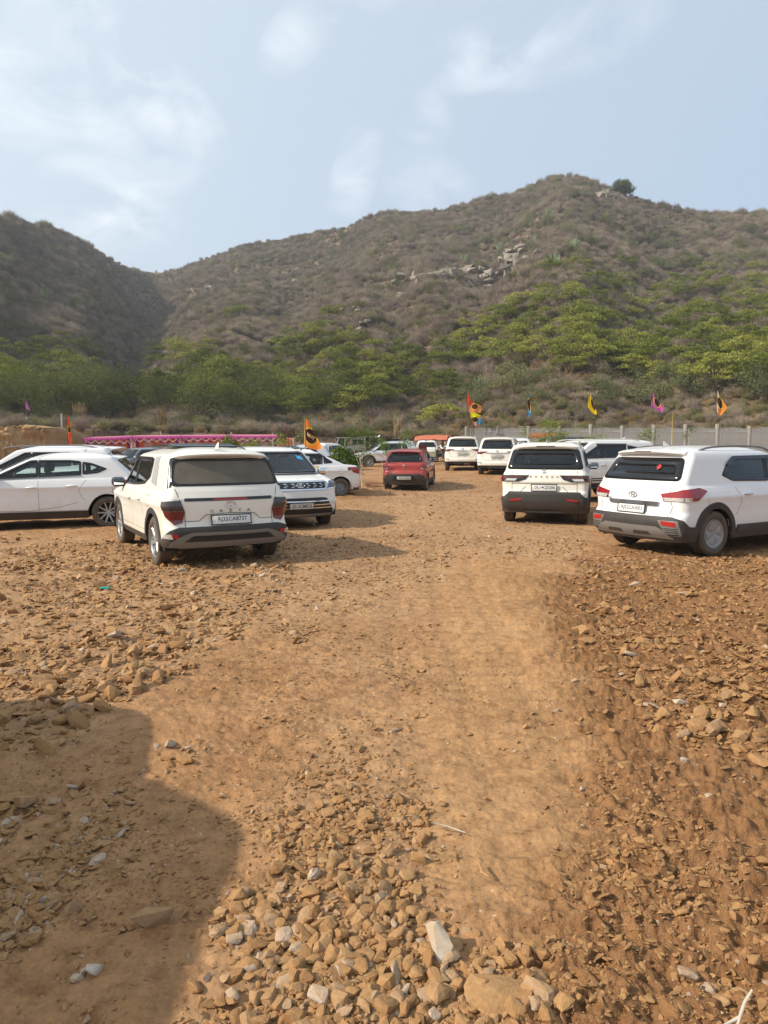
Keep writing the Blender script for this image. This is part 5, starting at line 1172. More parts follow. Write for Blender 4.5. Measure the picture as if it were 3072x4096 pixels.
put(car_generic('h', 'white', 3.95, 1.72, 1.60, 2.5, .31, lampmat='lampsmoke', lamp=[(.55, .90), (.7, .82), (.95, .86), (.85, .98)]), 3.1, 52, 3, 'white car half hidden behind the red one, next to the red canopy')
put(car_generic('s', 'silver', 4.35, 1.80, 1.64, 2.6, .36, wheel='ten', rails=(-1.2, .5, 'skid')), .25, 46.4, -96, 'silver car in side view behind the saplings', dz=-.02)
put(car_generic('s', 'bluegrey', 4.7, 1.83, 1.75, 2.75, .36), -15.3, 45, -150, 'grey people carrier with chrome mirrors in front of the pink tent')
put(car_generic('s', 'white', 4.2, 1.78, 1.60, 2.55, .34, reartop=.5), -3.15, 40, 25, 'white car showing only its rear window behind the round green bush')
put(car_generic('h', 'silver', 3.9, 1.70, 1.50, 2.45, .30), -4.4, 34, -100, 'pale silver car almost hidden behind the white saloon and the orange flag')
put(car_generic('s', 'blackp', 4.5, 1.85, 1.70, 2.7, .36), 11.1, 42, 80, 'dark car with a dusty roof behind the oleander bush by the wall')
put(car_generic('s', 'white', 4.1, 1.80, 1.72, 2.55, .34, nomirror=True), -3.50, 2.10, 0, 'white car just beyond the left edge of the picture, casting the near shadow')
# ------------------------------------------------------------------ stones and gravel
def hull_stone(n, seed, round_=0.0):
    rg = np.random.default_rng(seed); bm = bmesh.new(); s = np.array([1.0, rg.uniform(.6, .95), rg.uniform(.38, .75)])
    P = rg.uniform(-1, 1, (n, 3)); P = P/np.maximum(np.abs(P).max(1, keepdims=True), .01)*rg.uniform(.65, 1, (n, 1)) if round_ == 0 else P/np.linalg.norm(P, axis=1, keepdims=True)*rg.uniform(.85, 1, (n, 1))
    sh = rg.uniform(-.35, .35); P = P*s; P[:, 0] += P[:, 1]*sh; P *= .5
    for p in P: bm.verts.new(p)
    r = bmesh.ops.convex_hull(bm, input=bm.verts[:]); bmesh.ops.delete(bm, geom=[v for v in bm.verts if not v.link_faces], context='VERTS')
    bmesh.ops.triangulate(bm, faces=bm.faces[:]); bm.verts.index_update()
    V = np.array([v.co[:] for v in bm.verts]); F = np.array([[v.index for v in f.verts] for f in bm.faces]); bm.free(); return V, F
SPROTO = [hull_stone(12+i % 6, 100+i) for i in range(22)]+[hull_stone(14, 300+i, 1) for i in range(6)]
def rough(n, seed, amp=.07):
    v, f = hull_stone(n, seed); bm = bmesh.new(); vs = [bm.verts.new(p) for p in v]; [bm.faces.new([vs[i] for i in t]) for t in f]
    bmesh.ops.subdivide_edges(bm, edges=bm.edges[:], cuts=1, use_grid_fill=True); bmesh.ops.smooth_vert(bm, verts=bm.verts[:], factor=.38, use_axis_x=True, use_axis_y=True, use_axis_z=True)
    rg = np.random.default_rng(seed)
    for q in bm.verts: q.co *= 1.12+rg.uniform(-amp, amp)
    bmesh.ops.triangulate(bm, faces=bm.faces[:]); bm.verts.index_update(); V = np.array([q.co[:] for q in bm.verts]); F = np.array([[q.index for q in t.verts] for t in bm.faces]); bm.free(); return V, F
ROUGH = [rough(12+i % 5, 1200+i) for i in range(16)]
FINE = [hull_stone(6, 500+i) for i in range(10)]
def stone_ramp(b, rnd, p):
    c = b.ramp(rnd, [(0.0, (.19, .092, .042)), (.30, (.275, .150, .066)), (.62, (.345, .200, .094)), (.80, (.34, .225, .135)), (.93, (.36, .29, .23)), (.985, (.50, .45, .39))])
    c.node.color_ramp.interpolation = 'LINEAR'
    n = b.noise(16, 5, .65, p); geo = b.n('ShaderNodeNewGeometry'); sep = b.n('ShaderNodeSeparateXYZ'); b.L.new(geo.outputs['Normal'], sep.inputs[0])
    dust = b.math('MULTIPLY', b.math('MULTIPLY', b.math('ADD', sep.outputs[2], .25), b.math('ADD', n, .15), True), .75, True)
    c = b.mix(dust, c, (.345, .196, .085)); n2 = b.noise(60, 4, .7, p)
    c = b.mix(.7, c, b.ramp(n2, [(.3, (.75, .73, .7)), (.7, (1.2, 1.18, 1.15))]), 'MULTIPLY')
    return b.done(b.bsdf(c, .9, normal=b.bump(b.math('ADD', n, n2), .7, .006), spec=.2))
def mat_gravel():
    b = NB('gravel_stone'); at = b.n('ShaderNodeAttribute', attribute_name='rnd'); sep = b.n('ShaderNodeSeparateColor'); b.L.new(at.outputs['Color'], sep.inputs[0]); return stone_ramp(b, sep.outputs[0], b.pos())
def mat_stone():
    b = NB('stone'); oi = b.n('ShaderNodeObjectInfo'); return stone_ramp(b, oi.outputs['Random'], b.pos())
def mat_pale():
    b = NB('pale_stone'); p = b.pos(); n = b.noise(9, 5, .6, p); c = b.ramp(n, [(.35, (.44, .30, .17)), (.56, (.42, .34, .26)), (.75, (.58, .54, .49))]); return b.done(b.bsdf(c, .85, normal=b.bump(b.noise(40, 5, .7, p), .6, .006)))
M['gravel'] = mat_gravel(); M['stone'] = mat_stone(); M['palestone'] = mat_pale()
def rot_batch(a, b, c):
    ca, sa, cb, sb, cc, sc = np.cos(a), np.sin(a), np.cos(b), np.sin(b), np.cos(c), np.sin(c)
    Rz = np.zeros((len(a), 3, 3)); Rz[:, 0, 0] = ca; Rz[:, 0, 1] = -sa; Rz[:, 1, 0] = sa; Rz[:, 1, 1] = ca; Rz[:, 2, 2] = 1
    Rx = np.zeros_like(Rz); Rx[:, 0, 0] = 1; Rx[:, 1, 1] = cb; Rx[:, 1, 2] = -sb; Rx[:, 2, 1] = sb; Rx[:, 2, 2] = cb
    Ry = np.zeros_like(Rz); Ry[:, 1, 1] = 1; Ry[:, 0, 0] = cc; Ry[:, 0, 2] = sc; Ry[:, 2, 0] = -sc; Ry[:, 2, 2] = cc
    return Rz@Rx@Ry
def sample_stones():
    rg = np.random.default_rng(5); out = []
    def wedge(n, r0, r1, az=.56):
        r = np.sqrt(rg.uniform(r0*r0, r1*r1, n)); a = rg.uniform(-az, az, n); return r*np.sin(a), r*np.cos(a)
    # (r0, r1, base count per m2, size scale)
    for r0, r1, dens in ((1.3, 3.2, 7500), (3.2, 6.5, 2600), (6.5, 13, 820), (13, 30, 150)):
        ar = .56*(r1*r1-r0*r0); n = int(ar*dens); x, y = wedge(n, r0, r1)
        heap = np.maximum(zone('heap', x, y), .75*zone('heap2', x, y)); lf = zone('left', x, y); l3 = np.maximum(zone('left2', x, y)*.7, zone('left3', x, y)); rt = zone('right', x, y); mid = zone('mid', x, y); m2 = zone('mid2', x, y); cl = zone('clod', x, y); tr = zone('track', x, y)
        pat = fbm((x+.35*y)/.55, (y-.35*x)/1.1, 3, 91); big = np.clip(np.maximum.reduce([heap, lf, l3, rt*.8]), 0, 1)
        w = .42+.95*sstep(.48, .64, pat)+.85*heap+.8*lf+.8*l3+.6*rt+.75*mid+.45*m2+.25*cl+cl*1.1*np.clip(ridge(x, y), 0, 1); w = w+1.2*np.exp(-(((x+1.5)/1.6)**2+((y-25.3)/3.2)**2)**2); w = w*(.15+1.7*sstep(.25, .75, fbm(x/.30, y/.35, 3, 95))); w = w*(1-.35*tr)
        keep = rg.uniform(0, 1, n) < w*.55; x, y = x[keep], y[keep]; big, heap_, lf_, mid_, rt_, cl_, l3_ = [v[keep] for v in (big, heap, lf, mid, rt, cl, l3)]; m = len(x)
        base = np.exp(rg.normal(0, .55, m)); r = np.hypot(x, y)
        near = sstep(4.5, 2.0, r)
        size = base*np.where(l3_ > .35, .024+.012*(fbm(x/.4, y/.4, 2, 97) > .5), np.where(heap_ > .4, .0135+.0085*near, np.where(lf_ > .4, .029, np.where(rt_ > .4, .027, np.where(mid_ > .4, .021, np.where(cl_ > .4, .014, .0105))))))
        # few and large among many and small
        lg = (rg.uniform(0, 1, m) < .04)*(big > .4); size = np.where((heap_ > .2) & (r > 3.2), size*.8, size); size = np.where(lg, size*2.3, size); size = np.clip(size, .004, .17); size = np.minimum(size, np.where(heap_ > .4, .072, np.where(r < 3.6, .062, np.where(lf_ > .4, .15, .13))))
        size = np.maximum(size, r*.0015)
        pale = np.where(mid_ > .4, .25, 0)+np.where(lf_ > .4, .10, 0)+np.where(l3_ > .35, .25, 0)+np.where(size < .012, .22, 0); rnd = np.clip(rg.uniform(0, 1, m)**1.5*.84+rg.uniform(0, .16, m)+pale*rg.uniform(-.3, 1, m), 0, 1); rnd = np.where((cl_ > .4) & (rnd < .93), rnd*.62, rnd)
        out.append(np.stack([x, y, size, rnd, heap_, lf_, rt_], -1))
    return np.concatenate(out), rg
def build_stones():
    S, rg = sample_stones(); x, y, size = S[:, 0], S[:, 1], S[:, 2]
    # keep the wheels' standing places clear of big ones
    app = size/np.hypot(x, y); order = np.argsort(-app); r = np.hypot(x, y); px, py = to_px(x, y); vis = (px > 5) & (px < 1654) & (py < 2215)
    cand = [i for i in order if vis[i] and size[i] > .03][:300]; big = set(cand); Z = ground_z(x, y)
    mask = np.ones(len(S), bool); mask[list(big)] = False; idx = np.where(mask)[0]
    V, F, C, n0 = [], [], [], 0; fine = size[idx] < np.where(r[idx] < 4, .014, .035)
    nearbig = ~fine & (r[idx] < 6) & (size[idx] > .022)
    for grp, protos in ((idx[nearbig], ROUGH), (idx[~fine & ~nearbig], SPROTO), (idx[fine], FINE)):
        k = rg.integers(0, len(protos), len(grp))
        for j, (pv, pf) in enumerate(protos):
            g = grp[k == j]
            if not len(g): continue
            Rm = rot_batch(rg.uniform(0, 6.28, len(g)), rg.normal(0, .42, len(g)), rg.normal(0, .42, len(g))); fl = np.where(S[g, 4] > .4, .85, .55); v = np.einsum('nij,nkj->nki', Rm, pv[None]*np.stack([1+0*fl, 1+0*fl, fl], -1)[:, None])*size[g][:, None, None]
            v += np.stack([x[g], y[g], Z[g]+size[g]*rg.uniform(-.08, .20, len(g))], -1)[:, None]; V.append(v.reshape(-1, 3))
            F.append((pf[None]+np.arange(len(g))[:, None, None]*len(pv)+n0).reshape(-1, 3)); n0 += len(g)*len(pv); C.append(np.repeat(S[g, 3], len(pv)))
    V = np.concatenate(V); F = np.concatenate(F); C = np.concatenate(C); me = mesh_np('gravel', V, [F], False)
    ca = me.color_attributes.new('rnd', 'FLOAT_COLOR', 'POINT'); ca.data.foreach_set('color', np.stack([C, C, C, np.ones_like(C)], -1).astype(np.float32).ravel()); me.materials.append(M['gravel'])
    tag(obj_from_mesh('gravel', me), kind='stuff')
    protos = []
    for i in range(16):
        v, f = rough(18, 900+i); me = mesh_np('stone', v, [f], False); me.materials.append(M['stone']); protos.append(me)
    lab = {'heap': ('dusty brown angular stone in the heap of rubble at the bottom centre', 'stones of the rubble heap at the bottom centre'), 'left': ('flat reddish brown stone in the rubble field on the left', 'stones of the rubble field on the left'),
           'right': ('reddish brown stone in the rough clods on the right', 'stones among the clods on the right'), 'other': ('brown stone lying loose on the packed sandy soil', 'loose stones on the packed soil')}
    for i in cand:
        o = obj_from_mesh('stone', protos[rg.integers(0, 16)]); s = size[i]; o.location = (x[i], y[i], Z[i]+s*rg.uniform(.08, .24)); o.scale = (s, s, s)
        o.rotation_euler = (rg.normal(0, .35), rg.normal(0, .35), rg.uniform(0, 6.28)); k = 'heap' if S[i, 4] > .3 else ('left' if (S[i, 5] > .3 or px[i] < 420) else ('right' if (S[i, 6] > .3 or px[i] > 1150) else 'other'))
        tag(o, lab[k][0], 'stone', lab[k][1])
    # stones with a look of their own
    def special(pxx, pyy, size, sc, seed, mat, label, rot=(0, 0, 0), n=12, lift=.2):
        d = 1.65*2850/(pyy-1780)*1.0; r_ = ray(pxx, pyy); t = -CAM_H/r_.z; gx, gy = r_.x*t, r_.y*t
        v, f = rough(n, seed, .04); v = v/np.abs(v).max(0)*.5*np.array(sc); me = mesh_np('stone', v, [f], False); me.materials.append(M[mat]); o = obj_from_mesh('stone', me)
        o.location = (gx, gy, GFULL(gx, gy)+size*lift*sc[2]); o.scale = (size,)*3; o.rotation_euler = rot; tag(o, label, 'stone')
    special(1740, 3830, .15, (1, .75, .6), 41, 'palestone', 'largest pale stone, pointed with a white lower edge, at the bottom centre', (.2, .5, -.9), 10, .30)
    special(2010, 4010, .27, (1.0, .62, .22), 43, 'stone', 'big flat dusty slab with a white edge in the bottom centre rubble', (.1, .06, -.35), 10, .25)
    special(2140, 4010, .11, (1, .8, .6), 44, 'stone', 'triangular brown stone just right of the big flat slab', (0, 0, .4), 9)
    special(605, 3690, .145, (1, .42, .45), 45, 'stone', 'long brown brick-like stone lying alone in the shade at the lower left', (0, 0, .12), 9, .35)
    special(330, 3630, .12, (1, .45, .4), 46, 'stone', 'brown stone left of the brick-like one in the shade', (0, 0, .5), 9, .3)
    special(370, 3885, .06, (1, .8, .7), 47, 'palestone', 'largest white quartz piece of the little cluster in the lower left shade', (0, 0, .2), 9)
    special(310, 3910, .05, (1, .8, .7), 48, 'palestone', 'small white quartz piece at the left end of the cluster', (0, .3, 1.2), 9)
    special(335, 3875, .035, (1, .8, .7), 49, 'palestone', 'smallest white quartz piece behind the cluster', (0, .3, 2.2), 9)
    special(2720, 2830, .10, (1, .6, .45), 50, 'palestone', 'white stone at the right edge of the rubble, lying highest of the white ones', (0, .2, .3), 11)
    special(2895, 2835, .08, (1, .6, .5), 51, 'palestone', 'white stone on the right rubble, closest to the picture edge', (0, .2, .1), 11)
    special(2780, 2905, .09, (1, .5, .45), 52, 'palestone', 'white and brown stone below the other white ones on the right', (0, .2, .8), 11)
    special(2738, 3075, .065, (1, .7, .6), 53, 'palestone', 'small rounded cream stone alone on the right clods', (0, .2, .8), 11)
    special(2730, 2385, .12, (1, .5, .4), 54, 'palestone', 'white stone below the white car on the right', (0, .1, .2), 11)
    special(2230, 2850, .055, (1, .5, .4), 55, 'palestone', 'white chip at the right border of the wheel track', (0, .1, .2), 11)
    special(2335, 3160, .05, (1, .7, .5), 56, 'palestone', 'cream stone right of the track, in front of the clods', (0, .1, .6), 11)
    special(2840, 3370-150, .08, (1, .7, .5), 57, 'palestone', 'pale stone sitting alone near the right picture edge', (0, .1, 1.6), 11)
build_stones()
# dry stick at the lower right corner and twigs
def stick(pts, r, label, mat):
    P = []
    for px, py, h in pts:
        r_ = ray(px, py); t = -(CAM_H-h)/r_.z; gx, gy = r_.x*t, r_.y*t; P.append((gx, gy, h+float(terrain_z(np.array([gx]), np.array([gy]))[0])))
    return P
mb = MB(); M['deadwood'] = simple('dead_wood', (.42, .37, .30), .8, var=.2, scale=40)
P = stick([(2880, 4110, .02), (2960, 4070, .05), (2978, 4010, .09), (3008, 3960, .10)], 0, '', ''); mb.tube(P, [.004, .006, .005, .003], 6); P2 = [P[1], tuple(np.array(P[1])+np.array([-.05, -.06, -.02])), tuple(np.array(P[1])+np.array([-.10, -.09, -.03]))]; mb.tube(P2, [.004, .003, .002], 6)
tag(mb.build('stick', M['deadwood'], smooth=True), 'pale forked dry stick at the bottom right corner', 'stick')
mb = MB(); P = stick([(1725, 3290, .02), (1790, 3305, .025), (1860, 3330, .02)], 0, '', ''); mb.tube(P, [.003, .003, .002], 5); tag(mb.build('twig', M['deadwood'], smooth=True), 'thin dry twig lying across the wheel track', 'twig')
mb = MB(); P = stick([(1915, 3450, .02), (1930, 3490, .03), (1955, 3505, .02)], 0, '', ''); mb.tube(P, [.004, .006, .003], 5); tag(mb.build('dry_leaf', simple('dry_leaf', (.35, .2, .07), .8), smooth=True), 'curled brown dry leaf on the wheel track', 'leaf')
r_ = ray(420, 2353); t = -CAM_H/r_.z; mb = MB(); mb.box((r_.x*t, r_.y*t, GFULL(r_.x*t, r_.y*t)+.03), (.12, .05, .02), rz=.2, bev=.006); tag(mb.build('wrapper', simple('green_wrapper', (.01, .30, .22), .5)), 'green crumpled wrapper on the rubble field on the left', 'litter')
# ------------------------------------------------------------------ plants
def leaf_mat(name, stops, trans=.28, nscale=.8, rndw=.5, pos=True):
    b = NB(name); oi = b.n('ShaderNodeObjectInfo'); n = b.noise(nscale, 3, .6, b.pos()); n2 = b.noise(nscale*9, 2, .5, b.pos())
    f = b.math('ADD', b.math('ADD', b.math('MULTIPLY', oi.outputs['Random'], rndw), b.math('MULTIPLY', n, .6)), b.math('MULTIPLY', n2, .35)); f = b.math('SUBTRACT', f, (rndw*.5+.475)-.5, True)
    c = b.ramp(f, stops); d = b.n('ShaderNodeBsdfDiffuse'); t = b.n('ShaderNodeBsdfTranslucent'); b.L.new(c, d.inputs[0]); b.L.new(c, t.inputs[0])
    m = b.n('ShaderNodeMixShader'); m.inputs[0].default_value = trans; b.L.new(d.outputs[0], m.inputs[1]); b.L.new(t.outputs[0], m.inputs[2]); return b.done(m.outputs[0])
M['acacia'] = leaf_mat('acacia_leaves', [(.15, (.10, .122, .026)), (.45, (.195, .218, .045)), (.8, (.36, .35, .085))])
M['acaciashade'] = leaf_mat('acacia_leaves_painted_shade', [(.15, (.075, .095, .021)), (.45, (.15, .172, .038)), (.8, (.30, .30, .075))])  # acacia leaves darkened in colour to stand for shade and haze on the slope
M['olive'] = leaf_mat('olive_leaves', [(.15, (.095, .105, .045)), (.5, (.155, .165, .075)), (.85, (.23, .23, .115))])
M['darkleaf'] = leaf_mat('dark_leaves', [(.15, (.065, .080, .026)), (.5, (.115, .132, .042)), (.85, (.19, .20, .07))])
M['greenleaf'] = leaf_mat('fresh_leaves', [(.15, (.07, .12, .02)), (.5, (.14, .21, .035)), (.85, (.28, .33, .07))], nscale=3)
M['dry'] = leaf_mat('dry_twigs', [(.12, (.12, .090, .072)), (.4, (.215, .17, .137)), (.65, (.31, .25, .195)), (.9, (.42, .34, .24))], .1, nscale=.05)
M['straw'] = leaf_mat('dry_grass', [(.15, (.20, .135, .065)), (.5, (.30, .215, .11)), (.85, (.40, .30, .16))], .2, nscale=.3)
M['greygreen'] = leaf_mat('grey_green_shrub', [(.15, (.12, .115, .05)), (.5, (.19, .185, .085)), (.85, (.28, .265, .13))], .2)
M['cactus'] = leaf_mat('spurge_stems', [(.2, (.14, .19, .09)), (.8, (.30, .36, .20))], .0)
M['bark'] = simple('bark', (.10, .075, .055), .9, var=.35, scale=6); M['palebark'] = simple('pale_bark', (.42, .34, .24), .85, var=.2, scale=20)
M['rock'] = (lambda b: b.done(b.bsdf(b.mix(b.noise(.9, 6, .65, b.pos()), (.17, .13, .10), (.46, .40, .33)), .9, normal=b.bump(b.noise(1.6, 7, .7, b.pos()), 1, .5))))(NB('hill_rock'))
def quads(P, size, rg, flat=.6, aspect=.45):
    n = len(P); size = np.broadcast_to(size, n)[:, None]; nn = rg.normal(0, 1, (n, 3)); nn[:, 2] += flat*2; nn /= np.linalg.norm(nn, axis=1, keepdims=True)
    t = np.cross(nn, rg.normal(0, 1, (n, 3))); t /= np.maximum(np.linalg.norm(t, axis=1, keepdims=True), 1e-6); b = np.cross(nn, t)
    V = np.stack([P-t*size*.5, P+b*size*aspect*.5, P+t*size*.5, P-b*size*aspect*.5], 1).reshape(-1, 3); return V, np.arange(n*4).reshape(n, 4)
def twigs(P0, P1, w, rg):
    n = len(P0); d = P1-P0; s = np.cross(d, rg.normal(0, 1, (n, 3))); s /= np.maximum(np.linalg.norm(s, axis=1, keepdims=True), 1e-6); w = np.broadcast_to(w, n)[:, None]
    V = np.stack([P0-s*w*.5, P0+s*w*.5, P1+s*w*.12], 1).reshape(-1, 3); return V, np.arange(n*3).reshape(n, 3)
class Proto: pass
def make_acacia(seed, W, H, leafmat, n=3200, ls=.19, dome=.5, round_=False, trunkmat='bark'):
    rg = np.random.default_rng(seed); k = 15 if not round_ else 20; pads = []; P = []
    for i in range(k):
        a = rg.uniform(0, 6.28); q = math.sqrt(rg.uniform(0, 1)); rad = q*W*.42
        if round_: z = H*(.30+.62*rg.uniform(0, 1)*math.sqrt(max(.05, 1-(q*.85)**2))); pr = W*rg.uniform(.15, .22); th = H*.15
        else: z = H*(.90-.34*q**2+rg.uniform(-.26, .06)); pr = W*rg.uniform(.11, .20); th = H*rg.uniform(.045, .085)
        pads.append((rad*math.cos(a), rad*math.sin(a)*(1 if round_ else .9), z, pr, th))
    for (x, y, z, pr, th) in pads:
        m = int(n/k); u = rg.normal(0, 1, (m, 3)); u /= np.linalg.norm(u, axis=1, keepdims=True); rr = rg.uniform(.25, 1, (m, 1))**.5; u *= rr
        lump = 1+.35*np.sin(3*np.arctan2(u[:, 1], u[:, 0])+rg.uniform(0, 6))+.15*np.sin(7*np.arctan2(u[:, 1], u[:, 0])+rg.uniform(0, 6))
        P.append(np.stack([x+u[:, 0]*pr*lump, y+u[:, 1]*pr*lump, z+u[:, 2]*th-.10*H*(np.hypot(u[:, 0], u[:, 1])**2)*.6], -1))
    P = np.concatenate(P); V, F = quads(P, rg.uniform(ls*.6, ls*1.4, len(P)), rg, flat=.7 if not round_ else .35, aspect=.5)
    cr = mesh_np('crown', V, [F], False); cr.materials.append(M[leafmat]); mb = MB(); lean = rg.uniform(-.2, .2)
    fk = (lean*H*.3, 0, H*(.22 if not round_ else .2)); mb.tube([(0, 0, -.4), (lean*H*.12, 0, H*.1), fk], [.05*H*.55, .04*H*.5, .03*H*.5], 6, cap=False)
    for (x, y, z, pr, th) in pads[:10]:
        mid = (fk[0]*.5+x*.5, y*.5, fk[2]*.35+z*.60); mb.tube([fk, mid, (x, y, z-th*.4)], [.022*H*.5, .015*H*.5, .006*H*.5], 5, cap=False)
    tr = mb.mesh('trunk', True); tr.materials.append(M[trunkmat]); p = Proto(); p.c, p.t = cr, tr; return p
def tree_thing(p, loc, s, rz, name, label, cat, group=None, sz=1.0):
    o = empty(name, loc, rz); o.scale = (s, s, s*sz); obj_from_mesh('crown', p.c, o); obj_from_mesh('trunk', p.t, o); return tag(o, label, cat, group)
def dry_mesh(seed, h, w, mat, n=170, leafn=240, wd=.034, ls=.075):
    rg = np.random.default_rng(seed); a = rg.uniform(0, 6.28, n); sp = rg.uniform(.1, 1, n)**.7; L = h*rg.uniform(.55, 1.05, n)*(1-.25*sp)
    d = np.stack([np.cos(a)*sp*w*.5, np.sin(a)*sp*w*.5, L], -1); P0 = np.stack([np.cos(a)*.08*w, np.sin(a)*.08*w, 0*a-.1], -1)*rg.uniform(0, 1, (n, 1)); mid = P0+d*.55+rg.normal(0, .05*w, (n, 3)); P1 = P0+d
    A = [(P0, mid, wd), (mid, P1, wd*.75)]; k = 5; b0 = np.repeat(P0*.3+mid*.7, k, 0)*(1)+0; t = rg.uniform(.0, .95, (n*k, 1)); s0 = np.repeat(mid, k, 0)*(1-t)+np.repeat(P1, k, 0)*t
    e = s0+rg.normal(0, .14*h, (n*k, 3))+np.array([0, 0, .10*h]); A.append((s0, e, wd*.6)); V, F, c = [], [], 0
    for (p, q, ww) in A: v, f = twigs(p, q, ww, rg); V.append(v); F.append(f+c); c += len(v)
    Q = e[rg.integers(0, len(e), leafn)]+rg.normal(0, .06, (leafn, 3)); v, f = quads(Q, ls, rg, .3, .8); V.append(v); f = f+c
    me = mesh_np('dry_shrub', np.concatenate(V), [np.concatenate(F), f], False); me.materials.append(M[mat]); return me
def grass_mesh(seed, h, n=70, mat='straw'):
    rg = np.random.default_rng(seed); a = rg.uniform(0, 6.28, n); P0 = np.stack([np.cos(a)*rg.uniform(0, .35, n), np.sin(a)*rg.uniform(0, .35, n), 0*a-.05], -1); P1 = P0+np.stack([rg.normal(0, .22*h, n), rg.normal(0, .22*h, n), h*rg.uniform(.6, 1.1, n)], -1)
    v, f = twigs(P0, P1, .035, rg); me = mesh_np('grass', v, [f], False); me.materials.append(M[mat]); return me
def cactus_mesh(seed, h):
    rg = np.random.default_rng(seed); mb = MB()
    for i in range(26):
        a = rg.uniform(0, 6.28); r0 = rg.uniform(.1, .5); r1 = r0*rg.uniform(1.5, 2.4); H = h*rg.uniform(.6, 1.05)*(1-.2*r0); mb.tube([(r0*math.cos(a)*.5, r0*math.sin(a)*.5, -.1), (r1*math.cos(a)*.7, r1*math.sin(a)*.7, H*.45), (r1*math.cos(a), r1*math.sin(a), H)], [.05, .07, .05], 4)
    me = mb.mesh('cactus', False); me.materials.append(M['cactus']); return me
def scatter_gn(name, pts, rot, scl, idx, meshes):
    """one uncountable mass: instances of a few small plants on points"""
    coll = bpy.data.collections.new(name+'_kinds')
    for i, me in enumerate(meshes):
        o = bpy.data.objects.new('%s_kind_%02d' % (name, i), me); coll.objects.link(o)
    me = bpy.data.meshes.new(name); me.vertices.add(len(pts)); me.vertices.foreach_set('co', np.asarray(pts, np.float32).ravel())
    a = me.attributes.new('rot', 'FLOAT_VECTOR', 'POINT'); a.data.foreach_set('vector', np.asarray(rot, np.float32).ravel()); a = me.attributes.new('scl', 'FLOAT_VECTOR', 'POINT'); a.data.foreach_set('vector', np.asarray(scl, np.float32).ravel())
    a = me.attributes.new('idx', 'INT', 'POINT'); a.data.foreach_set('value', np.asarray(idx, np.int32)); o = obj_from_mesh(name, me)
    ng = bpy.data.node_groups.new(name+'_scatter', 'GeometryNodeTree'); ng.interface.new_socket('Geometry', in_out='INPUT', socket_type='NodeSocketGeometry'); ng.interface.new_socket('Geometry', in_out='OUTPUT', socket_type='NodeSocketGeometry')
    gi = ng.nodes.new('NodeGroupInput'); go = ng.nodes.new('NodeGroupOutput'); ip = ng.nodes.new('GeometryNodeInstanceOnPoints'); ci = ng.nodes.new('GeometryNodeCollectionInfo'); ci.inputs['Collection'].default_value = coll; ci.inputs['Separate Children'].default_value = True; ci.inputs['Reset Children'].default_value = True
    def at(nm, t): n = ng.nodes.new('GeometryNodeInputNamedAttribute'); n.data_type = t; n.inputs['Name'].default_value = nm; return [q for q in n.outputs if q.enabled and q.name == 'Attribute'][0]
    L = ng.links; L.new(gi.outputs[0], ip.inputs['Points']); L.new(ci.outputs[0], ip.inputs['Instance']); ip.inputs['Pick Instance'].default_value = True
    L.new(at('idx', 'INT'), ip.inputs['Instance Index']); L.new(at('rot', 'FLOAT_VECTOR'), ip.inputs['Rotation']); L.new(at('scl', 'FLOAT_VECTOR'), ip.inputs['Scale']); L.new(ip.outputs[0], go.inputs[0])
    m = o.modifiers.new('scatter', 'NODES'); m.node_group = ng; return tag(o, kind='stuff')

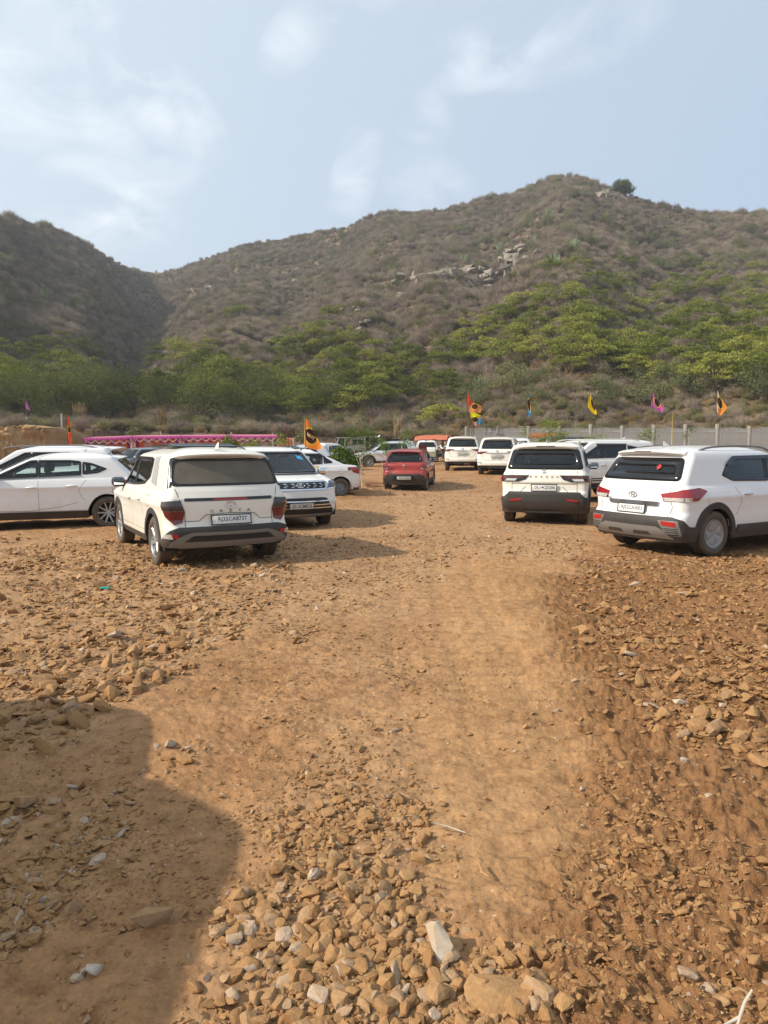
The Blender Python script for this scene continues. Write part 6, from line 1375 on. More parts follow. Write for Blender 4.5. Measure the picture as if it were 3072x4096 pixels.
def in_poly_samples(poly, n, rg, mind=0):
    out = []; xs = [p[0] for p in poly]; ys = [p[1] for p in poly]; tries = 0
    while len(out) < n and tries < n*60:
        tries += 1; x, y = rg.uniform(min(xs), max(xs)), rg.uniform(min(ys), max(ys))
        if pip(poly, np.array([x]), np.array([y]))[0] and all((x-a)**2+((y-b)*1.9)**2 > mind*mind for a, b in out): out.append((x, y))
    return out
def build_hill_plants():
    rg = np.random.default_rng(77)
    AC = [make_acacia(10+i, 6.2, 3.3, 'acacia') for i in range(6)]; OL = [make_acacia(30+i, 4.6, 2.9, 'olive', 2400, .16, round_=True) for i in range(4)]; DK = [make_acacia(50+i, 7.0, 5.6, 'darkleaf', 4600, .17, round_=True) for i in range(4)]
    MD = [make_acacia(60+i, 6.4, 4.4, 'acaciashade', 3400, .17, round_=True) for i in range(3)]; AD = [make_acacia(80+i, 6.2, 3.7, 'acaciashade') for i in range(4)]
    Z = [
     ('acacia_tree', AC, [(1020, 715), (1180, 640), (1420, 610), (1700, 610), (1700, 860), (1400, 835), (1250, 810), (1100, 800), (940, 800)], 125, 34, .62, 1.08, 'bright flat-topped acacia in the dense green belt of the right slope', 'acacia'),
     ('acacia_tree', AC, [(1080, 610), (1700, 530), (1700, 620), (1180, 660)], 18, 46, .6, .95, 'small bright acacia standing apart above the green belt of the right slope', 'acacia'),
     ('shrub_tree', OL, [(900, 480), (1060, 440), (1200, 395), (1290, 410), (1340, 560), (1150, 600), (1050, 600), (860, 560)], 40, 30, .7, 1.25, 'dull olive shrub tree below the hill summit', 'shrub tree'),
     ('shrub_tree', OL, [(1340, 480), (1700, 470), (1700, 600), (1350, 610)], 26, 42, .8, 1.4, 'dull olive shrub tree high on the far right slope', 'shrub tree'),
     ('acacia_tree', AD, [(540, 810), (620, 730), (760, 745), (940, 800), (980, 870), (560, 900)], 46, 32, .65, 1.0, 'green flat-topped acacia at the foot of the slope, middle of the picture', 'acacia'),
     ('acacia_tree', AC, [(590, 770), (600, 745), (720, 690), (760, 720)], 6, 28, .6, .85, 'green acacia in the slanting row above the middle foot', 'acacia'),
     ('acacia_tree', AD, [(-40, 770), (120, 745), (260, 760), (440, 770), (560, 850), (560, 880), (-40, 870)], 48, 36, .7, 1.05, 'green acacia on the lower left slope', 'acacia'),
     ('shrub_tree', OL, [(0, 490), (160, 560), (290, 640), (300, 740), (0, 740)], 18, 46, .7, 1.1, 'dark little tree on the left hill', 'shrub tree'),
     ('shrub_tree', OL, [(500, 560), (700, 520), (900, 490), (880, 640), (560, 660)], 26, 36, .7, 1.15, 'dull olive shrub tree on the slope between the saddle and the summit', 'shrub tree'),
     ('thorn_tree', DK, [(-30, 885), (560, 890), (800, 890), (800, 918), (-30, 922)], 12, 50, .7, 1.0, 'dark dense thorn tree on the flat ground behind the tent', 'tree'),
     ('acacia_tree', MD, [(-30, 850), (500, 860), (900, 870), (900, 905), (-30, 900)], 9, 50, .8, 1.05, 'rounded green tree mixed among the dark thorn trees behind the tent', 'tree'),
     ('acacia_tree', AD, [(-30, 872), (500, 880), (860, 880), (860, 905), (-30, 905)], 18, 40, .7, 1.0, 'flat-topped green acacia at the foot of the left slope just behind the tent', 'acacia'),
     ('shrub_tree', OL, [(1000, 835), (1700, 830), (1700, 880), (1000, 885)], 14, 60, .6, 1.1, 'grey green shrub just above the grey wall', 'shrub')]
    placed = []
    for nm, pr, poly, n, md, s0, s1, lab, cat in Z:
        for (x, y) in in_poly_samples(poly, n, rg, md):
            h = hit(x*1.8517, y*1.8517, 50)
            if not h: continue
            s = rg.uniform(s0, s1); tree_thing(pr[rg.integers(0, len(pr))], (h[0], h[1], h[2]-.15), s, rg.uniform(0, 6.28), nm, lab, cat, cat+'s, '+lab.split(' ', 1)[1], sz=rg.uniform(1.0, 1.3)); placed.append((h[0], h[1], s*3))
    for (x, y, s, pr, nm, lab) in ((1345, 427, 1.0, [make_acacia(99, 7.5, 6.2, 'darkleaf', 9000, .34, round_=True)], 'summit_tree', 'round dark tree alone on the skyline right of the summit'), (1072, 440, .85, OL, 'summit_tree', 'small grey tree on the skyline left of the summit'), (515, 690, 1.25, AC, 'acacia_tree', 'wide green acacia alone in the middle of the left slope'),
         (345, 757, 1.2, AC, 'acacia_tree', 'wide green acacia where the gully reaches the left foot'), (1130, 670, 1.0, AC, 'acacia_tree', 'bright acacia alone left of the green belt'), (1540, 461, .8, OL, 'summit_tree', 'small dark tree on the skyline near the right edge'), (1490, 455, .5, OL, 'summit_tree', 'tiny tree on the skyline between the round tree and the right edge'),
         (955, 922, .8, AC, 'acacia_tree', 'bright low acacia left of the end of the grey wall')):
        h = hit(x*1.8517, y*1.8517, 50)
        if h: tree_thing(pr[0], (h[0], h[1], h[2]-.2), s, 1.0, nm, lab, 'tree')
    # spurge clumps and rocks
    CM = [cactus_mesh(5+i, 2.2) for i in range(3)]
    for i, (x, y) in enumerate([(1080, 545), (1100, 575), (900, 585), (1160, 525), (1185, 470), (1240, 545), (1000, 575), (1140, 585), (1200, 580), (80, 640), (95, 655), (655, 610), (630, 615), (1040, 850), (1225, 440), (850, 595), (1305, 430), (820, 520), (1265, 530), (200, 600)]):
        h = hit(x*1.8517, y*1.8517, 50)
        if h: o = obj_from_mesh('spurge_clump', CM[i % 3], None, h); s = rg.uniform(.9, 1.5); o.scale = (s, s, s); o.rotation_euler.z = rg.uniform(0, 6); tag(o, 'pale green clump of upright spurge stems among the hillside rocks', 'succulent', 'spurge clumps on the hill')
    RM = []
    for i in range(5):
        mb = MB(); r2 = np.random.default_rng(40+i)
        for k in range(9):
            v, f = hull_stone(12, 700+i*10+k); s = r2.uniform(.8, 2.6); th = r2.uniform(0, 6); c, sn = math.cos(th), math.sin(th); v = v@np.array([[c, sn, 0], [-sn, c, 0], [0, 0, 1]])*s; v += np.array([r2.normal(0, 1.6), r2.normal(0, 1.2), r2.uniform(-.2, .5)]); mb.add(v, f.tolist())
        me = mb.mesh('rock_outcrop', False); me.materials.append(M['rock']); RM.append(me)
    for i, (x, y, s) in enumerate([(595, 600, 1.6), (640, 588, 1.8), (620, 605, 1.4), (535, 640, 1.1), (950, 600, 1.5), (985, 612, 1.7), (1010, 590, 1.3), (1040, 605, 1.5), (1080, 592, 1.7), (1105, 570, 1.4), (1130, 548, 1.6), (1150, 545, 1.3), (930, 620, 1.2), (1000, 640, 1.2), (1295, 428, 1.7), (1280, 432, 1.3), (1240, 425, 1.2), (75, 660, 1.2), (30, 652, 1.2), (455, 625, 1.1),
            (740, 690, 1.0), (725, 705, 1.0), (710, 720, 1.0), (890, 610, 1.2), (560, 690, .8), (800, 720, .7), (1060, 560, 1.1), (880, 640, 1.0), (1170, 560, 1.0), (965, 625, 1.2), (1025, 622, 1.3), (1060, 612, 1.1), (915, 600, 1.0), (1090, 560, 1.2), (1120, 590, 1.0), (780, 700, .9), (760, 672, 1.0), (640, 612, 1.2), (575, 612, 1.2), (1310, 432, 1.3)]):
        h = hit(x*1.8517, y*1.8517, 50)
        if h: o = obj_from_mesh('rock_outcrop', RM[i % 5], None, (h[0], h[1], h[2]-.1)); s *= 1.35 if 850 < x < 1180 else 1.0; o.scale = (s, s, s); o.rotation_euler.z = rg.uniform(0, 6); tag(o, 'weathered pale rock outcrop between dry shrubs on the hill', 'rock', 'rock outcrops on the hill')
    # dry scrub
    DM = [dry_mesh(200+i, 1.5, 2.0, 'dry') for i in range(7)]+[dry_mesh(220+i, 1.3, 1.9, 'greygreen', 120, 600, ls=.10) for i in range(2)]+[grass_mesh(240+i, .9) for i in range(3)]+[dry_mesh(230+i, 1.0, 1.8, 'straw', 150, 200) for i in range(2)]
    pts = []; n = 62000; az = rg.uniform(-.86, .80, n); D = np.interp(az, AZK, RD); r0 = np.interp(az, AZK, R0); t = rg.uniform(0, 1, n); r = np.sqrt((55**2)*(1-t)+(D+6)**2*t); 
    n2 = 11500; az2 = rg.uniform(-.80, .75, n2); rb = np.interp(az2, AZK, R0); ra = rb-8+rg.uniform(0, 1, n2)**1.3*58; az = np.concatenate([az, az2]); r = np.concatenate([r, ra]); D = np.interp(az, AZK, RD); r0 = np.interp(az, AZK, R0); n = n+n2
    x, y = r*np.sin(az), r*np.cos(az); z = terrain_z(x, y)
    bare = (fbm(x/14, y/14, 3, 301) < .36) & (rg.uniform(0, 1, n) < .62); front = y > terrace_edge(x)+1.0; low = (r-r0)/(D-r0)
    keep = ~bare & front & ~((x > 4) & (y < 51.5)); x, y, z, r, low, D = [v[keep] for v in (x, y, z, r, low, D)]
    px_, py_ = to_px(x, y); n = len(x); u = rg.uniform(0, 1, n); idx = rg.integers(0, 7, n); idx = np.where(u < .22, rg.integers(7, 9, n), idx); lf = (low < .12); idx = np.where(lf & (u > .45), rg.integers(9, 12, n), idx); idx = np.where(lf & (u > .80), rg.integers(12, 14, n), idx); idx = np.where((low < .4) & (low > .12) & (u > .80), rg.integers(9, 12, n), idx)
    s = rg.uniform(.50, 1.12, n)*np.where(low > .35, 1.15, .9)*np.where(low < .1, .8, 1.0)*np.where(fbm(x/9, y/9, 2, 311) > .5, 1.15, .85); s = np.where(r > D-2, s*rg.uniform(.5, 1.2, n), s)
    edge = (np.abs(np.arctan2(x, y)) < .50); order = np.argsort(r); near = [i for i in order if edge[i] and idx[i] < 9 and r[i] < 140][:300]; ns = set(near)
    for i in near:
        o = obj_from_mesh('dry_shrub', DM[idx[i]], None, (x[i], y[i], z[i])); o.scale = (s[i],)*3; o.rotation_euler.z = rg.uniform(0, 6.28)
        side = 'behind the tent' if x[i] < 2 else 'behind the grey wall'; tag(o, ('bare brown thorny shrub' if idx[i] < 7 else 'grey green bush')+' on the low ground '+side, 'shrub', ('brown' if idx[i] < 7 else 'grey green')+' shrubs '+side)
    m = np.ones(n, bool); m[near] = False; q = lambda a: a[m]
    k = m.sum(); scatter_gn('scrub', np.stack([q(x), q(y), q(z)], -1), np.stack([rg.normal(0, .1, k), rg.normal(0, .1, k), rg.uniform(0, 6.28, k)], -1), np.stack([q(s), q(s), q(s)*rg.uniform(.8, 1.3, k)], -1), q(idx), DM)
build_hill_plants()
# ------------------------------------------------------------------ wall, tent, bank, flags, plants of the lot
FZ = lambda x, y: float(base_z(np.array([x]), np.array([y]))[0])
def concrete(name, c0, c1):
    b = NB(name); o = b.obj(); n = b.noise(2.2, 6, .65, o); n2 = b.noise(18, 4, .6, o); c = b.mix(n, c0, c1); c = b.mix(.5, c, b.ramp(n2, [(.3, (.7, .7, .7)), (.7, (1.2, 1.2, 1.2))]), 'MULTIPLY'); return b.done(b.bsdf(c, .9, normal=b.bump(n2, .4, .01)))
M['conc'] = concrete('precast_concrete', (.24, .235, .22), (.36, .35, .33)); M['conc2'] = concrete('post_concrete', (.29, .28, .26), (.43, .41, .37))
def build_wall():
    w = empty('boundary_wall', (5.71, 49.8, .95)); ang = math.atan2(-.13, 2.1); w.rotation_euler.z = ang; tag(w, 'grey precast concrete wall with brick relief and a scalloped top border', 'wall')
    # brick relief panel
    nx, nz = 128, 96; xs = np.linspace(0, 1.93, nx); zs = np.linspace(-.3, 1.62, nz); X, Zz = np.meshgrid(xs, zs); row = np.floor(Zz/.077); fx = ((X+.095*(row % 2))/.19) % 1; fz = (Zz/.077) % 1
    bump = np.clip(np.minimum(np.minimum(fx, 1-fx)*7, np.minimum(fz, 1-fz)*4), 0, 1)*.028+.012*vnoise(X*30, Zz*30, 3); mb = MB(); mb.grid(np.stack([X, -.03-bump, Zz], -1)); mb.grid(np.stack([X[::8, ::8], .03+0*X[::8, ::8], Zz[::8, ::8]], -1), flip=True)
    pm = mb.mesh('wall_panel', True); pm.materials.append(M['conc'])
    mb = MB(); u = np.linspace(0, 1, 60); top = .22+.075*np.exp(-((u-.5)/.14)**2)+.035*np.exp(-((u-.27)/.05)**2)+.035*np.exp(-((u-.73)/.05)**2)-.03*np.exp(-((u-.36)/.03)**2)-.03*np.exp(-((u-.64)/.03)**2)
    V = np.linspace(0, 1, 9)[:, None]; P = np.stack([np.broadcast_to(u*1.93, (9, 60)), np.full((9, 60), -.035), 1.62+V*top[None]], -1); mb.grid(P); Q = P.copy(); Q[..., 1] = .035; mb.grid(Q, flip=True); mb.grid(np.stack([P[-1], Q[-1]]))
    for c, r, sg in ((.32, .055, 1), (.68, .055, -1), (.14, .04, 1), (.86, .04, -1)):
        t = np.linspace(0, 9, 26); mb.tube([(c*1.93+sg*(r*(1-k/11))*math.cos(k), -.045, 1.73+(r*(1-k/11))*math.sin(k)) for k in t], .010, 4)
    mb.tube([(x, -.045, 1.735+.045*math.sin(x*6.5)) for x in np.linspace(.42*1.93, .58*1.93, 9)], .013, 4); mb.tube([(x, -.045, z) for x, z in zip(u*1.93, 1.60+top)], .014, 4); mb.tube([(0, -.045, 1.63), (1.93, -.045, 1.63)], .014, 4)
    bm_ = mb.mesh('wall_border', True); bm_.materials.append(M['conc'])
    for k in range(14):
        h = 1.98+(.10 if k in (4, 6, 7, 8) else 0)+(.03 if k % 3 else 0); mb = MB(); mb.box((0, 0, h/2-.2), (.17, .17, h+.4), bev=.012); mb.box((0, -.086, h/2-.1), (.07, .012, h), bev=.004); o = mb.build('wall_post', M['conc2'], w); o.location = (k*2.12-.0, 0, 0)
        if k < 13:
            o = obj_from_mesh('wall_panel', pm, w, (k*2.12+.095, 0, 0)); o = obj_from_mesh('wall_border', bm_, w, (k*2.12+.095, 0, 0))
    mb = MB(); mb.box((2*2.12+1.04, -.078, 1.36), (1.86, .02, .34), bev=.004); p = mb.build('painted_notice', simple('orange_notice', (.40, .20, .085), .8, var=.25, scale=5), w)
    t, tw = text_mb('63551 07864', .13, 1, 0, .012); Mx = Matrix.Translation((2*2.12+1.04, -.093, 1.29)) @ Matrix.Rotation(R(90), 4, 'X') @ Matrix.Diagonal((1.72/tw, 1, 1, 1)); g = MB(); g.merge(t, Mx); g.build('notice_number', simple('red_lettering', (.40, .03, .02), .8), p)
    try:
        t, tw = text_mb('मिट्टी', .10, 1, 0, .004)
        if tw > 0: Mx = Matrix.Translation((2*2.12+1.15, -.093, 1.45)) @ Matrix.Rotation(R(90), 4, 'X') @ Matrix.Diagonal((min(3, .9/tw), 1, 1, 1)); g = MB(); g.merge(t, Mx); g.build('notice_word', simple('faded_lettering', (.42, .12, .06), .8), p)
    except Exception as e: print('devanagari', e)
build_wall()

def cloth_mat(name, col, rough=.75, trans=.35, var=.12):
    b = NB(name); n = b.noise(6, 3, .5, b.obj()); c = b.mix(n, tuple(k*(1-var) for k in col), tuple(min(1, k*(1+var)) for k in col)); d = b.n('ShaderNodeBsdfDiffuse'); t = b.n('ShaderNodeBsdfTranslucent'); b.L.new(c, d.inputs[0]); b.L.new(c, t.inputs[0])
    m = b.n('ShaderNodeMixShader'); m.inputs[0].default_value = trans; b.L.new(d.outputs[0], m.inputs[1]); b.L.new(t.outputs[0], m.inputs[2]); return b.done(m.outputs[0])
C = dict(magenta=cloth_mat('magenta_cloth', (.62, .13, .42)), cream=cloth_mat('cream_cloth', (.68, .50, .40)), purple=cloth_mat('purple_cloth', (.24, .015, .16)), orange=cloth_mat('orange_cloth', (.80, .22, .04)), pink=cloth_mat('pink_cloth', (.66, .30, .32)), brightorange=cloth_mat('flag_orange', (.85, .27, .04)), rust=cloth_mat('rust_canopy', (.44, .155, .10), trans=.2))
def build_tent():
    # the four bays of the front, then the side going back
    P = [(335, 1752), (531, 1745), (727, 1743), (925, 1742), (1118, 1742)]; D = [51.5, 52, 52.5, 53, 53.5]; T = [at_depth(x, y, d) for (x, y), d in zip(P, D)]; T.append(at_depth(1176, 1748, 57.5)); base = FZ(T[2].x, T[2].y)
    root = empty('tent', (T[2].x, T[2].y, base)); tag(root, 'open pink festival tent with scalloped magenta border and orange pink curtain walls', 'tent'); off = Vector((T[2].x, T[2].y, base))
    pole = MB()
    for i, t in enumerate(T):
        q = MB(); q.tube([(t.x-off.x, t.y-off.y, FZ(t.x, t.y)-off.z), (t.x-off.x, t.y-off.y, t.z-off.z+.05)], .03, 6); q.build('tent_pole', M['palebark'], root, True)
    def pleat(a, b, z0, z1, mat, name, u0=0, u1=1, n=60, amp=.05, dy=0.0):
        u = np.linspace(u0, u1, n); d = b-a; L = d.length; px = a.x+d.x*u-off.x; py = a.y+d.y*u-off.y; nx, ny = -d.y/L, d.x/L; w = amp*np.sin(u*L*2*math.pi/.16)+dy; zt = a.z+(b.z-a.z)*u-off.z; V = np.linspace(0, 1, 8)[:, None]; zz = (zt+z1)[None]*(1-V)+(np.full_like(u, z0))[None]*V
        mb = MB(); mb.grid(np.stack([np.broadcast_to(px+nx*w, zz.shape), np.broadcast_to(py+ny*w, zz.shape), zz], -1)); return mb.build(name, C[mat], root, True)
    for i in range(5):
        a, b = T[i], T[i+1]; d = b-a; L = d.length; zt = 0
        # back curtains behind the front (3.5 m deep), seen inside the open bays
        if i < 4:
            ab, bb = a+Vector((0, 3.4, .05)), b+Vector((0, 3.4, .05)); seq = {0: ['cream', 'orange', 'pink', 'orange', 'pink', 'orange', 'cream', 'orange', 'orange', 'cream'], 1: ['cream', 'orange', 'pink', 'pink', 'orange', 'orange', 'pink', 'pink', 'orange', 'cream'], 2: ['cream', 'orange', 'pink', 'orange', 'orange', 'pink', 'pink', 'orange', 'orange', 'cream']}.get(i)
            if seq:
                for j, c in enumerate(seq): pleat(ab, bb, 0, -.12, c, 'curtain', j/10, (j+1)/10, 14, .03)
            for (u0, u1, c) in ((0, .055, 'cream'), (.945, 1, 'cream')): pleat(a, b, 0, -.08, c, 'curtain', u0, u1, 14, .03)
            for (u0, u1, c, sh) in ((.06, .12, 'purple', 1), (.88, .94, 'purple', -1)): pleat(a, b, 0, -.16, c, 'curtain', u0, u1, 12, .03, .05)
        else:
            for j in range(9): pleat(a, b, .2, -.1, ('cream', 'orange')[j % 2], 'curtain', j/9, (j+1)/9, 10, .02)
        if i == 4: continue
        # magenta band
        u = np.linspace(0, 1, 50); px = a.x+d.x*u-off.x; py = a.y+d.y*u-off.y-.06; zt = a.z+(b.z-a.z)*u-off.z+.02-.03*np.sin(u*math.pi); V = np.linspace(0, 1, 5)[:, None]; mb = MB()
        mb.grid(np.stack([np.broadcast_to(px, (5, 50)), np.broadcast_to(py+.015*np.sin(u*90), (5, 50))-.03*np.sin(V*3.1), zt[None]-V*(.21+.02*np.sin(u*60))], -1)); mb.build('border', C['magenta'], root, True)
        # swags of cream and purple
        ns = 6
        for k in range(ns):
            for c, sh, dr, y_ in (('purple', -.0, .50, -.12), ('cream', .5, .46, -.15)):
                u0, u1 = (k+sh)/ns, min(1.0, (k+sh+.95)/ns)
                if u0 >= .97: continue
                uu = np.linspace(u0, u1, 16); s = np.sin((uu-u0)/(u1-u0)*math.pi); rows = []
                for v, y2 in ((0, 0), (.5, -.04), (1, 0)): rows.append(np.stack([a.x+d.x*uu-off.x, a.y+d.y*uu-off.y+y_+y2, a.z-off.z-.14-(dr-.26)*s-v*(.075+.02*s)], -1))
                mb = MB(); mb.grid(np.array(rows)); mb.build('swag', C[c], root, True)
    # cloth roof
    mb = MB(); rows = []
    for v, dz in ((0, 0), (.5, .12), (1, .05)): rows.append([(t.x-off.x, t.y-off.y+v*3.4, t.z-off.z+dz-.02) for t in T[:5]])
    mb.grid(np.array(rows)); mb.build('tent_roof', C['pink'], root, True)
build_tent()

def build_bank():
    # cut face of bare earth on the left
    n, m = 420, 90; x = np.linspace(-34, -21.8, n); ye = terrace_edge(x)-.35; u = np.linspace(0, 1, m)[:, None]; gz = flat_z(x, ye-.8)-.15; top = 2.62+.20*fbm(x*.6, x*0, 3, 401)+.26*np.exp(-((x+24)/1.8)**2)-.9*sstep(-23.0, -21.8, x); X = np.broadcast_to(x, (m, n)); Zb = gz+(top-gz)*u
    groove = (fbm(X*2.6, Zb*.35, 4, 403)-.5)*.75+(fbm(X*9, Zb*2.5, 3, 405)-.5)*.20; over = -.28*sstep(.72, .86, u)*(fbm(X*1.3, X*0+3, 2, 407)>.35)+.16*sstep(.62, .5, u); clods = sstep(.84, .95, u)*(fbm(X*3.5, Zb*4.5, 3, 409)-.5)*.55
    Y = np.broadcast_to(ye, (m, n))+groove*np.sin(np.clip(u*1.15, 0, 1)*math.pi)**.5+over-(1-u)*.45+clods; Zc = Zb+clods*.6
    back = np.stack([x, ye+1.6, top+.06*fbm(x*3, x*0, 2, 411)-.02], -1); P = np.concatenate([np.stack([X, Y, Zc], -1), back[None]], 0); mb = MB(); mb.grid(P)
    b = NB('bank_earth'); p = b.pos(); nz = b.noise(1.4, 6, .65, p); n2 = b.noise(9, 5, .65, p); c = b.ramp(nz, [(.3, (.26, .155, .07)), (.5, (.36, .235, .115)), (.7, (.44, .30, .16))]); c = b.mix(.7, c, b.ramp(n2, [(.3, (.72, .7, .68)), (.7, (1.2, 1.2, 1.18))]), 'MULTIPLY')
    tag(mb.build('earth_bank', b.done(b.bsdf(c, .95, normal=b.bump(n2, .9, .08))), smooth=True), kind='structure')
build_bank()
# fence posts along the back
for i, (px, y0, y1, d, lean) in enumerate([(103, 1668, 1727, 52, .10), (246, 1655, 1714, 53, 0), (375, 1723, 1760, 60, 0), (502, 1725, 1762, 60, 0), (643, 1726, 1762, 60, 0), (925, 1729, 1762, 60, 0), (1091, 1731, 1762, 60, 0), (1402, 1752, 1790, 62, 0)]):
    a = at_depth(px, y0, d); z0 = FZ(a.x, a.y)-.3; mb = MB(); mb.box((0, 0, (a.z-z0)/2), (.13, .13, a.z-z0), bev=.012, taper=.9); mb.box((.02, -.07, (a.z-z0)-.06), (.05, .02, .08), bev=.004); o = mb.build('fence_post', M['conc2']); o.location = (a.x+lean*2, a.y, z0); o.rotation_euler.y = -lean
    tag(o, ['leaning concrete post left of the big dark tree, under the far magenta flag', 'concrete post on the earth bank next to the red flag', 'concrete post showing above the left end of the tent', 'concrete post above the left half of the tent, beside a grey leafed bush', 'concrete post above the middle of the tent', 'concrete post above the right half of the tent', 'concrete post above the right end of the tent', 'concrete post beside the blue visor of the grey jeep'][i], 'post')
for i, (px, y0, d) in enumerate([(408, 1728, 58), (474, 1733, 58), (824, 1727, 58), (1145, 1705, 58), (1170, 1710, 58)]):
    a = at_depth(px, y0, d); mb = MB(); z0 = FZ(a.x, a.y)-.2; mb.tube([(0, 0, 0), (0, 0, a.z-z0)], .035, 6); mb.lathe([(.001, a.z-z0+.02), (.045, a.z-z0), (.04, a.z-z0-.05)], (0, 0, 0), 'Z', 8); o = mb.build('iron_pole', simple('rusty_iron', (.22, .07, .045), .8), smooth=True); o.location = (a.x, a.y, z0)
    tag(o, 'thin rusty iron pole standing behind the tent', 'pole', 'rusty poles behind the tent')

# ------------------------------------------------------------------ flags
def flag_mat(name, col, emblem=None, ring=(.80, .55, .05), edge=None):
    b = NB(name); o = b.obj(); sep = b.n('ShaderNodeSeparateXYZ'); b.L.new(o, sep.inputs[0]); c = b.mix(b.noise(5, 2, .5, o), tuple(k*.9 for k in col), tuple(min(1, k*1.1) for k in col))
    if edge: c = b.mix(b.math('LESS_THAN', sep.outputs[0], edge[0]), c, edge[1])
    if emblem:
        cx, cz, rx, rz, tilt = emblem; ct, st = math.cos(tilt), math.sin(tilt); dx = b.math('SUBTRACT', sep.outputs[0], cx); dz = b.math('SUBTRACT', sep.outputs[2], cz)
        u = b.math('DIVIDE', b.math('ADD', b.math('MULTIPLY', dx, ct), b.math('MULTIPLY', dz, st)), rx); v = b.math('DIVIDE', b.math('SUBTRACT', b.math('MULTIPLY', dz, ct), b.math('MULTIPLY', dx, st)), rz)
        e = b.math('ADD', b.math('MULTIPLY', u, u), b.math('MULTIPLY', v, v)); c = b.mix(b.math('LESS_THAN', e, 1.45), c, ring); inn = b.mix(b.math('GREATER_THAN', b.noise(14, 3, .6, o), .56), (.045, .018, .014), (.16, .06, .035)); c = b.mix(b.math('LESS_THAN', e, 1.0), c, inn)
    d = b.n('ShaderNodeBsdfDiffuse'); t = b.n('ShaderNodeBsdfTranslucent'); b.L.new(c, d.inputs[0]); b.L.new(c, t.inputs[0]); m = b.n('ShaderNodeMixShader'); m.inputs[0].default_value = .4; b.L.new(d.outputs[0], m.inputs[1]); b.L.new(t.outputs[0], m.inputs[2]); return b.done(m.outputs[0])
def flag(px, ptop, d, rows, col, label, emblem=None, pole_r=.018, edge=None, text=None, pole_to=None, ring=(.80, .55, .05), lean=0.0, wave=.05, groupcat='flag', ground=True, ring_=None):
    """rows: (v, u0, u1) in metres down and to the right of the pole top"""
    a = at_depth(px, ptop, d); z0 = FZ(a.x, a.y)-.1 if ground else a.z-2.5; root = empty('flag', (a.x, a.y, z0)); tag(root, label, 'flag'); H = a.z-z0
    q = MB(); q.tube([(lean*H, 0, 0), (lean*.3*H, 0, H*.5), (0, 0, H+.02)], pole_r, 6); q.build('flag_pole', M['palebark'] if pole_r > .02 else simple('iron_pole_dark', (.10, .075, .06), .7), root, True)
    V = np.array([r[0] for r in rows]); vs = np.linspace(V[0], V[-1], 26); u0 = np.interp(vs, V, [r[1] for r in rows]); u1 = np.interp(vs, V, [r[2] for r in rows]); t = np.linspace(0, 1, 22)[None]; U = u0[:, None]*(1-t)+u1[:, None]*t
    Y = wave*np.sin(t*7+vs[:, None]*3.2)*t**.7+.04*np.sin(t*15-vs[:, None]*5)*t*(wave/.05)*.35; P = np.stack([U, Y, H-np.broadcast_to(vs[:, None], U.shape)], -1); mb = MB(); mb.grid(P); em = None
    if emblem: em = (emblem[0], H-emblem[1], emblem[2], emblem[3], emblem[4])
    o = mb.build('flag_cloth', flag_mat('flag_cloth', col, em, ring, edge), root, True)
    if text:
        s, h, cx, cz, tilt = text; tm, tw = text_mb(s, h, 1, 0, .02); k = emblem[2]*1.6/tw; g = MB(); g.merge(tm, Matrix.Translation((cx, -.09, H-cz)) @ Matrix.Rotation(-tilt, 4, 'Y') @ Matrix.Rotation(R(90), 4, 'X') @ Matrix.Diagonal((k, 1, 1, 1)))
        vv = np.concatenate(g.V); yy = np.interp(vv[:, 0], P[12, :, 0], Y[12])-.035; vv[:, 1] = yy; g.V = [vv]; g.build('flag_lettering', simple('flag_lettering', (.85, .62, .30), .7), o)
    return root
sc = 25/2850
flag(1220, 1672, 25, [(0, -.01, .02), (10*sc, -.02, 12*sc), (40*sc, -4*sc, 26*sc), (80*sc, -5*sc, 48*sc), (108*sc, -6*sc, 64*sc), (123*sc, 20*sc, 66*sc), (125*sc, 36*sc, 58*sc)], (.85, .27, .04), 'large orange flag with a dark round emblem, the nearest and biggest one', emblem=(21*sc, 72*sc, 22*sc, 31*sc, .45), pole_r=.022, text=('VIRAT', 12*sc, 22*sc, 72*sc, -.62), wave=.05)
def wf(px, top, d, rows, *a, **k): s = d/2850; em = k.pop('em', None); return flag(px, top, d, [(v*s, u*s, w*s) for v, u, w in rows], *a, emblem=tuple(q*s for q in em[:4])+(em[4],) if em else None, **k)
wf(2110, 1568, 50.2, [(0, 0, 1), (20, -1, 5), (50, 1, 12), (76, 2, 18), (95, 0, 8)], (.03, .28, .55), 'blue flag on a thin pole above the painted notice', em=(7, 52, 5, 24, .12), wave=.03)
wf(2358, 1570, 50.0, [(0, 0, 1), (25, -3, 12), (58, -5, 22), (70, 6, 28), (86, 20, 32)], (.85, .62, .01), 'yellow flag hanging slack in front of the hill', em=(15, 48, 5, 24, .35), wave=.04)
wf(2611, 1567, 49.6, [(0, 0, 1), (25, -3, 14), (56, -6, 40), (66, 10, 46), (80, 34, 40)], (.60, .12, .42), 'magenta flag with a dark emblem in front of the right slope', em=(19, 42, 10, 18, .45), wave=.05)
wf(2869, 1563, 49.4, [(0, 0, 1), (30, -1, 18), (66, -2, 42), (80, 1, 36), (96, 10, 20)], (.82, .30, .06), 'orange and white flag, the last one toward the right edge', em=(13, 48, 9, 22, .3), edge=(.10, (.75, .72, .68)), wave=.05)
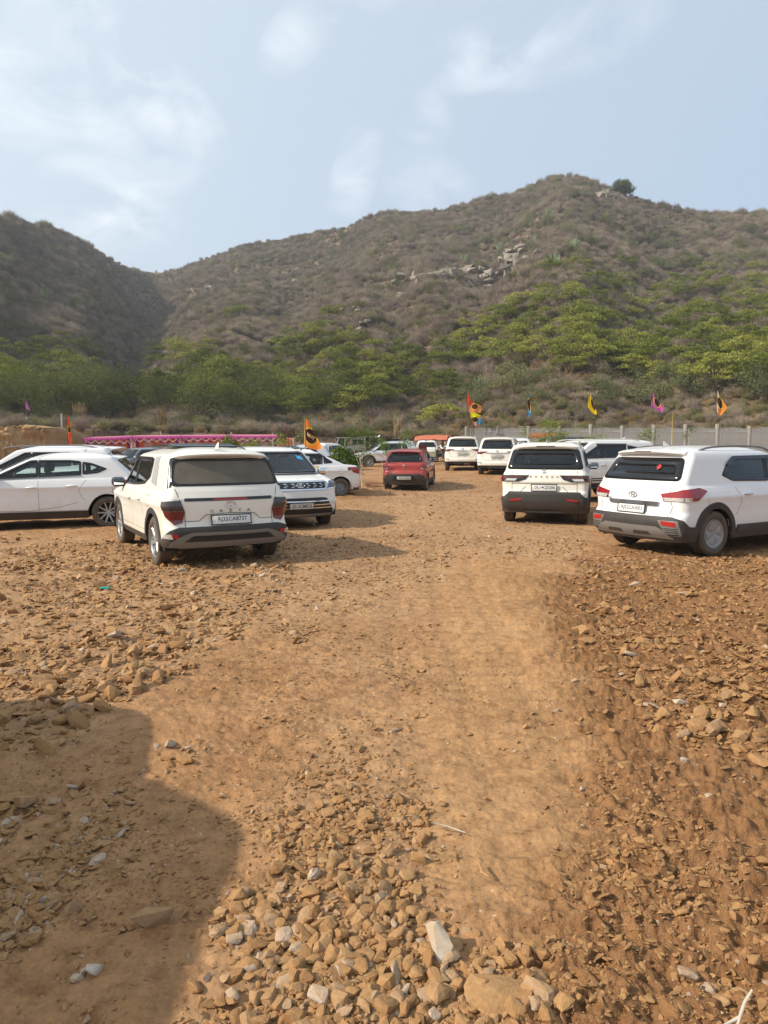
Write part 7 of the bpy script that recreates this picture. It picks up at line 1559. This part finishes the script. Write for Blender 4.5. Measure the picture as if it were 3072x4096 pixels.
for i, (px, top, rows, col, lab, em) in enumerate([(1868, 1567, [(0, 0, 2), (25, -1, 14), (45, 0, 22), (55, 2, 30)], (.75, .09, .04), 'red flag, topmost of the bundle at the end of the grey wall', None), (1873, 1610, [(0, 18, 22), (12, 6, 52), (24, -1, 54), (40, 4, 48)], (.78, .30, .12), 'orange flag just under the red one of the bundle', (26, 16, 12, 10, .3)),
      (1879, 1650, [(0, 0, 20), (12, 3, 46), (22, 4, 38)], (.80, .72, .02), 'yellow flag in the middle of the bundle', None), (1888, 1668, [(0, 0, 20), (16, 2, 30), (30, 8, 34), (36, 16, 30)], (.75, .28, .10), 'orange flag with a dark ring low in the bundle', (13, 10, 11, 10, 0)), (1897, 1676, [(0, 16, 26), (12, 14, 34), (22, 12, 30)], (.05, .30, .55), 'blue flag end at the bottom of the bundle', None), (1893, 1688, [(0, 2, 10), (8, 2, 16), (14, 4, 14)], (.65, .35, .35), 'pale pink flag, lowest of the bundle', None)]):
    wf(px, top, 49.2-.12*i, rows, col, lab, em=em, wave=.06)
wf(101, 1603, 60, [(0, 0, 1), (14, -1, 10), (28, 0, 16), (38, 12, 20)], (.55, .16, .42), 'small magenta flag above the leaning post at the far left', wave=.05)
wf(266, 1660, 38, [(0, 0, 3), (30, 0, 9), (80, 3, 16), (122, 8, 19)], (.75, .10, .03), 'narrow red flag standing before the earth bank', em=(8, 58, 4, 12, 0), wave=.05)
wf(1441, 1694, 61, [(0, 0, 1), (12, -1, 5), (28, -2, 6)], (.50, .16, .28), 'tiny pink flag far behind the sapling', wave=.04)

# ------------------------------------------------------------------ young trees and bushes on the lot
def big_leaves(centers, n, spread, size, rg, droop=.0, aspect=.32):
    P = np.concatenate([c+rg.normal(0, 1, (n, 3))*spread for c in np.array(centers)]); m = len(P); d = rg.normal(0, 1, (m, 3)); d[:, 2] = d[:, 2]*.5-droop; d /= np.linalg.norm(d, axis=1, keepdims=True); s = np.cross(d, rg.normal(0, 1, (m, 3))); s /= np.maximum(np.linalg.norm(s, axis=1, keepdims=True), 1e-6); L = rg.uniform(.7, 1.3, (m, 1))*size
    nrm = np.cross(d, s); V = np.stack([P, P+d*L*.5+s*L*aspect*.5-nrm*L*.06, P+d*L, P+d*L*.5-s*L*aspect*.5-nrm*L*.06], 1).reshape(-1, 3); return V, np.arange(m*4).reshape(m, 4)
def sapling(px, pbase, d, stems, clusters, n, spread, size, label, cat='sapling', name='sapling', leaf='greenleaf', droop=.3, seed=0, aspect=.32, stem_r=.011):
    """stems: list of polylines and clusters: centres, both in picture pixels relative to the base (right, up), at distance d"""
    rg = np.random.default_rng(seed+900); s = d/2850; a = at_depth(px, pbase, d); z0 = FZ(a.x, a.y)-.05; o = empty(name, (a.x, a.y, z0)); tag(o, label, cat); dz = a.z-z0
    mb = MB()
    for st in stems: mb.tube([(u*s, rg.normal(0, .03)+dep*s, max(0, v*s+dz) if i else 0) for i, (u, v, dep) in enumerate([(q+(0,))[:3] for q in st])], [stem_r*(1-.55*i/max(1, len(st)-1)) for i in range(len(st))], 5)
    mb.build('stem', M['palebark'], o, True); V, F = big_leaves([(u*s, (dep if len(c) > 2 else rg.normal(0, 6))*s, v*s+dz) for c in clusters for u, v, dep in [(c+(0,))[:3]]], n, np.array(spread)*s, size, rg, droop, aspect)
    me = mesh_np('foliage', V, [F], False); me.materials.append(M[leaf]); obj_from_mesh('foliage', me, o); return o
sapling(1450, 1928, 24.5, [[(0, 0), (-4, 50), (-16, 120), (-20, 190)], [(0, 0), (-2, 70), (6, 130), (14, 200)], [(0, 4), (-10, 60), (-30, 110), (-38, 150)]], [(-60, 190), (-40, 210), (-20, 200), (0, 185), (20, 200), (36, 185), (-10, 160), (-70, 160), (10, 140), (5, 115), (-5, 215), (50, 170), (-35, 170)], 75, (13, 10, 13), .085, 'young leafy sapling with thin pale stems on the red soil, left of the red car', seed=1)
sapling(1545, 1900, 25.5, [[(0, 0), (4, 50), (-4, 100), (-20, 130)], [(0, 0), (-18, 60), (-12, 110)]], [(-5, 130), (-18, 120), (-10, 105), (2, 112), (-20, 138), (5, 95)], 60, (7, 9, 7), .085, 'smaller sapling with drooping leaves just left of the red car', seed=2)
sapling(1612, 1885, 30, [[(0, 0), (4, 60), (8, 120)]], [(0, 110), (20, 112), (-15, 105), (8, 125), (10, 145), (14, 160), (30, 108)], 60, (9, 7, 9), .085, 'sapling behind the roof of the red car', seed=3)
sapling(1375, 1895, 28, [[(0, 0), (-4, 40), (-10, 60)], [(0, 0), (8, 40), (14, 60)]], [(-38, 60), (-20, 84), (0, 92), (20, 84), (38, 62), (0, 60), (-24, 40), (24, 40), (0, 30), (44, 30), (52, 50), (-40, 30)], 150, (12, 9, 12), .15, 'dense round green bush behind the boot of the white saloon', cat='bush', name='bush', droop=.8, seed=4)
sapling(905, 1830, 30, [[(0, 0), (6, 40), (14, 80)], [(0, 0), (-8, 40), (-14, 70)]], [(-20, 60), (-6, 75), (10, 85), (24, 70), (34, 60), (-22, 30), (20, 40)], 22, (7, 8, 7), .26, 'plant with long hanging leaves in front of the middle of the tent', droop=1.3, seed=5, aspect=.22)
sapling(1000, 1830, 30, [[(0, 0), (0, 30)]], [(-26, 40), (0, 50), (20, 44), (10, 62), (-12, 30)], 26, (7, 7, 7), .20, 'small leafy plant in front of the open tent bay', droop=.2, seed=6, aspect=.2)
sapling(1115, 1830, 29, [[(0, 0), (4, 60), (2, 95)]], [(-12, 72), (4, 92), (14, 84), (24, 68), (-4, 60), (6, 100)], 14, (6, 6, 6), .18, 'thin plant with yellowing leaves at the right end of the tent', droop=.8, seed=7, aspect=.3)
sapling(2200, 1850, 34, [[(0, 0), (10, 60), (30, 140)], [(0, 0), (-30, 50), (-50, 70)], [(0, 0), (20, 60), (50, 100)]], [(-60, 70), (-45, 58), (-30, 78), (-10, 60), (0, 85), (20, 70), (30, 95), (45, 110), (60, 105), (-20, 95), (-5, 120), (5, 145), (-10, 160), (20, 150), (-35, 150), (40, 90), (-50, 82), (15, 120)], 60, (11, 9, 11), .16, 'big oleander bush growing up in front of the grey wall, right of the notice', cat='bush', name='bush', droop=.1, seed=8, aspect=.2)
sapling(2370, 1850, 30, [[(0, 0), (-10, 60), (-16, 90)], [(0, 0), (12, 60), (16, 100)], [(0, 0), (30, 60), (40, 90)], [(0, 0), (-40, 50), (-50, 80)]], [(-18, 92), (16, 100), (40, 92), (-52, 84), (-36, 66), (0, 76), (26, 78), (-60, 60)], 26, (5, 6, 5), .22, 'clump with star-like tufts of narrow pale leaves in front of the grey wall', cat='plant', name='garden_plant', droop=-.2, seed=9, aspect=.14)
sapling(2585, 1800, 44, [[(0, 0), (6, 60)], [(6, 30), (-12, 60)]], [(-14, 50), (0, 64), (10, 78), (-4, 40), (20, 60), (-20, 66), (30, 52)], 55, (9, 9, 9), .14, 'yellow green sapling against the grey wall, middle of the right half', seed=10)
sapling(2750, 1800, 46.5, [[(0, 0), (4, 70), (14, 90)]], [(14, 88), (4, 74), (-4, 60), (-10, 44), (20, 76), (-14, 60)], 30, (6, 7, 6), .12, 'thin creeper leaning on the wall beside the rounded post', seed=11, leaf='darkleaf')
sapling(2098, 1800, 46.5, [[(0, 0), (-2, 60), (0, 80)]], [(-8, 62), (6, 68), (0, 78), (-14, 70), (10, 54), (0, 88)], 34, (6, 6, 6), .12, 'small sapling against the wall just left of the notice', seed=12)
sapling(2300, 1790, 47, [[(0, 0), (-4, 60), (2, 110)]], [(-30, 60), (4, 66), (24, 56), (-6, 82), (14, 84), (-20, 74)], 26, (9, 7, 9), .11, 'thin wispy sapling against the wall behind the oleander', seed=13)
mb = MB(); a = at_depth(2693, 1650, 47); z0 = FZ(a.x, a.y); mb.tube([(0, 0, 0), (-.02, 0, 1.2), (-.03, 0, a.z-z0)], .028, 6); o = mb.build('bamboo_pole', simple('bamboo', (.55, .38, .13), .6), smooth=True); o.location = (a.x, a.y, z0); tag(o, 'yellow bamboo pole standing in front of the grey wall', 'pole')
mb = MB(); a = at_depth(1783, 1700, 46); z0 = FZ(a.x, a.y); mb.tube([(.25, 0, 0), (.12, 0, 1.2), (0, 0, a.z-z0)], .02, 6); o = mb.build('stake', simple('dry_stake', (.50, .40, .26), .7), smooth=True); o.location = (a.x, a.y, z0); tag(o, 'slanting pale stake beside the tall white car near the wall end', 'pole')
# tall reed grass tufts
def reed(px, pb, d, w, h, label, n=46, seed=0):
    rg = np.random.default_rng(seed); s = d/2850; a = at_depth(px, pb, d); z0 = FZ(a.x, a.y) if a.y < 62 else terrain_z(np.array([a.x]), np.array([a.y]))[0]; mb = MB()
    for i in range(n):
        u = rg.uniform(-.5, .5)*w*s; mb.tube([(u*.6, rg.normal(0, .2), -.1), (u*.9, rg.normal(0, .2), h*s*.6), (u+rg.normal(0, .08), rg.normal(0, .2), h*s*rg.uniform(.7, 1.05))], [.022, .018, .008], 4)
    o = mb.build('reed_clump', M['straw'], smooth=False); o.location = (a.x, a.y, z0); tag(o, label, 'reeds')
reed(1590, 1765, 64, 34, 85, 'tall clump of dry reeds behind the silver car', seed=1); reed(320, 1700, 66, 60, 100, 'wide clump of dry reeds above the left end of the tent', n=60, seed=2); reed(650, 1745, 63, 40, 100, 'tall clump of dry reeds above the middle of the tent', seed=3)
for i, (px, py, d, lab) in enumerate([(35, 1720, 53, 'grey leafed bush on the earth bank at the far left'), (540, 1745, 58, 'grey leafed bush behind the tent, left of its middle'), (1210, 1765, 58, 'grey leafed bushes right of the tent behind the orange flag')]):
    sapling(px, py, d, [[(0, 0), (4, 20)], [(0, 0), (-12, 20)]], [(-20, 12), (-8, 20), (6, 22), (18, 14), (0, 8), (-14, 4), (14, 4)], 60, (8, 6, 8), .16, lab, cat='bush', name='bush', leaf='greygreen', droop=0, seed=30+i, aspect=.6)
# ------------------------------------------------------------------ jeeps, e-rickshaw and its driver
def jeep(x, y, head, paint, top, label, visor=None, spare=True, z=None, topmat='blackp'):
    root = empty('parked_jeep'); W = 1.82; L = 3.98; B = lambda n, mb, m: mb.build(n, M[m] if isinstance(m, str) else m, root, auto=35)
    mb = MB(); mb.box((-.62, 0, .83), (2.35, 1.62, .62), bev=.05); mb.box((1.18, 0, .90), (1.35, 1.30, .42), bev=.06, taper=.97); mb.box((1.15, 0, .66), (1.5, 1.0, .3), bev=.04); B('body', mb, paint)
    mb = MB(); mb.box((1.90, 0, .84), (.06, 1.26, .46), bev=.02)
    for k in range(7): mb.box((1.935, (k-3)*.12, .88), (.012, .05, .28))
    B('grille', mb, 'blackp')
    for sg in (1, -1):
        mb = MB(); mb.lathe([(.001, 1.96), (.09, 1.95), (.10, 1.90)], (0, sg*.50, .92), 'X', 16); B('headlight', mb, 'lampclear')
        for xw in (1.22, -1.23):
            th = np.linspace(.1, math.pi-.1, 14); P = [[(xw+(.47+e)*math.cos(t), sg*yy, .40+(.47+e)*math.sin(t)*.9) for t in th] for yy, e in ((.60, 0), (.60, .05), (.92, .05), (.92, 0))]; mb = MB(); mb.grid(np.array(P)); mb.grid(np.array([P[3], P[0]])); B('wheel_arch_trim', mb, 'plastic')
        mb = MB(); mb.box((0, sg*.86, .46), (1.3, .14, .05), bev=.015); B('side_step', mb, 'black')
        mb = MB(); mb.box((.42, sg*.98, 1.22), (.10, .18, .18), bev=.03); mb.box((.42, sg*.88, 1.15), (.04, .12, .03)); B('side_mirror', mb, 'black')
        mb = MB(); mb.box((-.15, sg*.812, .85), (.95, .012, .50), bev=.004); d = B('door', mb, paint); q = MB(); q.box((-.52, sg*.825, 1.0), (.16, .02, .035), bev=.006); q.build('door_handle', M['black'], d)
    # hard or soft top with its windows
    mb = MB(); zt = 1.80
    mb.box((-.62, 0, zt), (2.30, 1.52, .07), bev=.03)
    for sg in (1, -1):
        for (a, b) in (((.50, 1.10), (.28, zt)), ((-.18, 1.10), (-.20, zt)), ((-.62, 1.10), (-.62, zt)), ((-1.74, 1.10), (-1.66, zt))): mb.tube([(a[0], sg*.76, a[1]), (b[0], sg*.72, b[1])], .045, 6)
        mb.box((-1.17, sg*.755, 1.20), (1.15, .03, .16)); mb.box((-1.17, sg*.735, 1.70), (1.15, .03, .16)); mb.box((-.68, sg*.745, 1.45), (.12, .03, .5)); mb.box((-1.66, sg*.745, 1.45), (.16, .03, .5))
    mb.box((-1.74, 0, 1.20), (.05, 1.45, .2)); mb.box((-1.70, 0, 1.70), (.05, 1.45, .2)); B('roof', mb, topmat)
    for sg in (1, -1):
        mb = MB(); mb.box((.14, sg*.745, 1.45), (.60, .008, .60)); B('window', mb, 'glassd'); mb = MB(); mb.box((-1.15, sg*.748, 1.46), (.95, .008, .40)); B('window', mb, 'glassd' if topmat == 'grey' else 'frit')
    mb = MB(); mb.box((-1.715, 0, 1.46), (.008, 1.1, .40)); B('rear_window', mb, 'glassd'); mb = MB(); mb.add([(.52, -.72, 1.12), (.52, .72, 1.12), (.32, .68, zt-.02), (.32, -.68, zt-.02)], [[0, 1, 2, 3]]); B('windscreen', mb, 'glass')
    mb = MB(); mb.box((-1.82, 0, .60), (.14, 1.6, .2), bev=.03); B('rear_bumper', mb, 'black'); mb = MB(); mb.box((1.98, 0, .60), (.16, 1.7, .2), bev=.03); B('front_bumper', mb, 'black')
    for sg in (1, -1): mb = MB(); mb.box((-1.80, sg*.72, .95), (.03, .12, .28), bev=.008); B('tail_light', mb, 'lampred')
    mb = MB()
    for yy in (-.37, .37): mb.merge(seat_mb(-.15, yy, zf=.85))
    B('seats', mb, 'seat')
    if visor: mb = MB(); mb.box((.42, 0, zt-.0), (.30, 1.50, .05), ry=.15, bev=.015); B('sun_visor', mb, visor)
    mb = MB(); mb.box((0, 0, .48), (3.4, .8, .14)); B('underbody', mb, 'dark')
    class J: pass
    j = J(); j.rw = .385; j.hw = .93; j.xw = (-1.23, 1.22); j.root = root; add_wheels(j, 'five', 'alloy', width=.25)
    if spare:
        T_, Rm, D = wheel_mesh('five', .37, .23); o = T_.build('spare_wheel', M['tyre'], root, auto=40); o.location = (-1.93, .05, 1.05); o.rotation_euler = (0, 0, math.pi/2); Rm.build('rim', M['steel'], o, auto=40)
    z = FZ(x, y) if z is None else z; root.location = (x, y, z); root.rotation_euler = (0, 0, R(90-head)); tag(root, label, 'jeep', GROUP)
blue = simple('blue_visor', (.03, .16, .34), .4)
jeep(-3.2, 55, -95, 'grey', 'grey', 'grey jeep with a blue visor above its windscreen, behind the round bush', blue, topmat='grey', z=.40)
jeep(-1.15, 57.3, -50, 'blackp', 'black', 'black jeep with a spare wheel on its back, behind the sapling', z=.5)
jeep(.35, 59.5, -110, 'blackp', 'black', 'black jeep showing only its flat roof, above the silver car', z=.35)

def e_rickshaw(x, y, z, head):
    root = empty('electric_rickshaw'); tag(root, 'electric rickshaw with a faded red cloth canopy, parked between the white cars', 'rickshaw'); B = lambda n, mb, m, s=True: mb.build(n, M[m] if isinstance(m, str) else m, root, auto=35 if s else None)
    gm = simple('rickshaw_green_grey', (.16, .17, .11), .6, .2, var=.2)
    mb = MB(); mb.box((-.45, 0, .50), (1.55, .92, .08), bev=.02); mb.box((-1.15, 0, .70), (.12, .92, .45), bev=.02); mb.box((.25, 0, .66), (.10, .92, .40), bev=.02); mb.box((-.45, .45, .62), (1.5, .03, .25)); mb.box((-.45, -.45, .62), (1.5, .03, .25)); mb.box((.75, 0, .40), (.55, .5, .06), bev=.02); B('body', mb, gm)
    mb = MB(); P = [(1.28, -.26, .45), (1.30, -.32, .75), (1.22, -.34, 1.05)]; mb.box((1.22, 0, .78), (.14, .62, .62), bev=.06, taper=.85); B('front_shield', mb, gm)
    mb = MB(); mb.lathe([(.001, 1.36), (.07, 1.34), (.08, 1.27)], (0, 0, .95), 'X', 14); B('headlight', mb, 'lampclear')
    mb = MB(); mb.add([(1.18, -.40, 1.10), (1.18, .40, 1.10), (1.02, .40, 1.70), (1.02, -.40, 1.70)], [[0, 1, 2, 3]]); B('windscreen', mb, 'glass', False)
    for (a, b) in (((1.2, 1.0), (1.02, 1.78)), ((.28, .8), (.28, 1.78)), ((-1.15, .9), (-1.15, 1.78))):
        for sg in (1, -1): mb = MB(); mb.tube([(a[0], sg*.44, a[1]), (b[0], sg*.44, b[1])], .018, 6); B('canopy_post', mb, 'dark')
    mb = MB(); xs = np.linspace(-1.35, 1.25, 18); ys = np.linspace(-.58, .58, 15); X, Y = np.meshgrid(xs, ys); Zc = 1.88-.16*(np.abs(Y)/.58)**3-.05*((X)/1.3)**2+.02*np.sin(X*7); Zc[0] -= .14; Zc[-1] -= .14; mb.grid(np.stack([X, Y, Zc], -1)); Q = np.stack([X, Y, Zc-.012], -1); mb.grid(Q, flip=True); mb.build('canopy', C['rust'], root, True)
    mb = MB(); mb.box((-.25, 0, .72), (.42, .86, .12), bev=.03); mb.box((-.90, 0, .72), (.40, .86, .12), bev=.03); mb.box((-1.08, 0, 1.0), (.08, .86, .42), bev=.03); B('passenger_seat', mb, simple('red_seat', (.25, .02, .02), .6))
    mb = MB(); mb.box((.52, 0, .72), (.34, .60, .10), bev=.03); B('driver_seat', mb, 'seat'); mb = MB(); mb.tube([(1.16, 0, .45), (1.02, 0, 1.08)], .02, 6); mb.tube([(.95, -.32, 1.10), (1.02, 0, 1.08), (.95, .32, 1.10)], .015, 6); B('handlebar', mb, 'dark')
    for sg in (1, -1): mb = MB(); mb.box((1.1, sg*.52, 1.18), (.03, .14, .18), bev=.012); mb.tube([(1.1, sg*.36, 1.08), (1.1, sg*.5, 1.12)], .01, 5); B('side_mirror', mb, 'black')
    class J: pass
    for (wx, wy) in ((1.22, 0), (-.85, .46), (-.85, -.46)):
        T_, Rm, D = wheel_mesh('steel', .22, .09); o = T_.build('wheel', M['tyre'], root, auto=40); o.location = (wx, wy, .22); Rm.build('rim', M['steel'], o, auto=40)
    root.location = (x, y, z); root.rotation_euler = (0, 0, R(90-head)); return root
def skin_person(name, loc, rz, label, cat, joints, edges, parts):
    root = empty(name, loc, rz); tag(root, label, cat)
    def sk(nm, J, E, mat, sub=2, rt=0):
        me = bpy.data.meshes.new(nm); me.from_pydata([j[0] for j in J], E, []); me.materials.append(mat); o = bpy.data.objects.new(nm, me); COL.objects.link(o); o.parent = root; m = o.modifiers.new('skin', 'SKIN')
        for i, j in enumerate(J): me.skin_vertices[0].data[i].radius = (j[1], j[2] if len(j) > 2 else j[1])
        me.skin_vertices[0].data[rt].use_root = True; s = o.modifiers.new('sub', 'SUBSURF'); s.levels = s.render_levels = sub
        for p in me.polygons: p.use_smooth = True
        return o
    sk('body', joints, edges, parts['skin'])
    for (nm, J, E, mat) in parts['clothes']: sk(nm, J, E, mat)
    for (nm, mb, mat) in parts['extra']: mb.build(nm, mat, root, auto=50)
    return root
def driver(x, y, z, head):
    skin = simple('skin', (.20, .10, .06), .6); vest = simple('dark_waistcoat', (.03, .022, .02), .85); shirt = simple('white_sleeves', (.72, .72, .70), .8); jeans = simple('dark_trousers', (.05, .04, .045), .85); hair = simple('black_hair', (.01, .01, .01), .7)
    J = [((0, 0, .86), .13, .15), ((.02, 0, 1.05), .12, .15), ((.03, 0, 1.26), .13, .18), ((.05, 0, 1.40), .055), ((.07, 0, 1.48), .06), ((.08, 0, 1.58), .088, .075), ((.075, 0, 1.66), .070, .062),
         ((.02, .19, 1.33), .055), ((.13, .24, 1.08), .042), ((.36, .20, 1.08), .030), ((.44, .18, 1.09), .034), ((.02, -.19, 1.33), .055), ((.13, -.24, 1.08), .042), ((.36, -.20, 1.08), .030), ((.44, -.18, 1.09), .034),
         ((.06, .10, .80), .085), ((.42, .13, .82), .060), ((.46, .14, .44), .045), ((.56, .14, .40), .030), ((.06, -.10, .80), .085), ((.30, -.24, .70), .060), ((.34, -.42, .36), .045), ((.44, -.46, .30), .030)]
    E = [(0, 1), (1, 2), (2, 3), (3, 4), (4, 5), (5, 6), (2, 7), (7, 8), (8, 9), (9, 10), (2, 11), (11, 12), (12, 13), (13, 14), (0, 15), (15, 16), (16, 17), (17, 18), (0, 19), (19, 20), (20, 21), (21, 22)]
    ex = []
    for sg, hx, hy in ((1, .44, .18), (-1, .44, -.18)):
        for k, (dy, L) in enumerate(((-.03, .065), (-.01, .075), (.01, .072), (.03, .055))): m = MB(); m.tube([(hx+.01, hy+dy, 1.095), (hx+.01+L*.5, hy+dy, 1.10), (hx+L*.8, hy+dy, 1.075)], [.010, .009, .007], 5); ex.append(('finger', m, skin))
        m = MB(); m.tube([(hx-.01, hy-sg*.03, 1.085), (hx+.02, hy-sg*.055, 1.075)], [.011, .009], 5); ex.append(('thumb', m, skin))
    m = MB(); m.lathe([(.001, 1.755), (.05, 1.745), (.082, 1.69), (.092, 1.62), (.080, 1.56)], (.05, 0, 0), 'Z', 16); ex.append(('hair', m, hair)); m = MB(); m.box((.165, 0, 1.585), (.03, .022, .035), bev=.008); ex.append(('nose', m, skin))
    for sg in (1, -1): m = MB(); m.lathe([(.001, .012), (.012, .0), (.001, -.012)], (.150, sg*.03, 1.61), 'X', 8); ex.append(('eye', m, shirt)); m = MB(); m.box((.07, sg*.085, 1.59), (.03, .014, .045), bev=.006); ex.append(('ear', m, skin))
    cl = [('waistcoat', [((0, 0, .88), .145, .165), ((.02, 0, 1.05), .135, .165), ((.03, 0, 1.27), .145, .195)], [(0, 1), (1, 2)], vest),
          ('sleeve', [((.02, .17, 1.33), .065), ((.13, .24, 1.09), .052), ((.32, .205, 1.08), .040)], [(0, 1), (1, 2)], shirt), ('sleeve', [((.02, -.17, 1.33), .065), ((.13, -.24, 1.09), .052), ((.32, -.205, 1.08), .040)], [(0, 1), (1, 2)], shirt),
          ('trousers', [((.0, 0, .82), .13, .16), ((.06, .10, .80), .10), ((.42, .13, .82), .075), ((.46, .14, .48), .058), ((.06, -.10, .80), .10), ((.30, -.24, .70), .075), ((.34, -.40, .40), .058)], [(0, 1), (1, 2), (2, 3), (0, 4), (4, 5), (5, 6)], jeans)]
    skin_person('person', (x, y, z), R(90-head), 'person in a dark waistcoat over white sleeves, sitting in the driving seat of the rickshaw', 'person', J, E, dict(skin=skin, clothes=cl, extra=ex))
_rz = FZ(3.35, 46)+.02; e_rickshaw(3.35, 46, _rz, 130)
_f = Vector((math.sin(R(130)), math.cos(R(130)))); driver(3.35+_f.x*.45, 46+_f.y*.45, _rz-.06, 130)
# ------------------------------------------------------------------ the air between here and the hills
mb = MB(); mb.box((0, 210, 58.5), (1300, 560, 125)); _m, _nt, _out = mat_new('haze_air'); _v = _nt.nodes.new('ShaderNodeVolumePrincipled'); _v.inputs['Color'].default_value = (.86, .90, .96, 1); _v.inputs['Density'].default_value = .00055; _v.inputs['Anisotropy'].default_value = .3
_nt.links.new(_v.outputs[0], _out.inputs['Volume']); tag(mb.build('haze', _m), kind='stuff')
